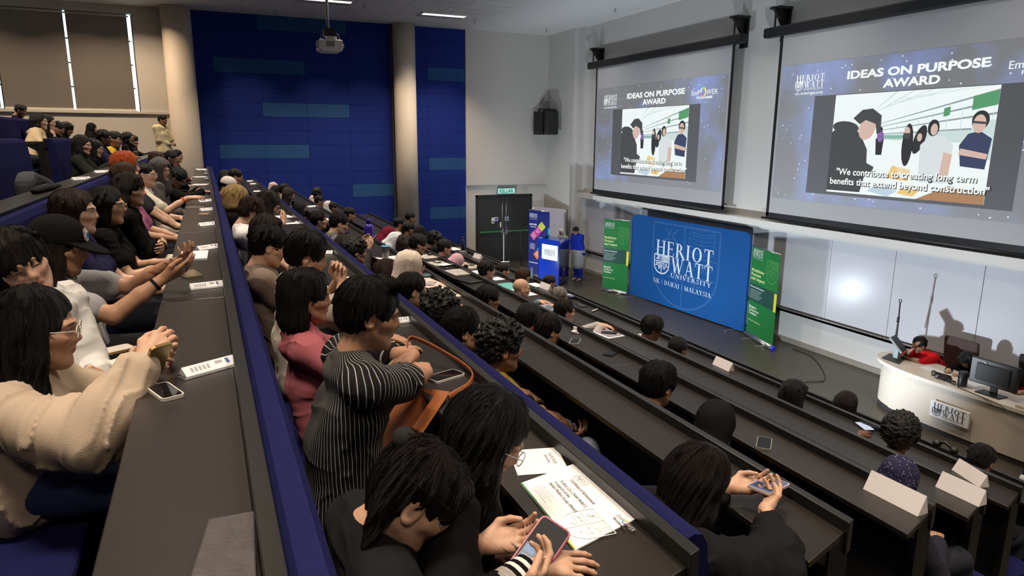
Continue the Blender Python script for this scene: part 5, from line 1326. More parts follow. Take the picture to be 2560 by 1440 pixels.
    else: F.chain([Nk+f*0.066-ZUP*0.04, Nk+r*0.064-ZUP*0.012, Nk-f*0.052+ZUP*0.004, Nk-r*0.064-ZUP*0.012, Nk+f*0.066-ZUP*0.04], [0.008]*5, 0.010)
    folds(F, top.get('fold', 0.005), rng, top.get('fsc', 1.0))
    P, Q = F.mesh()
    tm = top.get('mat') or fab(col, rough=top.get('rough', 0.88))
    put(top.get('name', 'shirt'), P, Q, tm, base, Sc, B)
    # --- trousers and shoes
    hl = max(h*1.8, 0.014)
    F = SDF(lo-0.02, hi+0.02, hl)
    F.cone(pv+r*0.075-ZUP*0.01, pv-r*0.075-ZUP*0.01, 0.112*tor, 0.112*tor, 0.03)
    for sd in (1, -1):
        hj, kn, an = legp[sd]; F.cone(hj, kn, 0.090*s, 0.068*s, 0.03); F.cone(kn, an-ZUP*0.0, 0.066*s, 0.052*s, 0.02)
    folds(F, 0.004, rng)
    P, Q = F.mesh(); put('trousers', P, Q, fab(legs), base, org)
    if not top.get('noshoes'):
        for sd in (1, -1):
            hj, kn, an = legp[sd]; F = SDF(an-0.12, an+f*0.25+0.12, 0.014)
            F.cone(an-ZUP*0.035, an+f*0.15-ZUP*0.043, 0.042, 0.034, 0.02)
            P, Q = F.mesh(); put('shoe', P, Q, M_DKGREY, base, an)
    # --- hair or headscarf
    if hair.get('style') not in (None, 'bald'):
        hh = max(min(h, 0.009), 0.0045)
        q = 0.24+hair.get('len', 0.1)*0.75 if hair['style'] in ('long', 'bob', 'mullet', 'pony', 'medium') else 0.20
        if hair['style'] in ('hijab', 'hood'): q = 0.36
        if hair['style'] == 'long': q = max(q, 0.50)
        F = SDF(H-np.array((0.20, 0.22 if q < 0.3 else 0.30, q)), H+np.array((0.20, 0.24, 0.22)), hh)
        hair_field(F, H, RH, hair, rng, s)
        if hair['style'] in ('hijab', 'hood'):
            folds(F, hair.get('fold', 0.0045), rng, 1.5)
            hm = hair.get('mat') or fab(hair['col'], rough=0.8); nm = 'headscarf' if hair['style'] == 'hijab' else 'hood'
        else:
            cur = hair['style'] in ('curly', 'afro')
            a0 = 0.004 if not cur else (0.006 if hair['style'] == 'curly' else 0.009)
            k1 = rng.uniform(0, 6, 4)
            Hx, Hy, Hz = H
            if cur:
                def fn(X, Y, Z): return a0*np.sin(95*X+3*np.sin(60*Y+k1[0]))*np.sin(90*Y+3*np.sin(70*Z+k1[1]))*np.sin(92*Z+2.5*np.sin(66*X+k1[2]))*1.6
            else:
                def fn(X, Y, Z):
                    lx = (X-Hx)*RH[0, 0]+(Y-Hy)*RH[1, 0]+(Z-Hz)*RH[2, 0]; ly = (X-Hx)*RH[0, 1]+(Y-Hy)*RH[1, 1]+(Z-Hz)*RH[2, 1]; lz = (X-Hx)*RH[0, 2]+(Y-Hy)*RH[1, 2]+(Z-Hz)*RH[2, 2]
                    az = np.arctan2(lx, ly+0.035)
                    return a0*(0.55*np.sin(17*az+2.0*np.sin(18*lz+k1[0])+k1[1])+0.45*np.sin(31*az+1.5*np.sin(25*lz+k1[2])+k1[3]))*np.clip((np.sqrt(lx**2+(ly+0.035)**2)-0.01)/0.05, 0, 1)
            F.wave(fn)
            hm = hair.get('mat') or hair_mat(hc, hairrough, cur); nm = 'hair'
        P, Q = F.mesh()
        if nm == 'hair' and h <= 0.0085 and hair['style'] not in ('curly', 'afro', 'crop') and not hair.get('capped'):
            big = h <= 0.0062
            V2, Q2 = strands(F, P, H, RH, rng, 3200 if big else 1300, (0.14 if hair['style'] in ('long', 'bob', 'pony') else 0.08 if hair['style'] == 'mullet' else 0.055), 0.0011 if big else 0.0017, face=hair['style'] in ('short', 'quiff', 'bun', 'long', 'mullet'))
            Q = np.concatenate([Q, Q2+len(P)]); P = np.concatenate([P, V2])
        put(nm, P, Q, hm, base, H, RH)
    if hair.get('tieband'):
        qd = np.array(hair.get('tie', (0, -0.105, 0.045))); F = SDF(H+RH @ qd-0.06, H+RH @ qd+0.06, 0.005)
        F.cone(H+RH @ (qd+np.array((0, -0.002, 0.0))), H+RH @ (qd+np.array((0, -0.026, 0.0))), 0.027, 0.027, 0.004); P, Q = F.mesh(); put('hair_tie', P, Q, fab((0.02, 0.02, 0.02)), base, H, RH)
    if cap:
        hh = max(min(h, 0.008), 0.005)
        F = SDF(H-0.22, H+np.array((0.26, 0.30, 0.24)), hh); E = lambda c, rr, k=0.01, op='u': F.ell(H+RH @ np.array(c), rr, RH, k, op)
        E((0, -0.016, 0.045), (0.092, 0.112, 0.092)); F.ell(H+RH @ np.array((0, 0.0, -0.085)), (0.2, 0.25, 0.105), RH, 0.008, 's')
        P, Q = F.mesh(); co = put('cap', P, Q, fab(cap), base, H, RH)
        F = SDF(H-0.25, H+0.28, hh)
        F.ell(H+RH @ np.array((0, 0.088, 0.022)), (0.088, 0.105, 0.016), RH @ rot(0, 12), 0.006); F.ell(H+RH @ np.array((0, 0.075, -0.012)), (0.10, 0.13, 0.026), RH @ rot(0, 14), 0.004, 's')
        P, Q = F.mesh()
        bo = put('brim', P, Q, fab(cap), base, H, RH)
        mb = bo.matrix_basis.copy(); bo.parent = co; bo.matrix_basis = co.matrix_basis.inverted() @ mb
        if cap[0] < 0.1:
            m = MB(); n = 16
            for ky, (rr, mi) in enumerate(((0.027, 0), (0.021, 1), (0.012, 2))):
                ring = []
                for i in range(n):
                    t = 2*PI*i/n; ax, az = 0.010+rr*math.cos(t), 0.068+rr*1.1*math.sin(t)
                    yy = -0.016+0.112*math.sqrt(max(0.0, 1-(ax/0.092)**2-((az-0.045)/0.092)**2))
                    ring.append((ax, yy+0.004+0.0015*ky, az))
                m.poly(ring, mi)
            bm = m.build('cap_badge', [fab((0.62, 0.52, 0.35)), fab((0.72, 0.74, 0.78)), fab((0.02, 0.16, 0.50))], co, world=False)
            bm.location = (0, 0, 0)
    if glasses:
        m = MB()
        for sx in (-1, 1):
            ring = [(sx*0.033+0.0225*math.cos(t), 0.101-0.10*abs(abs(sx*0.033+0.0225*math.cos(t))-0.02)**1.3, 0.000+0.019*math.sin(t)) for t in [2*PI*i/16 for i in range(17)]]
            m.tube(ring, glasses.get('r', 0.0014), 5, caps=False)
            m.tube([(sx*0.055, 0.098, 0.006), (sx*0.072, 0.055, 0.006), (sx*0.079, -0.005, 0.006), (sx*0.078, -0.022, -0.012)], glasses.get('r', 0.0014), 5)
        m.tube([(-0.011, 0.102, 0.004), (0, 0.106, 0.007), (0.011, 0.102, 0.004)], glasses.get('r', 0.0014), 5)
        o = m.build('glasses', glasses.get('mat', M_DKGREY), base, world=False)
        M = Matrix([list(RH[i]*s) for i in range(3)]).to_4x4(); M.translation = Vector(H)-base.location; o.matrix_basis = M
    if extras: extras(base, dict(H=H, RH=RH, B=B, r=r, f=f, Sc=Sc, Nk=Nk, arms=arms, pv=pv, Sh=Sh))
    return base
HD = {'beige': (17.28, -0.49, 3.26), 'smile': (15.53, -0.87, 3.18), 'cap': (15.56, -0.71, 3.34), 'longbrown': (14.95, -0.69, 3.39), 'glassblack': (14.22, -0.61, 3.35), 'armscross': (13.62, -0.50, 3.42), 'behind': (13.11, -0.57, 3.48), 'orange': (12.10, -0.67, 3.53), 'buzz': (11.16, -0.60, 3.40), 'hoodie': (11.50, -0.42, 3.45), 'leanblk': (10.36, -0.30, 3.31), 'wglass': (8.51, -0.61, 3.46), 'a13': (6.13, -0.52, 3.44), 'a14': (4.49, -0.46, 3.45), 'V1': (9.24, -1.41, 3.69), 'V2': (8.13, -1.41, 3.63), 'V3': (6.99, -1.41, 3.77), 'V4': (5.78, -1.41, 3.75), 'V6': (3.14, -1.41, 3.77), 'V7': (2.03, -1.41, 3.70), 'U1': (6.41, -2.33, 3.99), 'U2': (5.43, -2.33, 4.01), 'U4': (3.83, -2.33, 3.96), 'U5': (0.41, -2.33, 3.97), 'T1': (2.85, -3.25, 4.29), 'b1': (7.26, 0.28, 3.12), 'b2': (7.94, 0.43, 3.19), 'whitecap': (8.98, 0.28, 3.12), 'blond': (12.13, 0.26, 3.18), 'jersey': (13.50, 0.33, 3.19), 'writer': (13.11, 0.49, 3.20), 'b7': (14.34, 0.37, 3.13), 'grey': (15.28, 0.31, 3.15), 'clasp': (15.69, 0.50, 3.15), 'pink': (16.46, 0.37, 3.09), 'pin': (17.29, 0.48, 3.20), 'stripejk': (18.12, 0.60, 3.05), 'pony': (18.26, 0.36, 3.01), 'c1': (3.21, 1.37, 2.69), 'c2': (3.76, 1.37, 2.65), 'c3': (5.64, 1.37, 2.80), 'c4': (6.31, 1.37, 2.77), 'c5': (5.79, 1.37, 2.57), 'c6': (7.89, 1.37, 2.67), 'c7': (9.94, 1.37, 2.69), 'c8': (11.55, 1.37, 2.83), 'c9': (11.41, 1.37, 2.63), 'c10': (12.48, 1.37, 2.64), 'c11': (14.41, 1.24, 2.73), 'c12': (14.70, 1.33, 2.86), 'c13': (14.96, 1.27, 2.74), 'c14': (15.62, 1.26, 2.73), 'c15': (16.18, 1.22, 2.77), 'c16': (16.55, 1.29, 2.77), 'c17': (17.96, 1.40, 2.69), 'd1': (3.40, 2.29, 2.56), 'd2': (3.65, 2.29, 2.40), 'd4': (4.96, 2.29, 2.39), 'd5': (6.05, 2.29, 2.39), 'd7': (10.08, 2.29, 2.45), 'd8': (10.41, 2.29, 2.41), 'd9': (10.98, 2.29, 2.45), 'd10': (11.60, 2.29, 2.54), 'd12': (13.90, 2.29, 2.36), 'd13': (14.77, 2.29, 2.38), 'd14': (15.12, 2.29, 2.38), 'd15': (16.52, 2.29, 2.42), 'd16': (17.02, 2.29, 2.38), 'e1': (7.15, 3.21, 2.24), 'e2': (7.87, 3.21, 2.23), 'e3': (8.40, 3.21, 2.36), 'e4': (8.51, 3.21, 2.25), 'e5': (9.29, 3.21, 2.23), 'e6': (9.83, 3.21, 2.19), 'e7': (9.49, 3.21, 2.06), 'e8': (10.34, 3.21, 2.05), 'e9': (11.55, 3.21, 2.15), 'e10': (12.61, 3.21, 2.12), 'e11': (13.67, 3.21, 2.10), 'e12': (17.39, 3.21, 2.06), 'f1': (9.92, 4.13, 1.79), 'f2': (10.67, 4.13, 1.84), 'f3': (11.82, 4.13, 1.78), 'f4': (13.89, 4.13, 1.88), 'f5': (14.20, 4.13, 1.81), 'f6': (15.80, 4.13, 1.82), 'f7': (16.73, 4.13, 1.88), 'g1': (9.73, 5.05, 1.49), 'g2': (15.55, 5.05, 1.51), 'g3': (16.73, 5.05, 1.51), 'dh': (2.75, 2.29, 2.32), 'c8b': (12.33, 1.37, 2.91), }
# ---------------------------------------------------------------- things on the desks
M_PAPER = mat('paper', (0.74, 0.75, 0.77), 0.7); M_PAPERW = mat('warm_paper', (0.72, 0.69, 0.63), 0.7)
M_INK = mat('print_blue', (0.06, 0.09, 0.30), 0.6); M_INKG = mat('print_grey', (0.33, 0.34, 0.38), 0.6); M_INKD = mat('print_dark', (0.04, 0.04, 0.05), 0.6)
M_GLASSD = mat('phone_glass', (0.006, 0.006, 0.007), 0.08, spec=0.6); M_LEAFREFL = mat('leaflet_reflection', (0.05, 0.05, 0.06), 0.15)
def rect(cx, cy, z, w, d, rz, x0=-0.5, y0=-0.5, x1=0.5, y1=0.5):
    c, s = math.cos(rz), math.sin(rz)
    return [(cx+(x*w)*c-(y*d)*s, cy+(x*w)*s+(y*d)*c, z) for x, y in ((x0, y0), (x1, y0), (x1, y1), (x0, y1))]
def slab(name, cx, cy, z, w, d, h, rz, m, parent=None, bevel=0.0):
    b = MB(); b.box((cx, cy, z+h/2), (w, d, h), rz); return b.build(name, m, parent, bevel=bevel)

def leaflet(p, q, k, label, big=True):
    """long folded information leaflet standing as a low ridge, from p (audience side) to q (rail side)"""
    z = DZ[k]; a, b = Vector((*p, z)), Vector((*q, z)); u = (b-a).normalized(); n = Vector((-u.y, u.x, 0))
    t = thing('leaflet', (a+b)/2, label, 'leaflet', 'folded leaflets on the desks')
    w = 0.026
    m = MB(); m.prism([a+n*w+Vector((0, 0, 0.001)), a-n*w+Vector((0, 0, 0.001)), a-n*w*0.9+Vector((0, 0, 0.004)), a+n*w*0.1+Vector((0, 0, 0.024))], b-a); m.build('folded_sheet', M_PAPER, t)
    if big:
        m = MB()
        def on(s0, s1, r0, r1, mi):   # on the camera-side slope
            P = lambda s, r: a+(b-a)*s+(n*w*0.1+Vector((0, 0, 0.0245)))*(1-r)+(-n*w*0.9+Vector((0, 0, 0.0045)))*r+n*-0.0006
            m.poly([P(s0, r0), P(s1, r0), P(s1, r1), P(s0, r1)], mi)
        for i in range(5): on(0.12+0.07*i, 0.16+0.07*i, 0.3, 0.75, 1)
        on(0.55, 0.68, 0.2, 0.5, 1); on(0.74, 0.80, 0.15, 0.7, 0)
        m.build('print', [M_INK, M_INKG], t)
    m = MB(); m.prism(rect((a.x+b.x)/2+n.x*-0.03, (a.y+b.y)/2, z+0.0005, 0.05, (b-a).length*1.04, math.atan2(u.y, u.x)-PI/2), (0, 0, 0.001)); m.build('painted_reflection', M_LEAFREFL, t)  # dark sheet painted in as the leaflet's reflection on the worktop
    return t
for i, (p, q, k, lab) in enumerate([
    ((17.465, -0.111), (17.378, 0.045), 'A', 'folded white leaflet on the foreground desk beside the beige sweatshirt\'s elbow'),
    ((16.176, -0.11), (16.141, 0.04), 'A', 'folded white leaflet on the foreground desk just before the gold-edged phone'),
    ((14.972, -0.087), (14.885, 0.045), 'A', 'folded white leaflet just beyond the white notebook'),
    ((13.694, -0.084), (13.608, 0.04), 'A', 'folded white leaflet between the white notebook and the tan case'),
    ((12.457, -0.08), (12.388, 0.04), 'A', 'folded white leaflet between the tan case and the white-edged phone'),
    ((11.47, -0.095), (11.367, 0.035), 'A', 'folded white leaflet at the fingertips of the arm with the orange wristband'),
    ((12.453, -1.084), (12.35, -0.96), 'V', 'folded white leaflet on the back desk near the grey backpack'),
    ((11.103, -1.078), (10.99, -0.95), 'V', 'folded white leaflet on the back desk beyond the first one there'),
    ((12.312, 0.854), (12.306, 0.97), 'B', 'folded white leaflet on the desk in front of the white jersey'),
    ((14.742, 0.859), (14.767, 0.965), 'B', 'folded white leaflet on the desk in front of the clasped hands'),
    ((13.49, 0.87), (13.517, 0.965), 'B', 'folded white leaflet on the desk in front of the grey T-shirt'),
    ((15.998, 0.894), (15.996, 0.968), 'B', 'folded white leaflet beyond the white phone and tan bag strap'),
    ((2.711, 0.846), (2.604, 0.965), 'B', 'folded leaflet at the far end of the certificate\'s desk row'),
    ((3.741, 0.847), (3.655, 0.965), 'B', 'folded leaflet second from the far end of the certificate\'s desk row'),
    ((6.038, 1.722), (5.932, 1.88), 'C', 'folded leaflet on the desk below the grey headscarf in the middle rows')]):
    leaflet(p, q, k, lab, i < 12)

def sheet(name, cx, cy, k, w, d, rz, label, m=None, cat='paper', group=None, lift=0.0, lines=0, h=0.0012):
    z = DZ[k]+0.0004+lift; t = thing(name, (cx, cy, z), label, cat, group)
    slab('sheet', cx, cy, z, w, d, h, rz, m or M_PAPER, t)
    if lines:
        b = MB()
        for i in range(lines): b.poly(rect(cx, cy, z+h+0.0004, w, d, rz, -0.4, 0.36-0.7*i/lines, 0.40-0.12*(i % 3), 0.375-0.7*i/lines))
        b.build('print', M_INKG, t)
    return t
# printed map leaflet lying flat by the tan strap
mp = sheet('map_leaflet', 17.225, 0.925, 'B', 0.135, 0.115, -0.35, 'white printed leaflet with a blue map lying beside the tan bag strap', cat='leaflet')
z = DZ['B']+0.0022; m = MB(); m.poly(rect(17.225, 0.925, z, 0.135, 0.115, -0.35, 0.12, -0.10, 0.36, 0.18), 0); m.poly(rect(17.225, 0.925, z, 0.135, 0.115, -0.35, 0.0, -0.2, 0.14, 0.02), 0)
for i in range(5): m.poly(rect(17.225, 0.925, z, 0.135, 0.115, -0.35, -0.4, -0.3+0.12*i, -0.1, -0.26+0.12*i), 1)
for i in range(3): m.poly(rect(17.225, 0.925, z, 0.135, 0.115, -0.35, 0.36, -0.42+0.12*i, 0.44, -0.34+0.12*i), 2)
for i in range(4): m.poly(rect(17.225, 0.925, z, 0.135, 0.115, -0.35, -0.30+0.14*i, 0.30, -0.22+0.14*i, 0.40), 2)
m.build('print', [M_INK, mat('print_pink', (0.45, 0.25, 0.38), 0.6), M_INKD], mp)

# the certificate: a thick sheet with its text running along the row, read from the audience side's aisle end
ce = thing('certificate', (18.08, 0.88, DZ['B']), 'white Certificate of Achievement sheet lying near the aisle end of the desk', 'certificate')
CQ = [Vector((17.878, 0.975, DZ['B']+0.001)), Vector((17.925, 0.772, DZ['B']+0.001)), Vector((18.283, 0.756, DZ['B']+0.001)), Vector((18.222, 0.970, DZ['B']+0.001))]
m = MB(); m.prism([CQ[1], CQ[2], CQ[3], CQ[0]], (0, 0, 0.004)); m.build('sheet', mat('certificate_card', (0.80, 0.80, 0.80), 0.55), ce)
def CF(k):
    o = CQ[1]+Vector((0, 0, 0.0055+0.0005*k)); return frame(o, CQ[2]-CQ[1], Vector((0.05, 1, 0)))
txt(ce, 'Certificate of Achievement', CF(0), 0.035, 0.142, 0.0165, M_INKD, bold=0.004, width=0.148)
txt(ce, 'A Silent Cry: CNVR PAWS S', CF(0), 0.030, 0.112, 0.0155, M_INKD, bold=0.004, width=0.158)
txt(ce, 'in support of the', CF(0), 0.030, 0.094, 0.0155, M_INKD, bold=0.004, width=0.095)
txt(ce, 'Animal Welfare Society (PAWS)', CF(0), 0.030, 0.076, 0.0155, M_INKD, bold=0.004, width=0.172)
m = MB(); uni_logo(m, CF(0), 0.018, 0.160, 0.062, rich=False); m.build('university_logo', mat('print_silver', (0.42, 0.43, 0.45), 0.5), ce)
m = MB(); shield_mb(m, CF(0), 0.20, 0.012, 0.13, 0.125, 0, 0.02, True); m.build('watermark_shield', mat('print_faint', (0.69, 0.70, 0.70), 0.6), ce)
txt(ce, 'EmP', CF(0), 0.255, 0.172, 0.021, M_INKG, width=0.028); txt(ce, 'WER', CF(0), 0.302, 0.172, 0.021, M_INKG, width=0.036)
txt(ce, 'PROGRAMME', CF(0), 0.262, 0.158, 0.010, M_INKD, bold=0.02, width=0.062)
m = MB()
for i in range(16):
    t0, t1 = 2*PI*i/16, 2*PI*(i+1)/16
    m.poly([CF(0) @ Vector((0.2925+r*math.cos(t), 0.179+r*math.sin(t), 0)) for r, t in ((0.0095, t0), (0.0095, t1), (0.006, t1), (0.006, t0))], i*4//16)
m.build('programme_ring', [mat('ring_%d' % i, c, 0.5) for i, c in enumerate(((0.75, 0.2, 0.2), (0.8, 0.5, 0.05), (0.05, 0.35, 0.7), (0.25, 0.1, 0.5)))], ce)
m = MB(); m.poly([CF(0) @ Vector(q) for q in ((0.0, 0.0, 0), (0.30, 0.0, 0), (0.30, 0.004, 0), (0.0, 0.004, 0))], 0); m.poly([CF(0) @ Vector(q) for q in ((0.30, 0.0, 0), (0.355, 0.0, 0), (0.355, 0.004, 0), (0.30, 0.004, 0))], 1)
for i in range(5): m.poly([CF(0) @ Vector(q) for q in ((0.03, 0.055-0.008*i, 0), (0.13-0.02*(i % 2), 0.055-0.008*i, 0), (0.13-0.02*(i % 2), 0.057-0.008*i, 0), (0.03, 0.057-0.008*i, 0))], 2)
m.build('edge_band', [mat('print_green', (0.03, 0.22, 0.06), 0.5), mat('print_yellow', (0.75, 0.62, 0.03), 0.5), mat('print_faint', (0.69, 0.70, 0.70), 0.6)], ce)
a4 = sheet('programme_sheet', 17.81, 0.885, 'B', 0.17, 0.16, -0.25, 'white programme sheet partly covered by dark hair, beside the certificate')
FA = frame((17.775, 0.935, DZ['B']+0.0024), (1, -0.2, 0), (0.2, 1, 0)); txt(a4, 'EmPOWER', FA, 0, 0, 0.02, M_INKG, width=0.075); txt(a4, 'PROGRAMME', FA, 0.01, -0.014, 0.009, M_INKD, width=0.055)

def phone(cx, cy, z, rz, label, rim=(0.02, 0.02, 0.02), screen=None, L=0.155, W=0.076, M=None, group=None, back=False, metal=0.0):
    t = thing('phone', (cx, cy, z), label, 'phone', group)
    T = Matrix.Translation((cx, cy, z)) @ (M.to_4x4() if M is not None else Matrix.Rotation(rz, 4, 'Z'))
    def rr(w, l, r, zz): return [T @ Vector((sx*(w/2-r)+r*math.cos(a), sy*(l/2-r)+r*math.sin(a), zz)) for sx, sy, a0 in ((1, 1, 0), (-1, 1, PI/2), (-1, -1, PI), (1, -1, 1.5*PI)) for a in (a0, a0+PI/6, a0+PI/3, a0+PI/2)]
    up_ = T.to_3x3() @ Vector((0, 0, 1))
    m = MB(); m.prism(rr(W, L, 0.012, 0.0), up_*0.009); m.build('case', mat('phone_rim_%02x%02x%02x' % tuple(int(c*255) for c in rim), rim, 0.3, metal=metal), t)
    sm_ = M_GLASSD if screen is None else screen
    m = MB(); m.prism(rr(W-0.008, L-0.008, 0.009, 0.009), up_*0.0006); m.build('screen' if not back else 'back', sm_, t)
    return t, T
phone(15.82, -0.115, DZ['A'], -1.35, 'black phone with a gold edge lying by the cap wearer\'s hands', (0.30, 0.25, 0.16), L=0.2, W=0.085, metal=0.7)
phone(12.09, -0.13, DZ['A'], -0.35, 'white-edged phone before the arm with the orange wristband', (0.5, 0.5, 0.5))
phone(12.82, -0.045, DZ['A'], -0.3, 'small tan phone case lying face down on the foreground desk', (0.45, 0.32, 0.2), mat('tan_case', (0.46, 0.33, 0.21), 0.5), L=0.085, W=0.065, back=True)
nb = thing('notebook', (15.24, -0.105, DZ['A']), 'white notebook with a grey card case on it, at the cap wearer\'s fingertips', 'notebook')
slab('cover', 15.24, -0.105, DZ['A'], 0.30, 0.155, 0.014, -0.03, M_PAPER, nb, 0.002)
cc = thing('card_case', (15.30, -0.14, DZ['A']+0.014), 'clear grey card case lying on the white notebook', 'case')
slab('lid', 15.30, -0.14, DZ['A']+0.014, 0.16, 0.065, 0.008, -0.03, plas((0.42, 0.41, 0.38), 0.25), cc, 0.002); slab('inlay', 15.30, -0.14, DZ['A']+0.0222, 0.12, 0.04, 0.0006, -0.03, plas((0.55, 0.54, 0.52), 0.3), cc)
m = MB(); m.tube([(10.934, -0.15, DZ['A']+0.006), (10.84, -0.01, DZ['A']+0.006)], 0.005, 8); tag(m.build('pen', plas((0.5, 0.42, 0.33), 0.3)), 'slim beige pen on the desk near the dozing person in black', 'pen')
lw = thing('leather_folder', (18.50, -0.01, DZ['A']), 'dark worn leather folder at the near end of the foreground desk', 'folder')
M_LEA = mat('worn_leather', (0.055, 0.05, 0.05), 0.38, spec=0.5, noise=(30, 0.4), bump=(150, 0.25))
m = MB(); m.prism([(18.375, -0.045, DZ['A']+0.016), (18.378, 0.032, DZ['A']+0.016), (18.62, 0.02, DZ['A']+0.016), (18.62, -0.085, DZ['A']+0.016)], (0, 0, 0.007)); m.build('front_cover', M_LEA, lw, bevel=0.003)
m = MB(); m.prism([(18.378, -0.045, DZ['A']+0.001), (18.382, 0.034, DZ['A']+0.001), (18.62, 0.022, DZ['A']+0.001), (18.62, -0.085, DZ['A']+0.001)], (0, 0, 0.006)); m.build('back_cover', M_LEA, lw, bevel=0.002)
m = MB(); m.prism([(18.384, -0.04, DZ['A']+0.007), (18.388, 0.026, DZ['A']+0.007), (18.61, 0.014, DZ['A']+0.007), (18.61, -0.08, DZ['A']+0.007)], (0, 0, 0.009)); m.build('inner_pages', M_DKGREY, lw)
for i, (x, y, w, d, rz) in enumerate([(6.3, -0.10, 0.28, 0.2, 0.3), (8.45, -0.09, 0.3, 0.21, -0.2), (3.2, -0.08, 0.5, 0.2, 0.1)]):
    sheet('paper', x, y, 'A', w, d, rz, ['white sheet on the far stretch of the foreground desk, beyond the person slumped in black', 'white open pages before the person slumped in black', 'white sheets at the far end of the foreground desk under the beige column'][i], lines=8)
for i, x in enumerate((7.3, 5.5, 4.4)):
    tag(slab('pencil_case', x, 0.0, DZ['A'], 0.12, 0.07, 0.03, 0.1*i, M_INKG, bevel=0.008), 'small grey pouch on the far stretch of the foreground desk', 'pouch', 'grey pouches at the far end of the desk')

# row V
bp = thing('backpack', (11.95, -1.42, SEATZ['V']+0.0), 'grey backpack leaning on the blue bench at the left edge of the frame', 'backpack')
m = MB(); m.prism([(12.35, -1.56, 2.98), (11.35, -1.56, 2.98), (11.30, -1.52, 3.28), (11.75, -1.5, 3.40), (12.28, -1.52, 3.50), (12.40, -1.54, 3.42)], (0, 0.16, 0)); m.build('main_pouch', fab((0.07, 0.075, 0.085)), bp, bevel=0.05)
m = MB(); m.tube([(12.33, -1.40, 3.44), (12.05, -1.36, 3.38), (11.5, -1.35, 3.22)], 0.012, 6); m.build('shoulder_strap', fab((0.04, 0.04, 0.05)), bp)
m = MB(); m.tube([(14.15, -1.05, DZ['V']+0.022), (13.85, -1.03, DZ['V']+0.024), (13.55, -1.0, DZ['V']+0.02)], [0.022, 0.03, 0.012], 10); tag(m.build('folded_umbrella', fab((0.025, 0.025, 0.028))), 'black folded umbrella lying on the back desk at the frame edge', 'umbrella')
M_CLEAR = mat('clear_cup', (0.75, 0.78, 0.8), 0.1, trans=0.7)
for i, (x, y, c, lab) in enumerate([(6.9, -1.10, (0.55, 0.5, 0.45), 'clear domed drink cup on the back desk before the yellow shirt'), (5.42, -1.12, (0.5, 0.5, 0.5), 'clear cup with a straw on the back desk near the far wall'), (8.92, -1.10, (0.45, 0.28, 0.27), 'clear cup of pinkish drink on the back desk')]):
    t = thing('drink_cup', (x, y, DZ['V']), lab, 'cup', 'drink cups on the desks'); z = DZ['V']
    m = MB(); m.lathe((x, y, z), [(0.03, 0), (0.043, 0.11), (0.044, 0.112), (0.04, 0.112), (0.028, 0.004)], 16); m.build('cup', M_CLEAR, t)
    m = MB(); m.lathe((x, y, z+0.004), [(0.027, 0), (0.036, 0.07), (0.001, 0.07)], 16); m.build('drink', plas(c, 0.2), t)
    m = MB(); m.lathe((x, y, z+0.112), [(0.045, 0), (0.045, 0.006), (0.038, 0.03 if i == 0 else 0.008), (0.015, 0.045 if i == 0 else 0.009)], 16); m.build('lid', M_CLEAR, t)
    m = MB(); m.tube([(x, y, z+0.02), (x+0.02, y, z+0.19)], 0.004, 6); m.build('straw', M_DKGREY, t)

# row B
sheet('paper', 10.4, 0.87, 'B', 0.29, 0.19, 0.2, 'white sheet being written on, before the person in the white jersey', lines=0)
sheet('paper', 11.1, 0.87, 'B', 0.28, 0.20, 0.05, 'white sheet with a pen on it, before the person in the white jersey', lines=6)
m = MB(); m.tube([(11.12, 0.80, DZ['B']+0.008), (11.05, 0.93, DZ['B']+0.008)], 0.006, 8); tag(m.build('pen', M_DKGREY), 'dark pen lying on the white sheet before the white jersey', 'pen')
phone(10.85, 0.80, DZ['B']+0.003, 0.2, 'tablet in a brown case on the desk before the white jersey', (0.30, 0.17, 0.11), plas((0.20, 0.22, 0.27), 0.2), L=0.16, W=0.22)
yl = thing('pencil_pouch', (7.45, 0.95, DZ['B']), 'yellow pencil pouch with a grey panel on a far desk', 'pouch'); slab('pouch', 7.45, 0.95, DZ['B'], 0.24, 0.05, 0.05, -0.4, plas((0.60, 0.55, 0.04), 0.5), yl, 0.01); slab('panel', 7.45, 0.95, DZ['B']+0.0505, 0.12, 0.03, 0.001, -0.4, M_PAPER, yl)
sheet('paper', 5.8, 0.88, 'B', 0.30, 0.18, -0.1, 'white sheet on the far desk before the white cap'); sheet('paper', 7.0, 0.93, 'B', 0.22, 0.09, -0.1, 'white sheet beside the yellow pencil pouch')
phone(16.955, 0.862, DZ['B'], 0.35, 'black phone in a white case on the desk inside the tan bag strap', (0.62, 0.60, 0.58), L=0.155, W=0.085)
hb = thing('handbag', (17.3, 0.66, DZ['B']-0.25), 'tan leather handbag hanging at the desk edge beside the pinstriped shirt, strap on the desk', 'handbag')
M_TAN = mat('tan_leather', (0.30, 0.095, 0.030), 0.42, spec=0.45, noise=(30, 0.12))
m = MB(); z = DZ['B']
P3 = [(16.72, 0.76, z+0.06), (16.66, 0.79, z+0.10), (16.70, 0.85, z+0.085), (16.83, 0.925, z+0.05), (16.95, 0.962, z+0.03), (17.04, 0.955, z+0.022), (17.13, 0.90, z+0.018), (17.19, 0.83, z+0.02), (17.21, 0.79, z+0.012)]
m.tube(spl(P3, 5), 0.0125, 10, flat=0.32); m.build('strap', M_TAN, hb)
m = MB(); m.prism([(17.04, 0.72, z+0.005), (17.20, 0.80, z+0.03), (17.30, 0.72, z+0.005), (17.42, 0.55, z-0.12), (17.50, 0.48, z-0.30), (17.30, 0.46, z-0.32), (17.10, 0.58, z-0.15)], (-0.06, -0.03, -0.01)); m.build('body', M_TAN, hb, bevel=0.02)

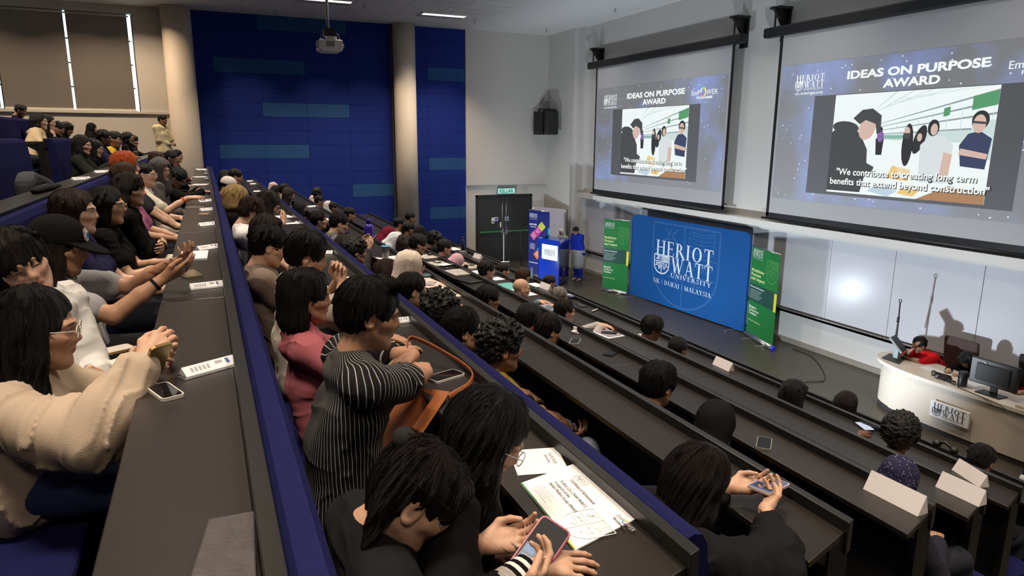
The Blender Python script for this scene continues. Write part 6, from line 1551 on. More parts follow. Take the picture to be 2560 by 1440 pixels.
# row C
bt = thing('water_bottle', (11.12, 1.80, DZ['C']), 'tall purple-blue water bottle on the desk by the raised phone', 'bottle')
m = MB(); m.lathe((11.12, 1.80, DZ['C']), [(0.055, 0), (0.058, 0.01), (0.058, 0.20), (0.05, 0.235), (0.028, 0.26)], 20); m.build('flask', mat('bottle_purple', (0.035, 0.018, 0.32), 0.15, spec=0.6, coat=0.4), bt)
m = MB(); m.lathe((11.12, 1.80, DZ['C']+0.26), [(0.030, 0), (0.030, 0.05), (0.026, 0.055)], 16); m.build('cap', mat('bottle_purple_cap', (0.03, 0.016, 0.22), 0.35), bt)
cu = thing('iced_coffee_cup', (12.25, 1.73, DZ['C']), 'clear iced coffee cup with a blue lid and black straw', 'cup', 'drink cups on the desks'); z = DZ['C']
m = MB(); m.lathe((12.25, 1.73, z), [(0.032, 0), (0.046, 0.135), (0.047, 0.137), (0.043, 0.137), (0.030, 0.004)], 18); m.build('cup', M_CLEAR, cu)
m = MB(); m.lathe((12.25, 1.73, z+0.004), [(0.030, 0), (0.034, 0.035), (0.001, 0.035)], 16); m.build('coffee', plas((0.55, 0.33, 0.14), 0.25), cu)
m = MB(); m.lathe((12.25, 1.73, z+0.137), [(0.049, 0), (0.049, 0.010), (0.03, 0.012)], 18); m.build('lid', plas((0.10, 0.38, 0.65), 0.35), cu)
m = MB(); m.tube([(12.25, 1.73, z+0.02), (12.255, 1.725, z+0.185)], 0.004, 6); m.build('straw', M_DKGREY, cu)
sheet('paper', 12.2, 1.79, 'C', 0.21, 0.26, 0.25, 'white sheet on the desk beside the iced coffee cup')
phone(12.1, 1.69, DZ['C'], -0.8, 'phone in a pale brown case beside the iced coffee cup', (0.35, 0.25, 0.18), L=0.14, W=0.065)
pf = thing('folder', (13.67, 1.80, DZ['C']), 'pale pink folder on the desk under a patterned phone', 'folder')
slab('cover', 13.67, 1.785, DZ['C'], 0.40, 0.20, 0.008, 0.15, mat('pink_card', (0.60, 0.46, 0.41), 0.6), pf); slab('flap', 13.72, 1.775, DZ['C']+0.008, 0.34, 0.18, 0.003, 0.10, mat('pink_card', (0.60, 0.46, 0.41), 0.6), pf)
phone(13.75, 1.78, DZ['C']+0.012, 1.05, 'phone in a patterned pastel case lying on the pink folder', (0.42, 0.36, 0.33), mat('pastel_case', (0.34, 0.33, 0.32), 0.4, noise=(30, 0.6)), L=0.165, W=0.08, back=True)
tb = thing('tote_bag', (14.15, 1.80, DZ['C']), 'cream cotton tote bag folded flat on the desk', 'bag')
m = MB(); rngt = random.Random(4); nx, ny = 14, 8
for j in range(2):
    pass
V0 = len(m.v); gv = []
for i in range(nx+1):
    for j in range(ny+1):
        a, b = i/nx, j/ny; x = 13.93+0.40*a+0.05*math.sin(3*b+1); y = 1.665+0.215*b+0.06*math.sin(PI*a)*(0.5-b)*0.6
        e = min(a, 1-a, b, 1-b)*6; hgt = 0.012+0.028*min(1, e)*(0.7+0.3*math.sin(9*a+4*b))+0.008*math.sin(14*a-9*b)*min(1, e)
        gv.append((x, y, DZ['C']+hgt))
m._add(gv, [(i*(ny+1)+j, (i+1)*(ny+1)+j, (i+1)*(ny+1)+j+1, i*(ny+1)+j+1) for i in range(nx) for j in range(ny)], 0, True)
ed = [i*(ny+1) for i in range(nx+1)]+[nx*(ny+1)+j for j in range(1, ny+1)]+[i*(ny+1)+ny for i in range(nx-1, -1, -1)]+[j for j in range(ny-1, 0, -1)]
lowv = [(gv[i][0], gv[i][1], DZ['C']+0.001) for i in ed]; n0 = len(gv); m.v += lowv
for q in range(len(ed)): m.f.append([ed[q], n0+q, n0+(q+1) % len(ed), ed[(q+1) % len(ed)]]); m.mi.append(0); m.sm.append(True)
m.build('cloth', mat('cotton_cream', (0.66, 0.60, 0.50), 0.9, noise=(20, 0.05)), tb)
txt(tb, 'TO', frame((14.20, 1.79, DZ['C']+0.053), (0.55, 0.85, 0), (-0.85, 0.55, 0)), 0, 0, 0.05, M_INKD)
sheet('napkin', 13.36, 1.84, 'C', 0.16, 0.13, 0.5, 'white napkin under the dark green purse', cat='napkin')
gp = thing('purse', (13.36, 1.86, DZ['C']), 'dark green oval purse on a white napkin', 'purse'); m = MB(); m.lathe((13.36, 1.86, DZ['C']+0.003), [(0.055, 0), (0.07, 0.008), (0.07, 0.016), (0.055, 0.024)], 20); m.build('shell', plas((0.03, 0.06, 0.055), 0.4), gp)
phone(14.25, 1.66, DZ['C']+0.03, 1.2, 'dark phone leaning at the edge of the cream tote bag', (0.015, 0.015, 0.015), M=Matrix.Rotation(1.2, 3, 'Z') @ Matrix.Rotation(0.5, 3, 'Y'))
nbk = thing('notebook', (8.35, 1.76, DZ['C']), 'cream notebook with a phone on it on a far middle desk', 'notebook'); slab('cover', 8.35, 1.76, DZ['C'], 0.30, 0.15, 0.018, 0.3, M_PAPERW, nbk)
phone(8.30, 1.79, DZ['C']+0.018, 1.4, 'phone lying on the cream notebook', (0.4, 0.4, 0.42), L=0.13, W=0.06)
phone(10.0, 1.72, DZ['C'], 1.2, 'dark phone on the desk in front of the grey shirt with straps', (0.02, 0.02, 0.025))
kr = thing('key_ring', (15.05, 1.86, DZ['C']), 'bunch of brass keys on the desk rail side of a middle row', 'keys')
M_BRASS = mat('brass', (0.6, 0.45, 0.2), 0.3, metal=0.9)
for i in range(4):
    a = 0.5*i; m = MB(); m.tube([(15.05+0.015*i, 1.86+0.008*i, DZ['C']+0.005), (15.05+0.05*math.cos(a)+0.015*i, 1.86+0.05*math.sin(a), DZ['C']+0.006)], 0.005, 6); m.lathe((15.05+0.015*i, 1.86+0.008*i, DZ['C']+0.002), [(0.012, 0), (0.012, 0.004)], 10); m.build('key', M_BRASS, kr)

# row D
def laptop(cx, cy, k, rz, label, w=0.31, d=0.215):
    t = thing('laptop', (cx, cy, DZ[k]), label, 'laptop', 'closed laptops on the desks')
    slab('base', cx, cy, DZ[k], w, d, 0.010, rz, plas((0.35, 0.34, 0.33), 0.4), t, 0.003); slab('lid', cx, cy, DZ[k]+0.0102, w, d, 0.006, rz, mat('laptop_silver', (0.55, 0.53, 0.49), 0.35, metal=0.2), t, 0.002)
    b = MB(); b.lathe((cx, cy, DZ[k]+0.0163), [(0.016, 0), (0.016, 0.0006)], 14); b.build('badge', plas((0.2, 0.2, 0.2), 0.3), t); return t
laptop(10.60, 2.70, 'D', 0.15, 'closed silver laptop carrying a mouse, furthest along its desk'); laptop(11.17, 2.68, 'D', 0.12, 'closed silver laptop carrying a clear case and paper'); laptop(11.82, 2.72, 'D', 0.10, 'closed silver laptop with nothing on it, nearest the black pouch', 0.36, 0.235)
def mouse(x, y, z, label):
    t = thing('computer_mouse', (x, y, z), label, 'mouse', 'computer mice on the desks'); F_ = MB()
    F_.lathe((x, y, z), [(0.028, 0), (0.036, 0.012), (0.026, 0.028), (0.008, 0.034)], 14); o = F_.build('shell', M_BLACK, t); return t
mouse(10.52, 2.76, DZ['D']+0.017, 'black mouse resting on the furthest silver laptop'); mouse(11.56, 2.66, DZ['D'], 'black mouse on the desk between two silver laptops')
t_ = thing('card_case', (11.1, 2.68, DZ['D']+0.0165), 'small dark framed case lying on a silver laptop', 'case'); slab('frame', 11.1, 2.68, DZ['D']+0.0165, 0.10, 0.07, 0.012, 0.3, M_DKGREY, t_); slab('window', 11.1, 2.68, DZ['D']+0.0286, 0.07, 0.045, 0.0006, 0.3, M_PAPERW, t_)
sheet('paper', 11.30, 2.72, 'D', 0.12, 0.15, 0.4, 'crumpled white paper beside the framed case on the laptop', lift=0.017)
pc = thing('pouch', (12.3, 2.68, DZ['D']), 'black zipped pouch on the desk next to the bare silver laptop', 'pouch'); slab('sleeve', 12.3, 2.66, DZ['D'], 0.36, 0.19, 0.02, 0.25, plas((0.012, 0.012, 0.013), 0.35), pc, 0.008)
phone(15.30, 2.74, DZ['D'], 0.55, 'black phone lying alone on the desk behind the brownish rail', (0.012, 0.012, 0.012)); phone(17.00, 2.645, DZ['D'], 0.75, 'black phone with a silver-gold edge lying at the desk\'s near edge', (0.45, 0.42, 0.34), metal=0.6)
phone(14.92, 2.63, DZ['D'], 0.9, 'silver-edged phone beside the bearded person\'s ear', (0.4, 0.4, 0.42), metal=0.5)
eb = thing('earbud_case', (14.69, 2.75, DZ['D']), 'white earbud case with open lid on the desk', 'earbuds'); slab('case', 14.69, 2.75, DZ['D'], 0.045, 0.04, 0.022, 0.3, M_WHITE, eb, 0.008); slab('lid', 14.675, 2.765, DZ['D']+0.02, 0.04, 0.015, 0.03, 0.3, M_WHITE, eb, 0.006); slab('earbud', 14.73, 2.76, DZ['D'], 0.02, 0.012, 0.012, 0.9, M_WHITE, eb, 0.004)

def tent(p, q, k, label, hgt=0.085):
    a, b = Vector((*p, DZ[k])), Vector((*q, DZ[k])); u = (b-a).normalized(); n = Vector((-u.y, u.x, 0))
    t = thing('name_card', (a+b)/2, label, 'name card', 'folded white name cards')
    m = MB(); m.prism([a+Vector((0, 0, 0.0005)), a+n*0.07+Vector((0, 0, 0.0005)), a+n*0.045+Vector((0, 0, hgt))], b-a); m.build('card', mat('name_card_white', (0.74, 0.70, 0.71), 0.7), t); return t
tent((17.56, 2.72), (17.83, 2.73), 'D', 'blank white name card before the dotted dark headscarf', 0.088); tent((17.314, 3.64), (17.555, 3.643), 'E', 'blank white name card in the middle of the three at the aisle end', 0.088); tent((16.83, 4.56), (17.07, 4.48), 'F', 'blank white name card turned askew before the short-haired head at the front', 0.085)
tent((14.357, 4.54), (14.606, 4.535), 'F', 'blank white name card alone in the middle of the green-reflecting desk', 0.085); tent((10.36, 4.53), (10.64, 4.55), 'F', 'blank white name card beside the bald head', 0.085); tent((7.45, 4.54), (7.72, 4.58), 'F', 'blank white name card before the double door', 0.085)

# rows E, F, G
mg = thing('magazine', (13.93, 3.57, DZ['E']), 'grey magazine on white sheets with a phone on top, middle of the desk', 'magazine'); slab('sheets', 13.93, 3.565, DZ['E'], 0.27, 0.20, 0.006, 0.12, M_PAPER, mg); slab('cover', 13.92, 3.57, DZ['E']+0.006, 0.24, 0.16, 0.004, 0.12, mat('magazine_grey', (0.25, 0.24, 0.28), 0.35, noise=(12, 0.4)), mg)
phone(13.92, 3.58, DZ['E']+0.01, -0.7, 'black phone lying on the grey magazine', (0.01, 0.01, 0.01))
nt = thing('notebook', (9.95, 3.57, DZ['E']), 'cream notebook stack with a dark tablet on top by the pink headscarf', 'notebook'); slab('cover', 9.95, 3.57, DZ['E'], 0.34, 0.19, 0.022, 0.2, M_PAPERW, nt); slab('inner_book', 9.95, 3.58, DZ['E']+0.022, 0.26, 0.13, 0.01, 0.2, mat('tan_cover', (0.45, 0.38, 0.24), 0.5), nt)
phone(9.95, 3.585, DZ['E']+0.032, 1.4, 'dark phone on the cream notebook stack', (0.02, 0.02, 0.02))
tf = thing('folder', (11.5, 3.58, DZ['E']), 'teal folder lying open on the desk beside the bald head', 'folder'); slab('cover', 11.5, 3.58, DZ['E'], 0.50, 0.23, 0.004, 0.1, mat('teal_card', (0.10, 0.38, 0.37), 0.5, noise=(6, 0.1)), tf)
sheet('flyer', 11.75, 3.58, 'E', 0.22, 0.14, 0.2, 'white flyer with a grey picture on the teal folder', cat='flyer', lift=0.0045, lines=4)
sheet('paper', 10.38, 3.56, 'E', 0.26, 0.2, 0.2, 'white sheet half under the lavender shirt', ); sheet('paper', 10.92, 3.60, 'E', 0.20, 0.16, 0.15, 'blank white sheet before the lavender shirt')
bo = thing('booklet', (12.72, 3.56, DZ['E']), 'grey printed booklet beside the balding person', 'booklet'); slab('pages', 12.72, 3.54, DZ['E'], 0.26, 0.19, 0.015, 0.2, M_PAPERW, bo); slab('cover', 12.72, 3.54, DZ['E']+0.015, 0.25, 0.18, 0.001, 0.2, mat('magazine_grey', (0.25, 0.24, 0.28), 0.35, noise=(12, 0.4)), bo)
for (x, y, w, d, lab) in [(6.35, 4.55, 0.36, 0.2, 'white sheets on the front desk before the double door'), (10.2, 4.56, 0.28, 0.16, 'white sheet beyond the bald head\'s glasses'), (11.95, 3.6, 0.22, 0.16, 'crumpled white paper before the bald head')]:
    sheet('paper', x, y, 'F' if y > 4 else 'E', w, d, 0.1, lab)
fb = thing('food_box', (7.1, 4.47, DZ['F']), 'clear lunch box on the front desk by the name card', 'box'); slab('tub', 7.1, 4.47, DZ['F'], 0.16, 0.11, 0.07, 0.2, M_CLEAR, fb, 0.008); slab('food', 7.1, 4.47, DZ['F']+0.006, 0.14, 0.09, 0.03, 0.2, plas((0.5, 0.32, 0.27), 0.6), fb)
fl = thing('water_bottle', (6.8, 4.58, DZ['F']), 'slim black water bottle on the front desk before the door frame', 'bottle'); m = MB(); m.lathe((6.8, 4.58, DZ['F']), [(0.036, 0), (0.036, 0.22), (0.025, 0.24), (0.025, 0.27)], 16); m.build('flask', plas((0.03, 0.035, 0.05), 0.35), fl); m = MB(); m.lathe((6.8, 4.58, DZ['F']+0.27), [(0.028, 0), (0.028, 0.03)], 14); m.build('cap', M_BLACK, fl)
mouse(7.45, 4.47, DZ['F'], 'black mouse on the front desk by the lunch box')
m = MB(); m.tube([(12.03, 4.50, DZ['F']+0.012), (11.96, 4.62, DZ['F']+0.012)], 0.011, 8); tag(m.build('marker_pen', plas((0.6, 0.62, 0.62), 0.3)), 'thick silver marker pen on the green-reflecting desk', 'pen')
phone(11.64, 4.56, DZ['F'], 1.3, 'black tablet on the desk beyond the clasped hands', (0.015, 0.015, 0.015), L=0.24, W=0.12)
bw = thing('water_bottle', (11.1, 4.60, DZ['F']), 'small clear bottle lying by the grey-haired person\'s face', 'bottle'); m = MB(); m.tube([(11.06, 4.58, DZ['F']+0.03), (11.26, 4.62, DZ['F']+0.03)], 0.028, 12); m.build('flask', mat('clear_blue', (0.35, 0.4, 0.5), 0.1, trans=0.5), bw); m = MB(); m.tube([(11.26, 4.62, DZ['F']+0.03), (11.29, 4.626, DZ['F']+0.03)], 0.014, 10); m.build('cap', M_INK, bw)
lp2 = thing('phone', (9.92, 4.63, DZ['F']), 'upright phone held up before the brown-haired person at the front', 'phone'); m = MB(); m.b2((9.88, 4.62, DZ['F']+0.05), (9.96, 4.63, DZ['F']+0.22)); m.build('case', plas((0.10, 0.14, 0.2), 0.3), lp2); m = MB(); m.b2((9.885, 4.619, DZ['F']+0.055), (9.955, 4.6195, DZ['F']+0.215)); m.build('screen', glow((0.25, 0.33, 0.45), 0.6), lp2)
m = MB(); m.b2((9.87, 4.60, DZ['F']), (9.97, 4.65, DZ['F']+0.05)); m.build('stand', M_DKGREY, lp2)
phone(16.08, 4.62, DZ['F']+0.002, 1.2, 'phone with a bright white screen under the reaching hand', (0.02, 0.02, 0.02), glow((0.75, 0.82, 0.95), 0.8), L=0.16, W=0.085)

# ---- on the cream desk
ZD = 0.705
tp = thing('tablet_stand', (13.05, 9.05, ZD), 'tilted black touch panel on a clear stand at the rounded desk end', 'tablet'); FTP = Matrix.Rotation(0.9, 3, 'Y')
m = MB(); m.prism([(12.92, 9.12, ZD), (13.02, 8.82, ZD), (13.32, 8.80, ZD), (13.20, 9.05, ZD)], (0, 0, 0.012)); m.build('base_plate', M_DKGREY, tp)
m = MB(); m.b2((13.12, 8.92, ZD+0.012), (13.19, 8.99, ZD+0.20)); m.build('clear_post', mat('clear_post', (0.5, 0.65, 0.68), 0.1, trans=0.5), tp)
m = MB(); m.box((13.16, 8.94, ZD+0.24), (0.03, 0.22, 0.26), M=Matrix.Rotation(0.35, 3, 'Z') @ Matrix.Rotation(-0.75, 3, 'Y')); m.build('panel', M_BLACK, tp)
mk = thing('microphone_stand', (12.86, 9.25, 0), 'thin black microphone stand rising behind the tilted touch panel', 'microphone stand')
m = MB(); m.tube([(12.88, 9.28, 0.02), (12.90, 9.25, 1.0), (12.92, 9.2, 1.49)], 0.010, 8); m.build('upright', M_BLACK, mk)
m = MB(); m.tube([(12.905, 9.23, 1.22), (12.87, 9.26, 0.85)], 0.009, 8); m.tube([(12.91, 9.22, 1.18), (12.91, 9.22, 1.26)], 0.018, 8); m.build('clamp_arm', M_BLACK, mk)
m = MB(); m.tube([(12.92+0.022*math.cos(t), 9.2, 1.51+0.022*math.sin(t)) for t in [2*PI*i/10 for i in range(11)]], 0.006, 6); m.build('mic_clip', M_BLACK, mk)
m = MB(); m.lathe((12.88, 9.28, 0), [(0.13, 0), (0.13, 0.02), (0.02, 0.03)], 18); m.build('base', M_BLACK, mk)
def micro(x, y, rz, lab):
    t = thing('microphone', (x, y, ZD), lab, 'microphone', 'microphones lying on the cream desk'); c, s = math.cos(rz), math.sin(rz)
    m = MB(); m.tube([(x, y, ZD+0.022), (x+0.20*c, y+0.20*s, ZD+0.022)], [0.016, 0.013], 10); m.build('grip', M_BLACK, t)
    m = MB(); m.tube([(x-0.055*c, y-0.055*s, ZD+0.024), (x-0.045*c, y-0.045*s, ZD+0.024), (x-0.02*c, y-0.02*s, ZD+0.024), (x, y, ZD+0.024)], [0.008, 0.024, 0.026, 0.017], 12); m.build('grille', mat('mic_grille', (0.16, 0.16, 0.17), 0.4, metal=0.7), t)
micro(13.80, 8.88, 0.15, 'microphone nearest the white papers on the cream desk'); micro(13.86, 8.80, 0.2, 'microphone in the middle of the three on the cream desk'); micro(13.95, 8.74, 0.1, 'microphone nearest the front edge of the cream desk')
cb = MB(); rc = random.Random(3)
pts = [(13.9+0.35*rc.random(), 8.66+0.12*rc.random(), ZD+0.008+0.03*rc.random()) for _ in range(14)]; cb.tube(spl(pts, 5), 0.005, 6); tag(cb.build('tangled_cable', M_BLACK), 'tangle of black cables beside the microphones', 'cable')
sheet('paper', 13.72, 9.0, 'G', 0.40, 0.18, -0.1, 'white papers before the person in the red shirt', lift=ZD-DZ['G']); sheet('paper', 14.2, 9.0, 'G', 0.34, 0.2, -0.2, 'white sheets before the person looking down in black', lift=ZD-DZ['G'])
sk = thing('cylinder_speaker', (14.25, 8.75, ZD), 'black cylinder speaker beside the computer monitor', 'speaker'); m = MB(); m.lathe((14.25, 8.75, ZD), [(0.05, 0), (0.055, 0.01), (0.055, 0.19), (0.045, 0.2)], 20); m.build('body', M_BLACK, sk)
mo = thing('computer_monitor', (14.6, 8.82, ZD), 'black computer monitor seen from behind on the cream desk', 'monitor')
m = MB(); m.box((14.60, 8.78, ZD+0.27), (0.56, 0.05, 0.33), 0.05); m.build('housing', plas((0.015, 0.015, 0.016), 0.4), mo, bevel=0.012)
m = MB(); m.box((14.60, 8.755, ZD+0.27), (0.40, 0.03, 0.22), 0.05); m.build('rear_cover', plas((0.012, 0.012, 0.013), 0.5), mo, bevel=0.01)
m = MB(); m.b2((14.57, 8.79, ZD+0.01), (14.65, 8.82, ZD+0.14)); m.build('neck', M_BLACK, mo); m = MB(); m.b2((14.45, 8.69, ZD), (14.75, 8.87, ZD+0.014)); m.build('foot', M_BLACK, mo, bevel=0.006)
m = MB(); m.box((14.50, 8.738, ZD+0.395), (0.03, 0.004, 0.012), 0.05); m.build('sticker', M_WHITE, mo)
m = MB(); m.tube(spl([(14.4, 8.72, ZD+0.03), (14.25, 8.66, ZD+0.008), (14.5, 8.60, ZD+0.006), (14.8, 8.545, ZD+0.003), (15.1, 8.52, ZD-0.05), (15.6, 8.53, ZD+0.01), (16.0, 8.7, ZD+0.006)], 6), 0.005, 6); tag(m.build('power_cable', M_BLACK), 'black cable looping over the cream desk edge under the monitor', 'cable')
lpc = thing('laptop', (15.12, 8.80, ZD), 'cream laptop stack with a dark device on top, at the frame edge', 'laptop'); slab('lid', 15.2, 8.80, ZD, 0.46, 0.34, 0.035, 0.02, mat('cream_laptop', (0.55, 0.50, 0.38), 0.5), lpc, 0.004); slab('device', 15.25, 8.84, ZD+0.035, 0.26, 0.2, 0.012, 0.02, plas((0.02, 0.02, 0.025), 0.3), lpc, 0.004)
m = MB(); m.tube(spl([(10.5, 9.75, 0.01), (11.0, 9.7, 0.01), (11.6, 9.3, 0.01), (12.0, 8.9, 0.01), (11.95, 8.6, 0.01), (11.8, 7.9, 0.01), (11.7, 7.0, 0.01), (11.6, 6.3, 0.01)], 8), 0.007, 6); tag(m.build('floor_cable', M_BLACK), 'black cable winding across the stage floor', 'cable')
hd_ = thing('black_headset', (16.1, 5.59, RZ['G']), 'black folded headset on the front rail near the short-haired head', 'headset'); m = MB(); m.tube([(16.05, 5.59, RZ['G']+0.02), (16.12, 5.59, RZ['G']+0.05), (16.2, 5.59, RZ['G']+0.02)], 0.014, 8); m.build('band', M_BLACK, hd_)
for x in (16.05, 16.2):
    m = MB(); m.lathe((x, 5.59, RZ['G']), [(0.03, 0), (0.035, 0.02), (0.02, 0.04)], 12); m.build('ear_cup', M_BLACK, hd_)
# chairs behind the cream desk
def chair(x, y, lab, c, rz=PI):
    t = thing('office_chair', (x, y, 0), lab, 'chair', 'office chairs behind the cream desk')
    mc = mat('chair_%02x' % int(c[0]*255), c, 0.75, noise=(20, 0.15))
    m = MB(); m.box((x, y+0.30, 0.72), (0.50, 0.07, 0.62), 0.0, M=Matrix.Rotation(0.12, 3, 'X')); m.build('backrest', mc, t, bevel=0.04)
    m = MB(); m.box((x, y, 0.40), (0.48, 0.46, 0.09)); m.build('seat', mc, t, bevel=0.03)
    m = MB(); m.cyl((x, y, 0.08), (x, y, 0.36), 0.03); m.build('gas_column', M_BLACK, t)
    for i in range(5):
        a = 2*PI*i/5; m = MB(); m.tube([(x, y, 0.10), (x+0.27*math.cos(a), y+0.27*math.sin(a), 0.06)], 0.02, 8); m.lathe((x+0.27*math.cos(a), y+0.27*math.sin(a), 0.0), [(0.025, 0), (0.025, 0.05)], 8); m.build('base_arm', M_BLACK, t)
    for sx in (-1, 1):
        m = MB(); m.tube([(x+sx*0.26, y+0.2, 0.42), (x+sx*0.27, y+0.18, 0.58), (x+sx*0.26, y-0.1, 0.60)], 0.018, 8); m.build('armrest', M_BLACK, t)
chair(13.52, 9.52, 'brown upholstered office chair behind the red shirt', (0.055, 0.028, 0.024)); chair(14.52, 9.58, 'black office chair behind the computer monitor', (0.014, 0.014, 0.015))
# ---------------------------------------------------------------- people
def hd(k, dx=0.0, dy=0.0, dz=0.0):
    p = HD[k]; return (p[0]+dx, p[1]+dy, p[2]+dz)
GOLD = mat('gold_wire', (0.5, 0.38, 0.2), 0.3, metal=0.8); CLEARF = mat('clear_frame', (0.7, 0.66, 0.6), 0.2, trans=0.3)
BLK = (0.0065, 0.0065, 0.007); WHT = (0.66, 0.65, 0.63); NAVY = (0.014, 0.016, 0.045)
def band(col, name='wristband', rr=0.033, side=1, pos=0.14, wdt=0.012):
    def fn(base, g):
        El, W = g['arms'][side][0], g['arms'][side][1]; a = W+(El-W)*pos; b = W+(El-W)*(pos+wdt*4)
        m = MB(); m.tube([a, b], [rr, rr*1.03], 14); m.build(name, fab(col), base)
    return fn
G = dict

# row A, from the aisle inwards
person('person in a beige sweatshirt and clear glasses, nearest on the left edge', (17.30, -0.48, 3.255), 'A', hy=2, hp=7, by=-8, hair=G(style='long', len=0.20), skin='light', fem=True, glasses=G(mat=CLEARF, r=0.002),
       top=G(col=(0.42, 0.335, 0.25), sleeve=0.94, thick=0.026, fold=0.010, fsc=0.9, bag=1, cuff=1, name='sweatshirt'), legs=(0.03, 0.045, 0.10), h=0.005, eyes=0.8,
       R=G(t='w', w=(17.50, -0.205, 3.185), d=(-0.55, 0.65, 0.5), n=(-0.6, -0.2, -0.7), curl=0.65, hint=(0.75, 0.35, -0.55)), L=G(t='w', w=(17.30, -0.235, 3.10), d=(0.25, 0.85, 0.25), n=(0.8, 0, 0.5), curl=0.8, hint=(-0.5, -0.2, -0.8)))
person('smiling person with a dark fringe in a white long-sleeved top, leaning towards the camera', (16.72, -0.625, 3.36), 'A', hy=-66, hp=8, ht=24, by=-20, hair=G(style='medium', len=0.12), hc=(0.02, 0.014, 0.012), skin='fair', fem=True, brow=0.7, eyes=0.0,
       top=G(col=WHT, sleeve=0.96, thick=0.014, fold=0.006), legs=(0.05, 0.09, 0.2), h=0.006, R=G(t='cross'), L=G(t='cross'), extras=band((0.02, 0.02, 0.02), 'hair_tie_on_wrist', 0.036))
person('person in a black cap and grey T-shirt with both arms stretched over the desk', (16.13, -0.60, 3.335), 'A', hy=-4, hp=13, by=-4, hair=G(style='long', len=0.30, fwd=0.03), hc=(0.024, 0.014, 0.010), skin='tan', fem=True, cap=(0.010, 0.010, 0.011), eyes=0.0,
       top=G(col=(0.34, 0.34, 0.35), sleeve=0.32, thick=0.014, fold=0.006, flare=0.012), legs=(0.02, 0.02, 0.022), h=0.0055,
       R=G(t='w', w=(16.33, -0.205, 3.20), d=(-0.15, 0.85, 0.35), n=(-0.6, 0.2, 0.7), curl=0.35, hint=(0.5, -0.2, -0.9)), L=G(t='w', w=(16.16, -0.19, 3.23), d=(0.45, 0.7, 0.4), n=(0.2, 0.3, 0.9), curl=0.5, hint=(-0.6, -0.2, -0.7)), extras=band((0.012, 0.012, 0.012), 'hair_tie_on_wrist', 0.031))
person('person with long brown hair over a navy top, behind the black cap', (15.26, -0.66, 3.40), 'A', hy=-6, hp=2, hair=G(style='long', len=0.40, fwd=0.03), hc=(0.036, 0.018, 0.012), skin='fair', fem=True, top=G(col=(0.018, 0.018, 0.05), sleeve=0.3, fold=0.005), h=0.006, R=G(t='lap'), L=G(t='lap'))
person('person with long black hair and gold glasses in a black T-shirt', (14.45, -0.60, 3.36), 'A', hy=-8, hp=4, hair=G(style='long', len=0.34), skin='light', fem=True, glasses=G(mat=GOLD), top=G(col=BLK, sleeve=0.3), h=0.007)
person('person in a black sweater with folded arms and cream trousers', (13.72, -0.53, 3.41), 'A', hy=-4, hp=3, hair=G(style='medium', len=0.09), hc=(0.018, 0.012, 0.010), skin='light', top=G(col=BLK, sleeve=0.95, thick=0.018, fold=0.006), legs=(0.62, 0.58, 0.50), h=0.007, R=G(t='cross'), L=G(t='cross'))
person('person with short brown hair half hidden behind the folded-arms sweater', (13.10, -0.60, 3.47), 'A', hy=0, hair=G(style='short'), hc=BROWN, skin='light', top=G(col=(0.3, 0.1, 0.2), sleeve=0.4), h=0.010)
person('person with bright orange hair', (12.35, -0.66, 3.53), 'A', hy=5, hair=G(style='short', vol=0.016, locks=150), hc=(0.62, 0.10, 0.008), skin='fair', top=G(col=(0.03, 0.03, 0.035), sleeve=0.4), h=0.009)
person('person with cropped hair, glasses and a cream T-shirt, one arm reaching over the desk', (11.55, -0.57, 3.415), 'A', hy=-10, hp=4, hair=G(style='crop'), skin='fair', glasses=G(mat=M_STEEL), top=G(col=(0.60, 0.55, 0.46), sleeve=0.38, flare=0.012), legs=(0.55, 0.5, 0.42), h=0.008,
       R=G(t='w', w=(11.75, -0.20, 3.18), d=(-0.1, 0.97, 0.1), n=(-0.3, 0, -1), curl=0.3, hint=(0.6, 0, -0.8)), extras=band((0.75, 0.12, 0.02), 'orange_wristband', 0.036))
person('person in a grey hood and glasses turned towards the camera', (10.95, -0.455, 3.435), 'A', hy=-42, hp=8, hair=G(style='hood', col=(0.085, 0.08, 0.085)), skin='light', glasses=G(), top=G(col=(0.085, 0.08, 0.085), sleeve=0.95, thick=0.022, fold=0.007, name='hoodie'), h=0.009)
person('person slumped forward in a black sweater with tousled black hair', (10.30, -0.32, 3.31), 'A', hy=-18, hp=38, hair=G(style='short', vol=0.008, locks=80), skin='tan', top=G(col=BLK, sleeve=0.96, thick=0.02, fold=0.006), h=0.009, R=G(t='w', w=(10.42, -0.06, 3.145), d=(-0.2, 0.95, 0), n=(0, 0, -1), curl=0.6, hint=(0.8, -0.2, -0.4)), L=G(t='w', w=(10.0, -0.1, 3.145), d=(0.9, 0.3, 0), n=(0, 0, -1)))
person('person with reddish brown hair and white glasses on the far stretch of the foreground row', (9.0, -0.585, 3.475), 'A', hy=5, hp=10, hair=G(style='short'), hc=(0.05, 0.02, 0.014), skin='light', glasses=G(mat=M_WHITE, r=0.003), top=G(col=(0.05, 0.04, 0.04), sleeve=0.9), h=0.010)
person('person with dark hair looking down, second from the far end of the foreground row', (6.3, -0.512, 3.442), 'A', hy=-20, hp=22, hair=G(style='short'), skin='light', glasses=G(), top=G(col=BLK, sleeve=0.9), h=0.012)
person('person with dark hair furthest along the foreground row', (4.2, -0.49, 3.425), 'A', hy=-15, hp=10, hair=G(style='short'), skin='light', top=G(col=(0.1, 0.03, 0.03), sleeve=0.9), h=0.012)

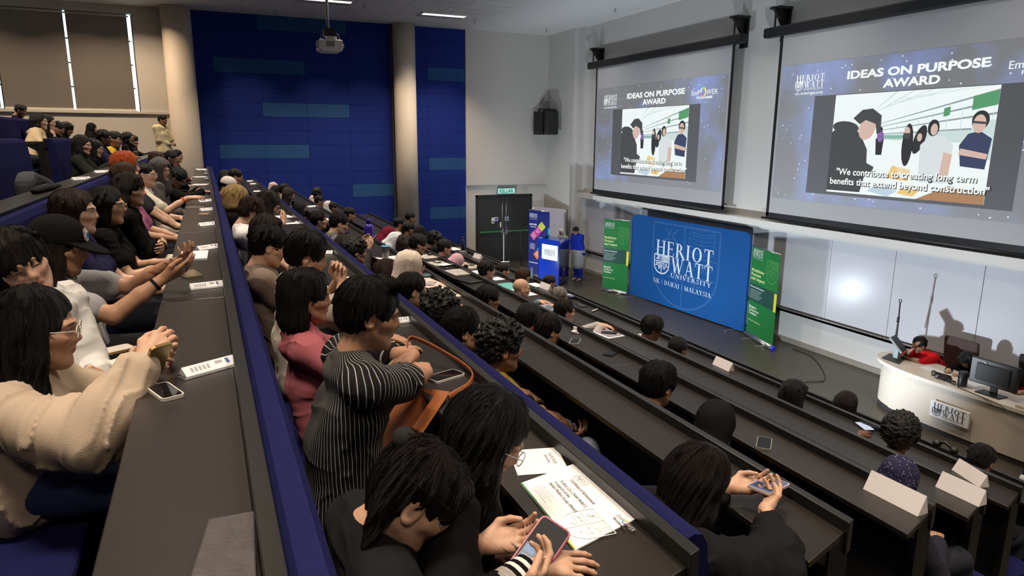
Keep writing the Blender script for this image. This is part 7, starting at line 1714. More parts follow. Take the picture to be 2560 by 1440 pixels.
# back rows
person('person with long dark hair in a dark green top, arm resting on the back desk', hd('V1'), 'V', hy=-12, hp=8, hair=G(style='long', len=0.3), skin='light', fem=True, top=G(col=(0.018, 0.021, 0.017), sleeve=0.92, thick=0.018, fold=0.006), h=0.009, R=G(t='desk'), L=G(t='desk'))
person('person with long black hair half hidden behind the dark green top', hd('V2'), 'V', hy=-5, hp=14, hair=G(style='long', len=0.3), skin='fair', fem=True, top=G(col=BLK, sleeve=0.9), h=0.010)
person('bearded person in a navy and purple top in the back row', hd('V3'), 'V', hy=-8, hp=8, hair=G(style='short', vol=0.006), skin='brown', beard=0.7, top=G(col=(0.020, 0.022, 0.05), sleeve=0.9, thick=0.018), h=0.009, R=G(t='desk'), L=G(t='desk'))
person('person with dark hair in a yellow and black top in the back row', hd('V4'), 'V', hy=-5, hp=12, hair=G(style='short'), skin='tan', top=G(col=(0.55, 0.38, 0.03), sleeve=0.4), h=0.011, R=G(t='desk'))
person('person with wavy hair and dark clothes beside the yellow top in the back row', (5.4, -1.414, 3.735), 'V', hy=-6, hp=12, hair=G(style='curly'), skin='brown', top=G(col=(0.02, 0.02, 0.02), sleeve=0.9), h=0.012)
person('person with long black hair and glasses in a black shirt, back row near the wall', hd('V6'), 'V', hy=-10, hp=8, hair=G(style='long', len=0.28), skin='light', fem=True, glasses=G(), top=G(col=BLK, sleeve=0.9), h=0.011)
person('person resting the chin on one hand at the wall end of the back row', hd('V7'), 'V', hy=-12, hp=8, hair=G(style='medium', len=0.09), skin='light', top=G(col=BLK, sleeve=0.85), h=0.011, R=G(t='desk', dx=-0.1, dy=0.06), L=G(t='chin'))
person('long-haired person in a beige hooded top by the upper aisle', (6.35, -2.35, 4.02), 'U', hy=-2, hp=2, hair=G(style='long', len=0.26), skin='fair', fem=True, glasses=G(), top=G(col=(0.42, 0.33, 0.20), sleeve=0.95, thick=0.02, collar='hood', name='hooded_top'), h=0.010, s=1.08, pelvis=(7.2, -2.40, 3.45), R=G(t='lap'), L=G(t='lap'))
person('person in black with glasses and a hand at the mouth, beside the beige hooded top', (5.55, -2.36, 4.02), 'U', hy=-10, hp=4, hair=G(style='long', len=0.26), skin='fair', fem=True, glasses=G(), top=G(col=BLK, sleeve=0.9), h=0.011, R=G(t='chin'))
person('dark-haired person bent over a white booklet in the upper rows', (4.75, -2.36, 3.93), 'U', hy=-5, hp=30, hair=G(style='short'), skin='tan', top=G(col=BLK, sleeve=0.9), h=0.012, R=G(t='desk'), L=G(t='desk'))
person('dark-haired person looking down, next to the white booklet in the upper rows', (3.9, -2.35, 3.93), 'U', hy=0, hp=25, hair=G(style='medium'), skin='tan', top=G(col=BLK, sleeve=0.9), h=0.012)
person('person in a black headscarf before the beige back wall', hd('U5', 0.35), 'U', hy=-10, hp=6, hair=G(style='hijab', col=(0.010, 0.010, 0.011)), skin='light', fem=True, top=G(col=BLK, sleeve=0.95), h=0.011)
person('dark-haired person alone in the topmost row under the blinds', hd('T1'), 'T', hy=-10, hp=25, hair=G(style='short'), skin='tan', top=G(col=BLK, sleeve=0.9), h=0.012)
person('person in a cream jacket standing by the beige column, hand at the chin', (1.50, -0.81, 4.172), hy=-25, hp=14, by=-35, stand=True, floor=FZ['V'], hair=G(style='short'), skin='brown', top=G(col=(0.52, 0.44, 0.27), sleeve=0.94, thick=0.022, fold=0.006, name='jacket'), legs=(0.012, 0.012, 0.014), h=0.010, s=0.97,
       R=G(t='front', f=0.16, x=-0.03, z=-0.36), L=G(t='chin'))
bk = thing('booklet', (4.75, -2.0, DZ['U']), 'white booklet held on the upper desk by the bent person', 'booklet'); slab('pages', 4.75, -2.0, DZ['U']+0.02, 0.24, 0.16, 0.012, 0.3, M_PAPER, bk); slab('stand', 4.75, -2.0, DZ['U'], 0.1, 0.06, 0.02, 0.3, M_PAPER, bk)

# row B, from the aisle inwards
person('person with a black ponytail in dark clothes bent over a pink phone', (18.235, 0.375, 3.02), 'B', hy=-14, hp=42, by=0, hair=G(style='pony', len=0.28, tie=(0.0, -0.085, 0.085), dir=(-0.05, -0.45, -1), fan=(-0.28, 0.0, 0.28), tieband=1, fringe=True, locks=20), hc=(0.017, 0.0115, 0.0105), skin='light', fem=True, eyes=0.0,
       top=G(col=(0.012, 0.012, 0.013), sleeve=0.72, thick=0.02, fold=0.006), h=0.005, L=G(t='w', w=(18.20, 0.545, 2.835), d=(0.25, 0.8, 0.1), n=(0.6, 0.2, 0.75), curl=0.6, thumb=0.8), R=G(t='w', w=(18.40, 0.540, 2.825), d=(-0.25, 0.8, 0.25), n=(-0.7, 0.0, 0.7), curl=0.7, thumb=0.9))
person('person with long black hair and glasses leaning over the desk, black jacket with white stripes', (18.06, 0.615, 3.05), 'B', hy=-18, hp=34, by=-10, hair=G(style='long', len=0.36, locks=8, fwd=0.05), skin='light', fem=True, glasses=G(mat=M_WHITE), eyes=0.0, hairrough=0.42,
       top=G(mat=None, col=BLK, sleeve=0.8, thick=0.022, fold=0.006, name='jacket'), h=0.005, pelvis=(17.98, 0.40, SEATZ['B']+0.11), L=G(t='lap'), R=G(t='w', w=(18.345, 0.615, 2.842), d=(0.15, 0.95, -0.05), n=(-0.2, 0, -1), curl=0.25, spread=1.15, hint=(0.7, -0.5, -0.3)),
       extras=lambda base, g: [(lambda m: m.build('cuff_stripe', [fab((0.30, 0.28, 0.27)), fab(BLK), fab(WHT)][c], base))(MB().tube([g['arms'][1][1]+(g['arms'][1][0]-g['arms'][1][1])*a, g['arms'][1][1]+(g['arms'][1][0]-g['arms'][1][1])*(a+0.045)], 0.0445+0.001*i, 18)) for i, (a, c) in enumerate([(0.06, 1), (0.105, 2), (0.15, 1), (0.195, 2), (0.24, 1), (0.285, 0), (0.33, 0), (0.375, 0)])]
       + [(lambda m: m.build('shoulder_stripe', fab(WHT), base))(MB().tube([g['Sh'][-1]+g['r']*(0.035+0.022*k)+g['f']*0.050+ZUP*0.034, g['Sh'][-1]+g['r']*(0.030+0.022*k)+ZUP*0.078, g['Sh'][-1]+g['r']*(0.035+0.022*k)-g['f']*0.060+ZUP*0.040], 0.006, 6)) for k in range(2)])
PIN = stripes_mat('pinstripe_cloth', (0.010, 0.010, 0.011), (0.42, 0.42, 0.40), 11.0, 0.13, 0, 1.0)
person('person in a black pinstriped shirt leaning on folded arms, chin on one hand', (17.285, 0.485, 3.20), 'B', hy=-3, hp=12, by=0, hair=G(style='quiff', vol=0.005), skin='tan', wide=1.13, top=G(mat=PIN, sleeve=0.47, thick=0.016, fold=0.006, flare=0.014, collar='shirt'), h=0.005, pelvis=(17.22, 0.37, SEATZ['B']+0.12),
       R=G(t='w', w=(17.06, 0.76, 2.875), d=(-0.95, 0.0, 0.1), n=(0, 0, -1), curl=0.4, hint=(0.9, 0.9, -0.3)), L=G(t='w', w=(17.14, 0.675, 2.985), d=(0.55, -0.62, -0.05), n=(0.1, 0.1, -1), curl=0.32, spread=1.2, hint=(-0.7, 0.5, -0.3), ts=1))
person('person with a black mullet in a pink high-necked top', (16.47, 0.372, 3.095), 'B', hy=0, hp=4, hair=G(style='mullet', len=0.105, vol=0.006), hc=(0.014, 0.0115, 0.011), skin='tan', fem=True, top=G(col=(0.42, 0.125, 0.145), sleeve=0.9, thick=0.016, fold=0.006, collar='turtle'), h=0.0055, R=G(t='desk', dy=0.02), L=G(t='desk'))
person('person with thick black hair and glasses in a cream sweatshirt, hands clasped before the mouth', (15.75, 0.475, 3.165), 'B', hy=-6, hp=18, hair=G(style='short', vol=0.012, locks=70), skin='light', glasses=G(), top=G(col=(0.58, 0.52, 0.43), sleeve=0.62, thick=0.022, fold=0.007, bag=1, name='sweatshirt'), legs=(0.03, 0.03, 0.03), h=0.006,
       R=G(t='w', w=(15.66, 0.665, 2.985), d=(-0.45, 0.1, 0.85), n=(-0.8, -0.3, -0.2), curl=0.8, hint=(0.4, 0.3, -0.9)), L=G(t='w', w=(15.58, 0.66, 2.99), d=(0.5, 0.05, 0.85), n=(0.8, -0.3, -0.2), curl=0.7, hint=(-0.5, 0.3, -0.9)))
person('person in a taupe T-shirt and wire glasses looking down', (15.22, 0.318, 3.15), 'B', hy=3, hp=18, hair=G(style='short', vol=0.003), skin='light', glasses=G(mat=GOLD), top=G(col=(0.20, 0.155, 0.125), sleeve=0.55, thick=0.02, fold=0.007, flare=0.014), h=0.006, eyes=0.0)
person('person with dark brown hair hidden behind the taupe T-shirt', (14.36, 0.372, 3.13), 'B', hy=10, hp=15, hair=G(style='bob', len=0.16), hc=(0.03, 0.018, 0.013), skin='light', fem=True, top=G(col=BLK, sleeve=0.9), h=0.008)
def flagpatch(base, g):
    El, S = g['arms'][1][0], g['Sh'][1]; a = S+(El-S)*0.33; u = _n(g['f']); v = -_n(El-S); n = np.cross(u, v); n = n if n[0] > 0 else -n
    o = a+n*0.072
    m = MB()
    for x0, x1, y0, y1, mi in ((-0.028, 0.028, 0.006, 0.032, 0), (-0.028, 0.0, -0.016, 0.006, 1), (0.0, 0.028, -0.016, 0.006, 2)): m.poly([o+u*x+v*y for x, y in ((x0, y0), (x1, y0), (x1, y1), (x0, y1))], mi)
    m.build('sleeve_patch', [fab((0.5, 0.42, 0.05)), fab((0.01, 0.015, 0.05)), fab((0.4, 0.03, 0.06))], base)
    q = S+(El-S)*0.58; q2 = S+(El-S)*0.63
    m = MB(); m.tube([q, q2], 0.0735, 18); m.build('sleeve_band', fab((0.03, 0.03, 0.04)), base)
    Nk = g['Nk']; m = MB(); r, f = g['r'], g['f']; m.tube([Nk+f*0.070-ZUP*0.045, Nk+r*0.062-ZUP*0.005, Nk-f*0.058+ZUP*0.012, Nk-r*0.062-ZUP*0.005, Nk+f*0.070-ZUP*0.045], 0.012, 8); m.build('collar', fab((0.42, 0.02, 0.045)), base)
person('person in a white football jersey with a red collar and glasses, looking down', (13.52, 0.33, 3.19), 'B', hy=4, hp=26, hair=G(style='short', vol=0.005), hc=(0.035, 0.016, 0.012), skin='light', glasses=G(), eyes=0.0, top=G(col=(0.66, 0.66, 0.67), sleeve=0.36, thick=0.018, flare=0.014, name='jersey'), h=0.007, extras=flagpatch)
person('person with long dark hair writing, hand raised with a pen', (12.95, 0.50, 3.20), 'B', hy=0, hp=32, hair=G(style='long', len=0.3), hc=(0.022, 0.014, 0.012), skin='fair', fem=True, top=G(col=BLK, sleeve=0.4), h=0.008, R=G(t='w', w=(12.55, 0.70, 2.98), d=(-0.4, 0.3, 0.85), n=(-0.6, -0.6, 0.2), curl=0.8, hint=(0.6, 0.4, -0.7)), L=G(t='desk'))
person('person with bleached blond hair in black', (12.12, 0.262, 3.185), 'B', hy=15, hp=14, hair=G(style='medium', len=0.07, vol=0.018, locks=110), hc=(0.62, 0.42, 0.17), skin='fair', fem=True, top=G(col=BLK, sleeve=0.9, thick=0.018), h=0.008)
person('person in a white cap among the far seats', (9.0, 0.285, 3.12), 'B', hy=2, hp=20, hair=G(style='crop'), skin='tan', cap=(0.62, 0.58, 0.56), top=G(col=(0.05, 0.04, 0.04), sleeve=0.5), h=0.010)
person('person with dark hair and glasses holding a hand to the mouth, far seats', (7.95, 0.43, 3.19), 'B', hy=-6, hp=16, hair=G(style='short'), skin='tan', glasses=G(), top=G(col=BLK, sleeve=0.6), h=0.010, R=G(t='chin'))
person('person with black hair seen from behind at the far end, beside the glasses', (7.26, 0.30, 3.14), 'B', hy=25, hp=12, hair=G(style='medium', len=0.12), skin='tan', top=G(col=BLK, sleeve=0.6), h=0.011)
phone(18.325, 0.635, 2.865, 0.0, 'phone in a pink case held by the ponytailed person', (0.33, 0.03, 0.10), glow((0.045, 0.045, 0.05), 0.3), L=0.16, W=0.082, M=Matrix(((0.80, -0.34, 0.49), (0.52, 0.79, -0.30), (-0.29, 0.50, 0.81))))
ph = [o for o in bpy.data.objects if o.get('label') == 'phone in a pink case held by the ponytailed person'][0]
TP = Matrix.Translation((18.325, 0.635, 2.865)) @ Matrix(((0.80, -0.34, 0.49), (0.52, 0.79, -0.30), (-0.29, 0.50, 0.81))).to_4x4()
m = MB(); rp = random.Random(2); Z0 = 0.0101
def tq(x0, y0, x1, y1, mi, k=0): m.poly([TP @ Vector((x, y, Z0+0.0003*k)) for x, y in ((x0, y0), (x1, y0), (x1, y1), (x0, y1))], mi)
tq(-0.034, -0.073, 0.034, 0.004, 0); tq(-0.030, -0.018, -0.004, 0.000, 1, 1); tq(0.002, -0.018, 0.030, 0.0, 1, 1); tq(-0.030, -0.045, -0.004, -0.022, 1, 1); tq(0.002, -0.045, 0.030, -0.022, 1, 1); tq(-0.020, -0.066, 0.006, -0.050, 2, 1); tq(-0.030, -0.066, -0.022, -0.045, 3, 1)
m.build('video_tiles', [glow((0.55, 0.48, 0.40), 0.6), glow((0.48, 0.62, 0.82), 0.7), glow((0.03, 0.05, 0.25), 0.6), glow((0.05, 0.35, 0.1), 0.6)], ph)
phone(18.15, 0.70, 2.755, 1.2, 'tablet with a dim blue screen under the pink phone', (0.02, 0.02, 0.025), glow((0.05, 0.09, 0.17), 0.7), L=0.12, W=0.07, M=Matrix.Rotation(0.9, 3, 'Z') @ Matrix.Rotation(0.35, 3, 'X'))
phone(17.50, -0.17, 3.175, 0.9, 'gold-rimmed phone held up over the desk by the beige sweatshirt', (0.35, 0.24, 0.10), metal=0.6, L=0.13, W=0.066, M=Matrix.Rotation(-0.9, 3, 'Z') @ Matrix.Rotation(1.0, 3, 'X'))
phone(17.60, -0.150, 3.1155, -1.2, 'white phone lying under the beige sleeve at the desk joint', (0.62, 0.60, 0.55), L=0.135, W=0.06)
phone(16.56, -0.40, 2.96, 0.5, 'white marbled phone in a gold case on a dark trouser leg', (0.42, 0.30, 0.14), mat('marble_white', (0.70, 0.66, 0.60), 0.3, noise=(14, 0.18)), L=0.155, W=0.085, back=True, metal=0.5)

# row C
person('person typing on a phone, dark hair half tied, loose black top, near the aisle end', (17.95, 1.405, 2.70), 'C', hy=-8, hp=34, by=-4, hair=G(style='long', len=0.30, locks=10), hc=(0.018, 0.0125, 0.0115), skin='light', fem=True, eyes=0.0, top=G(col=(0.011, 0.011, 0.012), sleeve=0.86, thick=0.024, fold=0.008, bag=1), h=0.0055,
       L=G(t='w', w=(17.82, 1.665, 2.56), d=(0.35, 0.85, 0.05), n=(0.5, -0.1, 0.8), curl=0.55, thumb=1.0, hint=(-0.5, -0.3, -0.7)), R=G(t='w', w=(18.00, 1.66, 2.565), d=(-0.45, 0.8, 0.1), n=(-0.6, -0.1, 0.75), curl=0.6, thumb=1.0, hint=(0.8, -0.2, -0.4)))
phone(17.895, 1.775, 2.575, 0.45, 'phone in a pale pink case with a lit blue screen, typed on with both thumbs', (0.55, 0.42, 0.42), glow((0.16, 0.20, 0.34), 0.75), L=0.165, W=0.09, M=Matrix.Rotation(0.35, 3, 'Z') @ Matrix.Rotation(-0.12, 3, 'X'))
TQ = Matrix.Translation((17.895, 1.775, 2.575)) @ (Matrix.Rotation(0.35, 3, 'Z') @ Matrix.Rotation(-0.12, 3, 'X')).to_4x4()
ph = [o for o in bpy.data.objects if str(o.get('label')).startswith('phone in a pale pink case')][0]
m = MB()
for x0, y0, x1, y1 in ((-0.034, -0.062, -0.002, -0.038), (0.002, -0.062, 0.034, -0.038), (-0.034, -0.034, -0.002, -0.012), (0.002, -0.034, 0.034, -0.012), (-0.034, 0.0, 0.034, 0.003), (-0.034, 0.018, 0.02, 0.021), (-0.02, 0.066, 0.02, 0.072)): m.poly([TQ @ Vector((x, y, 0.0101)) for x, y in ((x0, y0), (x1, y0), (x1, y1), (x0, y1))])
m.build('screen_tiles', glow((0.03, 0.035, 0.06), 0.6), ph)
person('person with curly black hair in a mustard and black jacket and pale jeans', (16.55, 1.295, 2.77), 'C', hy=-3, hp=5, hair=G(style='curly', vol=0.002, locks=110), skin='brown', top=G(col=(0.22, 0.16, 0.035), sleeve=0.95, thick=0.02, fold=0.006, name='jacket'), legs=(0.30, 0.34, 0.42), h=0.006, R=G(t='w', w=(16.66, 1.60, 2.27), d=(-0.1, 0.95, 0.05), n=(-0.3, 0, 0.9), curl=0.7), L=G(t='lap'))
phone(16.65, 1.70, 2.28, 0.3, 'phone held in the lap of the person in pale jeans', (0.02, 0.02, 0.02))
person('bearded person with black hair in a black jacket over a pale shirt', (16.17, 1.225, 2.77), 'C', hy=-4, hp=3, hair=G(style='short', vol=0.006), skin='tan', beard=0.95, top=G(col=BLK, sleeve=0.95, thick=0.02, collar='shirt', name='jacket'), h=0.006)
person('person with wavy black hair seen from behind, next to the beard', (15.62, 1.27, 2.735), 'C', hy=22, hp=6, hair=G(style='curly', vol=0.012, locks=90), skin='tan', top=G(col=BLK, sleeve=0.95), h=0.007)
person('person with tied-back black hair and an olive collar', (14.96, 1.275, 2.745), 'C', hy=2, hp=10, hair=G(style='bun', tie=(0, -0.112, 0.012), vol=0.006), skin='light', fem=True, top=G(col=(0.12, 0.105, 0.03), sleeve=0.9, collar='turtle'), h=0.007)
person('person in a white headscarf and coral floral top with glasses', (14.70, 1.335, 2.865), 'C', hy=0, hp=4, hair=G(style='hijab', col=(0.66, 0.56, 0.49)), skin='tan', fem=True, glasses=G(mat=GOLD), top=G(mat=dots_mat('coral_floral', (0.50, 0.13, 0.11), (0.62, 0.36, 0.30), 42, 0.28), sleeve=0.95, thick=0.018), h=0.007, R=G(t='desk'), L=G(t='desk'))
person('person with long brown hair and glasses beside the white headscarf', (14.30, 1.26, 2.74), 'C', hy=12, hp=6, hair=G(style='long', len=0.34), hc=(0.035, 0.018, 0.014), skin='light', fem=True, glasses=G(), top=G(col=(0.02, 0.02, 0.022), sleeve=0.9), h=0.007)
person('person with dark curly hair gathered in a bun, charcoal top', hd('c10'), 'C', hy=-3, hp=6, hair=G(style='curly', vol=0.002, locks=60), skin='tan', fem=True, top=G(col=(0.035, 0.036, 0.04), sleeve=0.8), h=0.008, R=G(t='desk'))
person('person with long dark hair raising a phone in both hands', (11.75, 1.37, 2.60), 'C', hy=10, hp=8, hair=G(style='long', len=0.25), hc=(0.02, 0.014, 0.012), skin='light', fem=True, top=G(col=(0.05, 0.05, 0.055), sleeve=0.9), h=0.009, R=G(t='w', w=(12.0, 1.60, 2.60), d=(-0.2, 0.5, 0.8), n=(-0.8, 0, 0.3), curl=0.7, hint=(0.5, 0, -0.8)), L=G(t='w', w=(11.83, 1.58, 2.62), d=(0.1, 0.6, 0.75), n=(0.8, 0, 0.3), curl=0.7, hint=(-0.5, 0, -0.8)))
phone(11.92, 1.68, 2.68, 0.2, 'small dark phone raised in two hands beside the purple-blue bottle', (0.03, 0.03, 0.035), L=0.14, W=0.07, M=Matrix.Rotation(0.9, 3, 'X'))
def straps(base, g):
    for sx in (-1, 1):
        r, f, Sc = g['r'], g['f'], g['Sc']; m = MB(); m.tube([Sc+r*sx*0.10+f*0.09-ZUP*0.15, Sc+r*sx*0.10+f*0.06+ZUP*0.05, Sc+r*sx*0.10-f*0.05+ZUP*0.065, Sc+r*sx*0.10-f*0.11-ZUP*0.05], 0.018, 8); m.build('backpack_strap', fab((0.14, 0.14, 0.145)), base)
person('person with an undercut in a grey shirt with backpack straps', hd('c8'), 'C', hy=0, hp=20, hair=G(style='short', vol=0.002), skin='fair', top=G(col=(0.15, 0.15, 0.16), sleeve=0.4), h=0.008, extras=straps)
person('person with short black hair in a black T-shirt, face in clear profile', hd('c7'), 'C', hy=-6, hp=0, hair=G(style='short', vol=0.006), skin='light', top=G(col=(0.02, 0.02, 0.022), sleeve=0.4), h=0.008)
person('person with long straight black hair seen from behind in the middle rows', hd('c6'), 'C', hy=30, hp=8, hair=G(style='long', len=0.34), skin='light', fem=True, top=G(col=BLK, sleeve=0.9), h=0.009)
person('person in a taupe grey headscarf in the middle rows', hd('c5', 0, 0, 0.07), 'C', hy=15, hp=10, hair=G(style='hijab', col=(0.34, 0.28, 0.26)), skin='light', fem=True, top=G(col=(0.05, 0.05, 0.05), sleeve=0.9), h=0.010)
person('person with long dark hair before the taupe headscarf, looking down', hd('c4'), 'C', hy=0, hp=20, hair=G(style='long', len=0.2), hc=DKBROWN, skin='light', fem=True, top=G(col=BLK, sleeve=0.9), h=0.010)
person('person with short black hair in a bright blue shirt, far middle row', hd('c3'), 'C', hy=-6, hp=12, hair=G(style='short'), skin='tan', top=G(col=(0.02, 0.10, 0.42), sleeve=0.4), h=0.010)
person('person with long black hair next to the bright blue shirt', hd('c2'), 'C', hy=15, hp=10, hair=G(style='medium', len=0.14), skin='tan', fem=True, top=G(col=BLK, sleeve=0.9), h=0.011)
person('person in a pale pink headscarf at the far end of the middle rows', hd('c1'), 'C', hy=20, hp=10, hair=G(style='hijab', col=(0.58, 0.45, 0.41)), skin='light', fem=True, top=G(col=(0.06, 0.05, 0.05), sleeve=0.9), h=0.011)

# row D
person('person in a black headscarf seen from behind, near the lone phone on the desk', hd('d16'), 'D', hy=10, hp=14, hair=G(style='hijab', col=(0.011, 0.011, 0.012)), skin='light', fem=True, top=G(col=BLK, sleeve=0.95), h=0.009)
person('black-haired person seen from behind in the middle of the lower rows', hd('d15'), 'D', hy=12, hp=16, hair=G(style='short', vol=0.014, locks=70), skin='tan', top=G(col=BLK, sleeve=0.9), h=0.008)
person('dark-haired bearded person beside the silver-edged phone', hd('d14'), 'D', hy=2, hp=14, hair=G(style='short', vol=0.006), hc=(0.02, 0.013, 0.011), skin='tan', beard=0.9, top=G(col=BLK, sleeve=0.9), h=0.008)
person('person with short black hair behind the bearded one in the lower rows', hd('d13'), 'D', hy=20, hp=14, hair=G(style='short', vol=0.01), skin='tan', top=G(col=BLK, sleeve=0.9), h=0.009)
person('person with black hair and thin glasses looking at the stage from the lower rows', hd('d12'), 'D', hy=-8, hp=8, hair=G(style='short', vol=0.006), skin='tan', glasses=G(), top=G(col=BLK, sleeve=0.9), h=0.008)
person('person with short dark hair and glasses behind the white headscarf\'s laptop', hd('d10'), 'D', hy=-2, hp=18, hair=G(style='short', vol=0.008), skin='tan', glasses=G(), top=G(col=BLK, sleeve=0.9), h=0.009)
person('person with dark hair resting a hand on the cheek beside the pale headscarf', hd('d9'), 'D', hy=20, hp=16, hair=G(style='medium', len=0.1), hc=(0.025, 0.016, 0.014), skin='fair', fem=True, top=G(col=BLK, sleeve=0.9), h=0.010, R=G(t='chin'))
person('person bowed in a pale grey headscarf', hd('d8'), 'D', hy=0, hp=38, hair=G(style='hijab', col=(0.56, 0.60, 0.66)), skin='light', fem=True, top=G(col=(0.04, 0.04, 0.05), sleeve=0.95), h=0.010)
person('person bowed in a maroon headscarf', hd('d7'), 'D', hy=5, hp=34, hair=G(style='hijab', col=(0.13, 0.010, 0.028)), skin='light', fem=True, top=G(col=(0.06, 0.01, 0.015), sleeve=0.95), h=0.010)
person('person with dark hair in black reaching an arm to the purple-blue bottle', (7.2, 2.30, 2.46), 'D', hy=0, hp=16, hair=G(style='short'), skin='tan', top=G(col=BLK, sleeve=0.95), h=0.010, R=G(t='desk'))
person('person in a white headscarf in the far lower rows', hd('d4'), 'D', hy=15, hp=8, hair=G(style='hijab', col=(0.62, 0.58, 0.54)), skin='light', fem=True, top=G(col=(0.4, 0.38, 0.36), sleeve=0.95), h=0.011)
person('person with short black hair beside the far white headscarf', hd('d2'), 'D', hy=-6, hp=10, hair=G(style='short'), skin='brown', top=G(col=WHT, sleeve=0.4), h=0.011)
person('dark-skinned person in a white top before the lighter blue panel', hd('d1'), 'D', hy=-2, hp=8, hair=G(style='afro', vol=-0.028, locks=0), skin='deep', top=G(col=(0.6, 0.56, 0.54), sleeve=0.5), h=0.011)
person('person in a peach headscarf before the light blue panel', (2.75, 2.30, 2.34), 'D', hy=20, hp=12, hair=G(style='hijab', col=(0.60, 0.42, 0.36)), skin='light', fem=True, top=G(col=(0.4, 0.3, 0.27), sleeve=0.95), h=0.012)
person('person with dark hair low behind the far white headscarf', (5.0, 2.36, 2.37), 'D', hy=0, hp=14, hair=G(style='short'), skin='brown', top=G(col=BLK, sleeve=0.9), h=0.012)

# row E
person('person in a dark headscarf with pale dots behind a name card', hd('e12'), 'E', hy=6, hp=22, hair=G(style='hijab', mat=dots_mat('dotted_scarf', (0.020, 0.019, 0.050), (0.30, 0.30, 0.38), 75, 0.22)), skin='light', fem=True, top=G(col=(0.02, 0.02, 0.03), sleeve=0.95), h=0.008)
person('balding person with glasses and clasped hands on the desk', hd('e11'), 'E', hy=-6, hp=6, hair=G(style='short', hairline=0.03), hc=(0.02, 0.014, 0.012), skin='light', glasses=G(), top=G(col=(0.40, 0.37, 0.36), sleeve=0.95, collar='shirt'), h=0.008, R=G(t='desk', dx=0.04, dy=0.10, **{'in': 0.9}), L=G(t='desk', dx=0.02, dy=0.12, **{'in': 0.9}))
person('bald person with glasses in a blue shirt', hd('e10'), 'E', hy=-6, hp=2, hair=G(style='bald'), skin='light', glasses=G(), top=G(col=(0.13, 0.21, 0.30), sleeve=0.95, collar='shirt'), h=0.007, R=G(t='desk'), L=G(t='desk'))
person('person with greying black hair in a lavender shirt with a lanyard', hd('e9'), 'E', hy=-4, hp=6, hair=G(style='short', vol=0.006), hc=(0.030, 0.026, 0.024), skin='tan', top=G(col=(0.42, 0.41, 0.56), sleeve=0.95, collar='shirt'), h=0.008)
person('person bowed low in a pale pink headscarf, holding up both hands', hd('e8'), 'E', hy=0, hp=45, hair=G(style='hijab', col=(0.56, 0.33, 0.38)), skin='light', fem=True, top=G(col=(0.4, 0.25, 0.28), sleeve=0.95), h=0.010)
person('person in a black suit with a white earpiece, far lower rows', hd('e6'), 'E', hy=-5, hp=8, hair=G(style='short', vol=0.006), skin='light', top=G(col=BLK, sleeve=0.95, collar='shirt', name='suit_jacket'), h=0.009, R=G(t='desk'), L=G(t='desk'))
person('dark-haired person before the black suit in the far lower rows', hd('e7'), 'E', hy=0, hp=12, hair=G(style='bun', vol=0.006), skin='tan', fem=True, top=G(col=BLK, sleeve=0.95), h=0.010)
person('person with black hair and glasses above the far end of the lower rows', hd('e5'), 'E', hy=-4, hp=14, hair=G(style='curly', vol=0.004), skin='brown', glasses=G(), top=G(col=BLK, sleeve=0.95), h=0.010)
person('person in a very dark headscarf beside the second column', hd('e4'), 'E', hy=15, hp=10, hair=G(style='hijab', col=(0.022, 0.018, 0.020)), skin='tan', fem=True, top=G(col=BLK, sleeve=0.95), h=0.011)
person('person with short hair just right of the second column', (7.4, 3.36, 2.37), 'E', hy=0, hp=8, hair=G(style='crop'), skin='brown', top=G(col=BLK, sleeve=0.95), h=0.011)
person('person with short hair and full profile in front of the second column', hd('e2'), 'E', hy=-4, hp=8, hair=G(style='crop', vol=0.004), skin='brown', top=G(col=BLK, sleeve=0.95), h=0.011)
person('person with neatly cut black hair before the second column, uppermost there', hd('e1'), 'E', hy=-4, hp=6, hair=G(style='short'), skin='tan', top=G(col=WHT, sleeve=0.5), h=0.011)

# rows F and G
person('person with glasses turned to the stage beside the lavender shirt', hd('f1'), 'F', hy=-10, hp=6, hair=G(style='bun', vol=0.004), hc=(0.02, 0.013, 0.012), skin='light', fem=True, glasses=G(), top=G(col=BLK, sleeve=0.95), h=0.009)
person('brown-haired person holding up a phone in front of the bald head', hd('f2'), 'F', hy=0, hp=8, hair=G(style='medium', len=0.10), hc=(0.055, 0.024, 0.017), skin='light', fem=True, top=G(col=BLK, sleeve=0.95), h=0.009)
person('grey-haired person in the front rows', hd('f3'), 'F', hy=-8, hp=6, hair=G(style='short', vol=0.004), hc=(0.36, 0.33, 0.30), skin='tan', top=G(col=(0.05, 0.05, 0.06), sleeve=0.95), h=0.008)
person('person in a white shirt turned to a neighbour, sunglasses in tousled hair', hd('f4'), 'F', hy=-22, hp=18, by=-18, hair=G(style='short', vol=0.014, locks=80), hc=(0.02, 0.015, 0.013), skin='dark', top=G(col=(0.62, 0.60, 0.55), sleeve=0.95, thick=0.02), h=0.008)
person('person with a low black bun next to the white shirt', hd('f5', 0.12, 0.0, -0.03), 'F', hy=12, hp=12, hair=G(style='bun', tie=(0, -0.105, -0.03), vol=0.005), skin='brown', fem=True, top=G(col=BLK, sleeve=0.95), h=0.009)
person('person with wavy black hair seen from behind before the stage cable', hd('f6'), 'F', hy=10, hp=16, hair=G(style='medium', len=0.10, vol=0.004), skin='tan', top=G(col=BLK, sleeve=0.95), h=0.009)
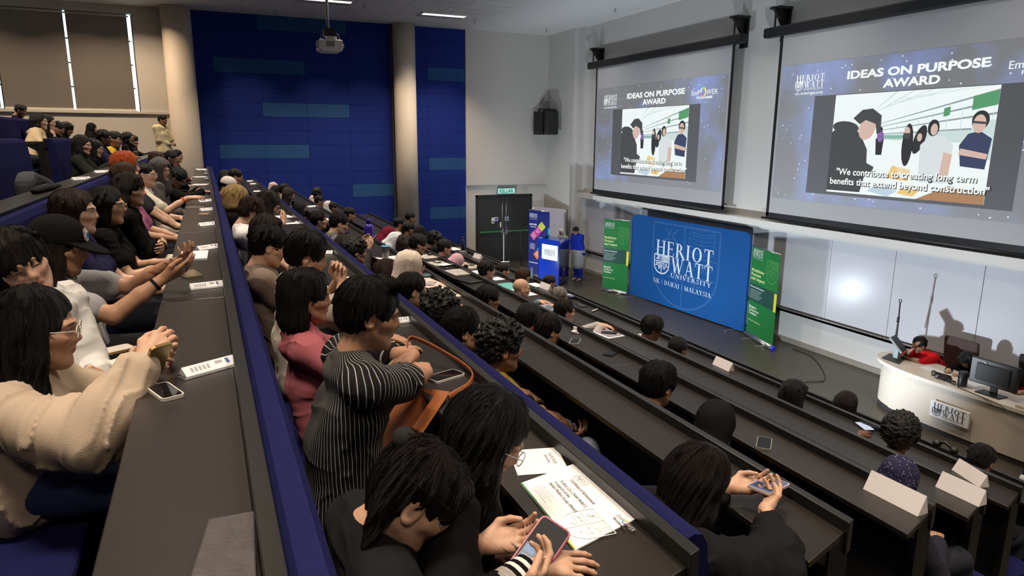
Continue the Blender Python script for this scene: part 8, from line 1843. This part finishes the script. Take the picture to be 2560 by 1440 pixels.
person('person with a rounded afro in a yellow plaid sleeve reaching for a phone', hd('f7'), 'F', hy=10, hp=8, hair=G(style='afro'), skin='dark', top=G(mat=stripes_mat('yellow_plaid', (0.30, 0.20, 0.03), (0.55, 0.42, 0.10), 30, 0.4), sleeve=0.90, thick=0.018), h=0.008, L=G(t='w', w=(16.27, 4.33, 1.64), d=(-0.35, 0.9, 0.05), n=(0, 0, -1), curl=0.35, hint=(-0.6, -0.3, -0.6)))
person('small dark-haired person low beside the grey hair, at the very front', hd('g1'), 'G', hy=-4, hp=10, hair=G(style='short'), hc=(0.035, 0.02, 0.015), skin='tan', top=G(col=BLK, sleeve=0.95), h=0.010)
person('person with long centre-parted hair at the very front by the stage cable', hd('g2'), 'G', hy=5, hp=14, hair=G(style='long', len=0.3, locks=6), hc=(0.018, 0.013, 0.012), skin='tan', fem=True, top=G(col=BLK, sleeve=0.95), h=0.009)
person('person with short black hair at the very front before the cream desk', hd('g3'), 'G', hy=8, hp=24, hair=G(style='short'), skin='brown', top=G(col=(0.02, 0.02, 0.022), sleeve=0.95), h=0.009)

# on the stage
def samping(base, g):
    P0 = g['pv']; m = MB(); m.lathe((P0[0], P0[1], P0[2]-0.42), [(0.165, 0), (0.185, 0.10), (0.195, 0.30), (0.185, 0.46), (0.17, 0.50)], 24)
    m.build('samping', mat('silver_brocade', (0.27, 0.28, 0.27), 0.6, noise=(30, 0.5)), base)
    m = MB()
    for i in range(3): q = g['Sc']+g['f']*(0.128)-ZUP*(0.02+0.06*i); m.lathe(q, [(0.006, -0.006), (0.006, 0.006)], 8)
    m.build('button', M_STEEL, base)
person('person in a bright blue traditional shirt and silver wrap standing beside the lectern', (3.22, 9.13, 1.35), hy=-160, hp=22, by=-158, stand=True, floor=0.0, pelvis=(3.38, 9.16, 0.77), s=0.87, hair=G(style='short', vol=0.008), skin='tan', top=G(col=(0.012, 0.030, 0.36), sleeve=0.95, thick=0.024, fold=0.005, collar='turtle'), legs=(0.012, 0.025, 0.30), h=0.009, R=G(t='front', f=0.17, x=0.03, z=-0.40), L=G(t='front', f=0.17, x=0.03, z=-0.40), extras=samping)
person('person in a white headscarf and mint green dress behind the lectern', (2.66, 9.0, 1.255), hy=-155, hp=12, by=-165, stand=True, floor=0.0, pelvis=(2.66, 9.02, 0.71), s=0.82, hair=G(style='hijab', col=(0.64, 0.60, 0.55)), skin='light', fem=True, top=G(col=(0.27, 0.42, 0.36), sleeve=0.95, thick=0.024, name='dress'), legs=(0.27, 0.42, 0.36), h=0.009, R=G(t='front'), L=G(t='front'))
person('person in a red T-shirt leaning on the cream desk, hand over the face', (13.25, 9.27, 0.92), hy=170, hp=22, by=175, floor=0.0, pelvis=(13.40, 9.50, 0.53), s=0.9, hair=G(style='short', vol=0.006), skin='brown', beard=0.8, eyes=0.0, top=G(col=(0.55, 0.012, 0.020), sleeve=0.40, thick=0.016, flare=0.012), h=0.008, wide=1.08,
       R=G(t='w', w=(13.24, 9.16, 0.875), d=(0.3, 0.2, 0.9), n=(0.2, 0.95, 0), curl=0.4, hint=(-0.5, -0.5, -0.8)), L=G(t='w', w=(13.18, 9.08, 0.735), d=(-0.95, -0.1, 0), n=(0, 0, -1), hint=(0.9, -0.4, -0.4)))
person('person in black with dark hair looking straight down at the cream desk', (13.86, 9.40, 0.86), hy=175, hp=45, by=178, floor=0.0, pelvis=(13.95, 9.62, 0.52), s=0.9, hair=G(style='bob', len=0.14), skin='light', fem=True, eyes=0.0, top=G(col=BLK, sleeve=0.95, thick=0.02), h=0.009, R=G(t='w', w=(13.80, 9.15, 0.74), d=(0.3, -0.9, 0), n=(0, 0, -1)), L=G(t='w', w=(14.0, 9.15, 0.74), d=(-0.3, -0.9, 0), n=(0, 0, -1)))
person('person with a red top at the edge of the frame behind the monitor', (14.50, 9.42, 0.815), hy=160, hp=25, by=170, floor=0.0, pelvis=(14.62, 9.62, 0.5), s=0.86, hair=G(style='medium', len=0.1), skin='tan', fem=True, eyes=0.0, top=G(col=(0.42, 0.015, 0.03), sleeve=0.4), h=0.009, R=G(t='w', w=(14.62, 9.2, 0.74), d=(0.3, -0.9, 0), n=(0, 0, -1)), L=G(t='w', w=(14.75, 9.18, 0.74), d=(-0.3, -0.9, 0), n=(0, 0, -1)))
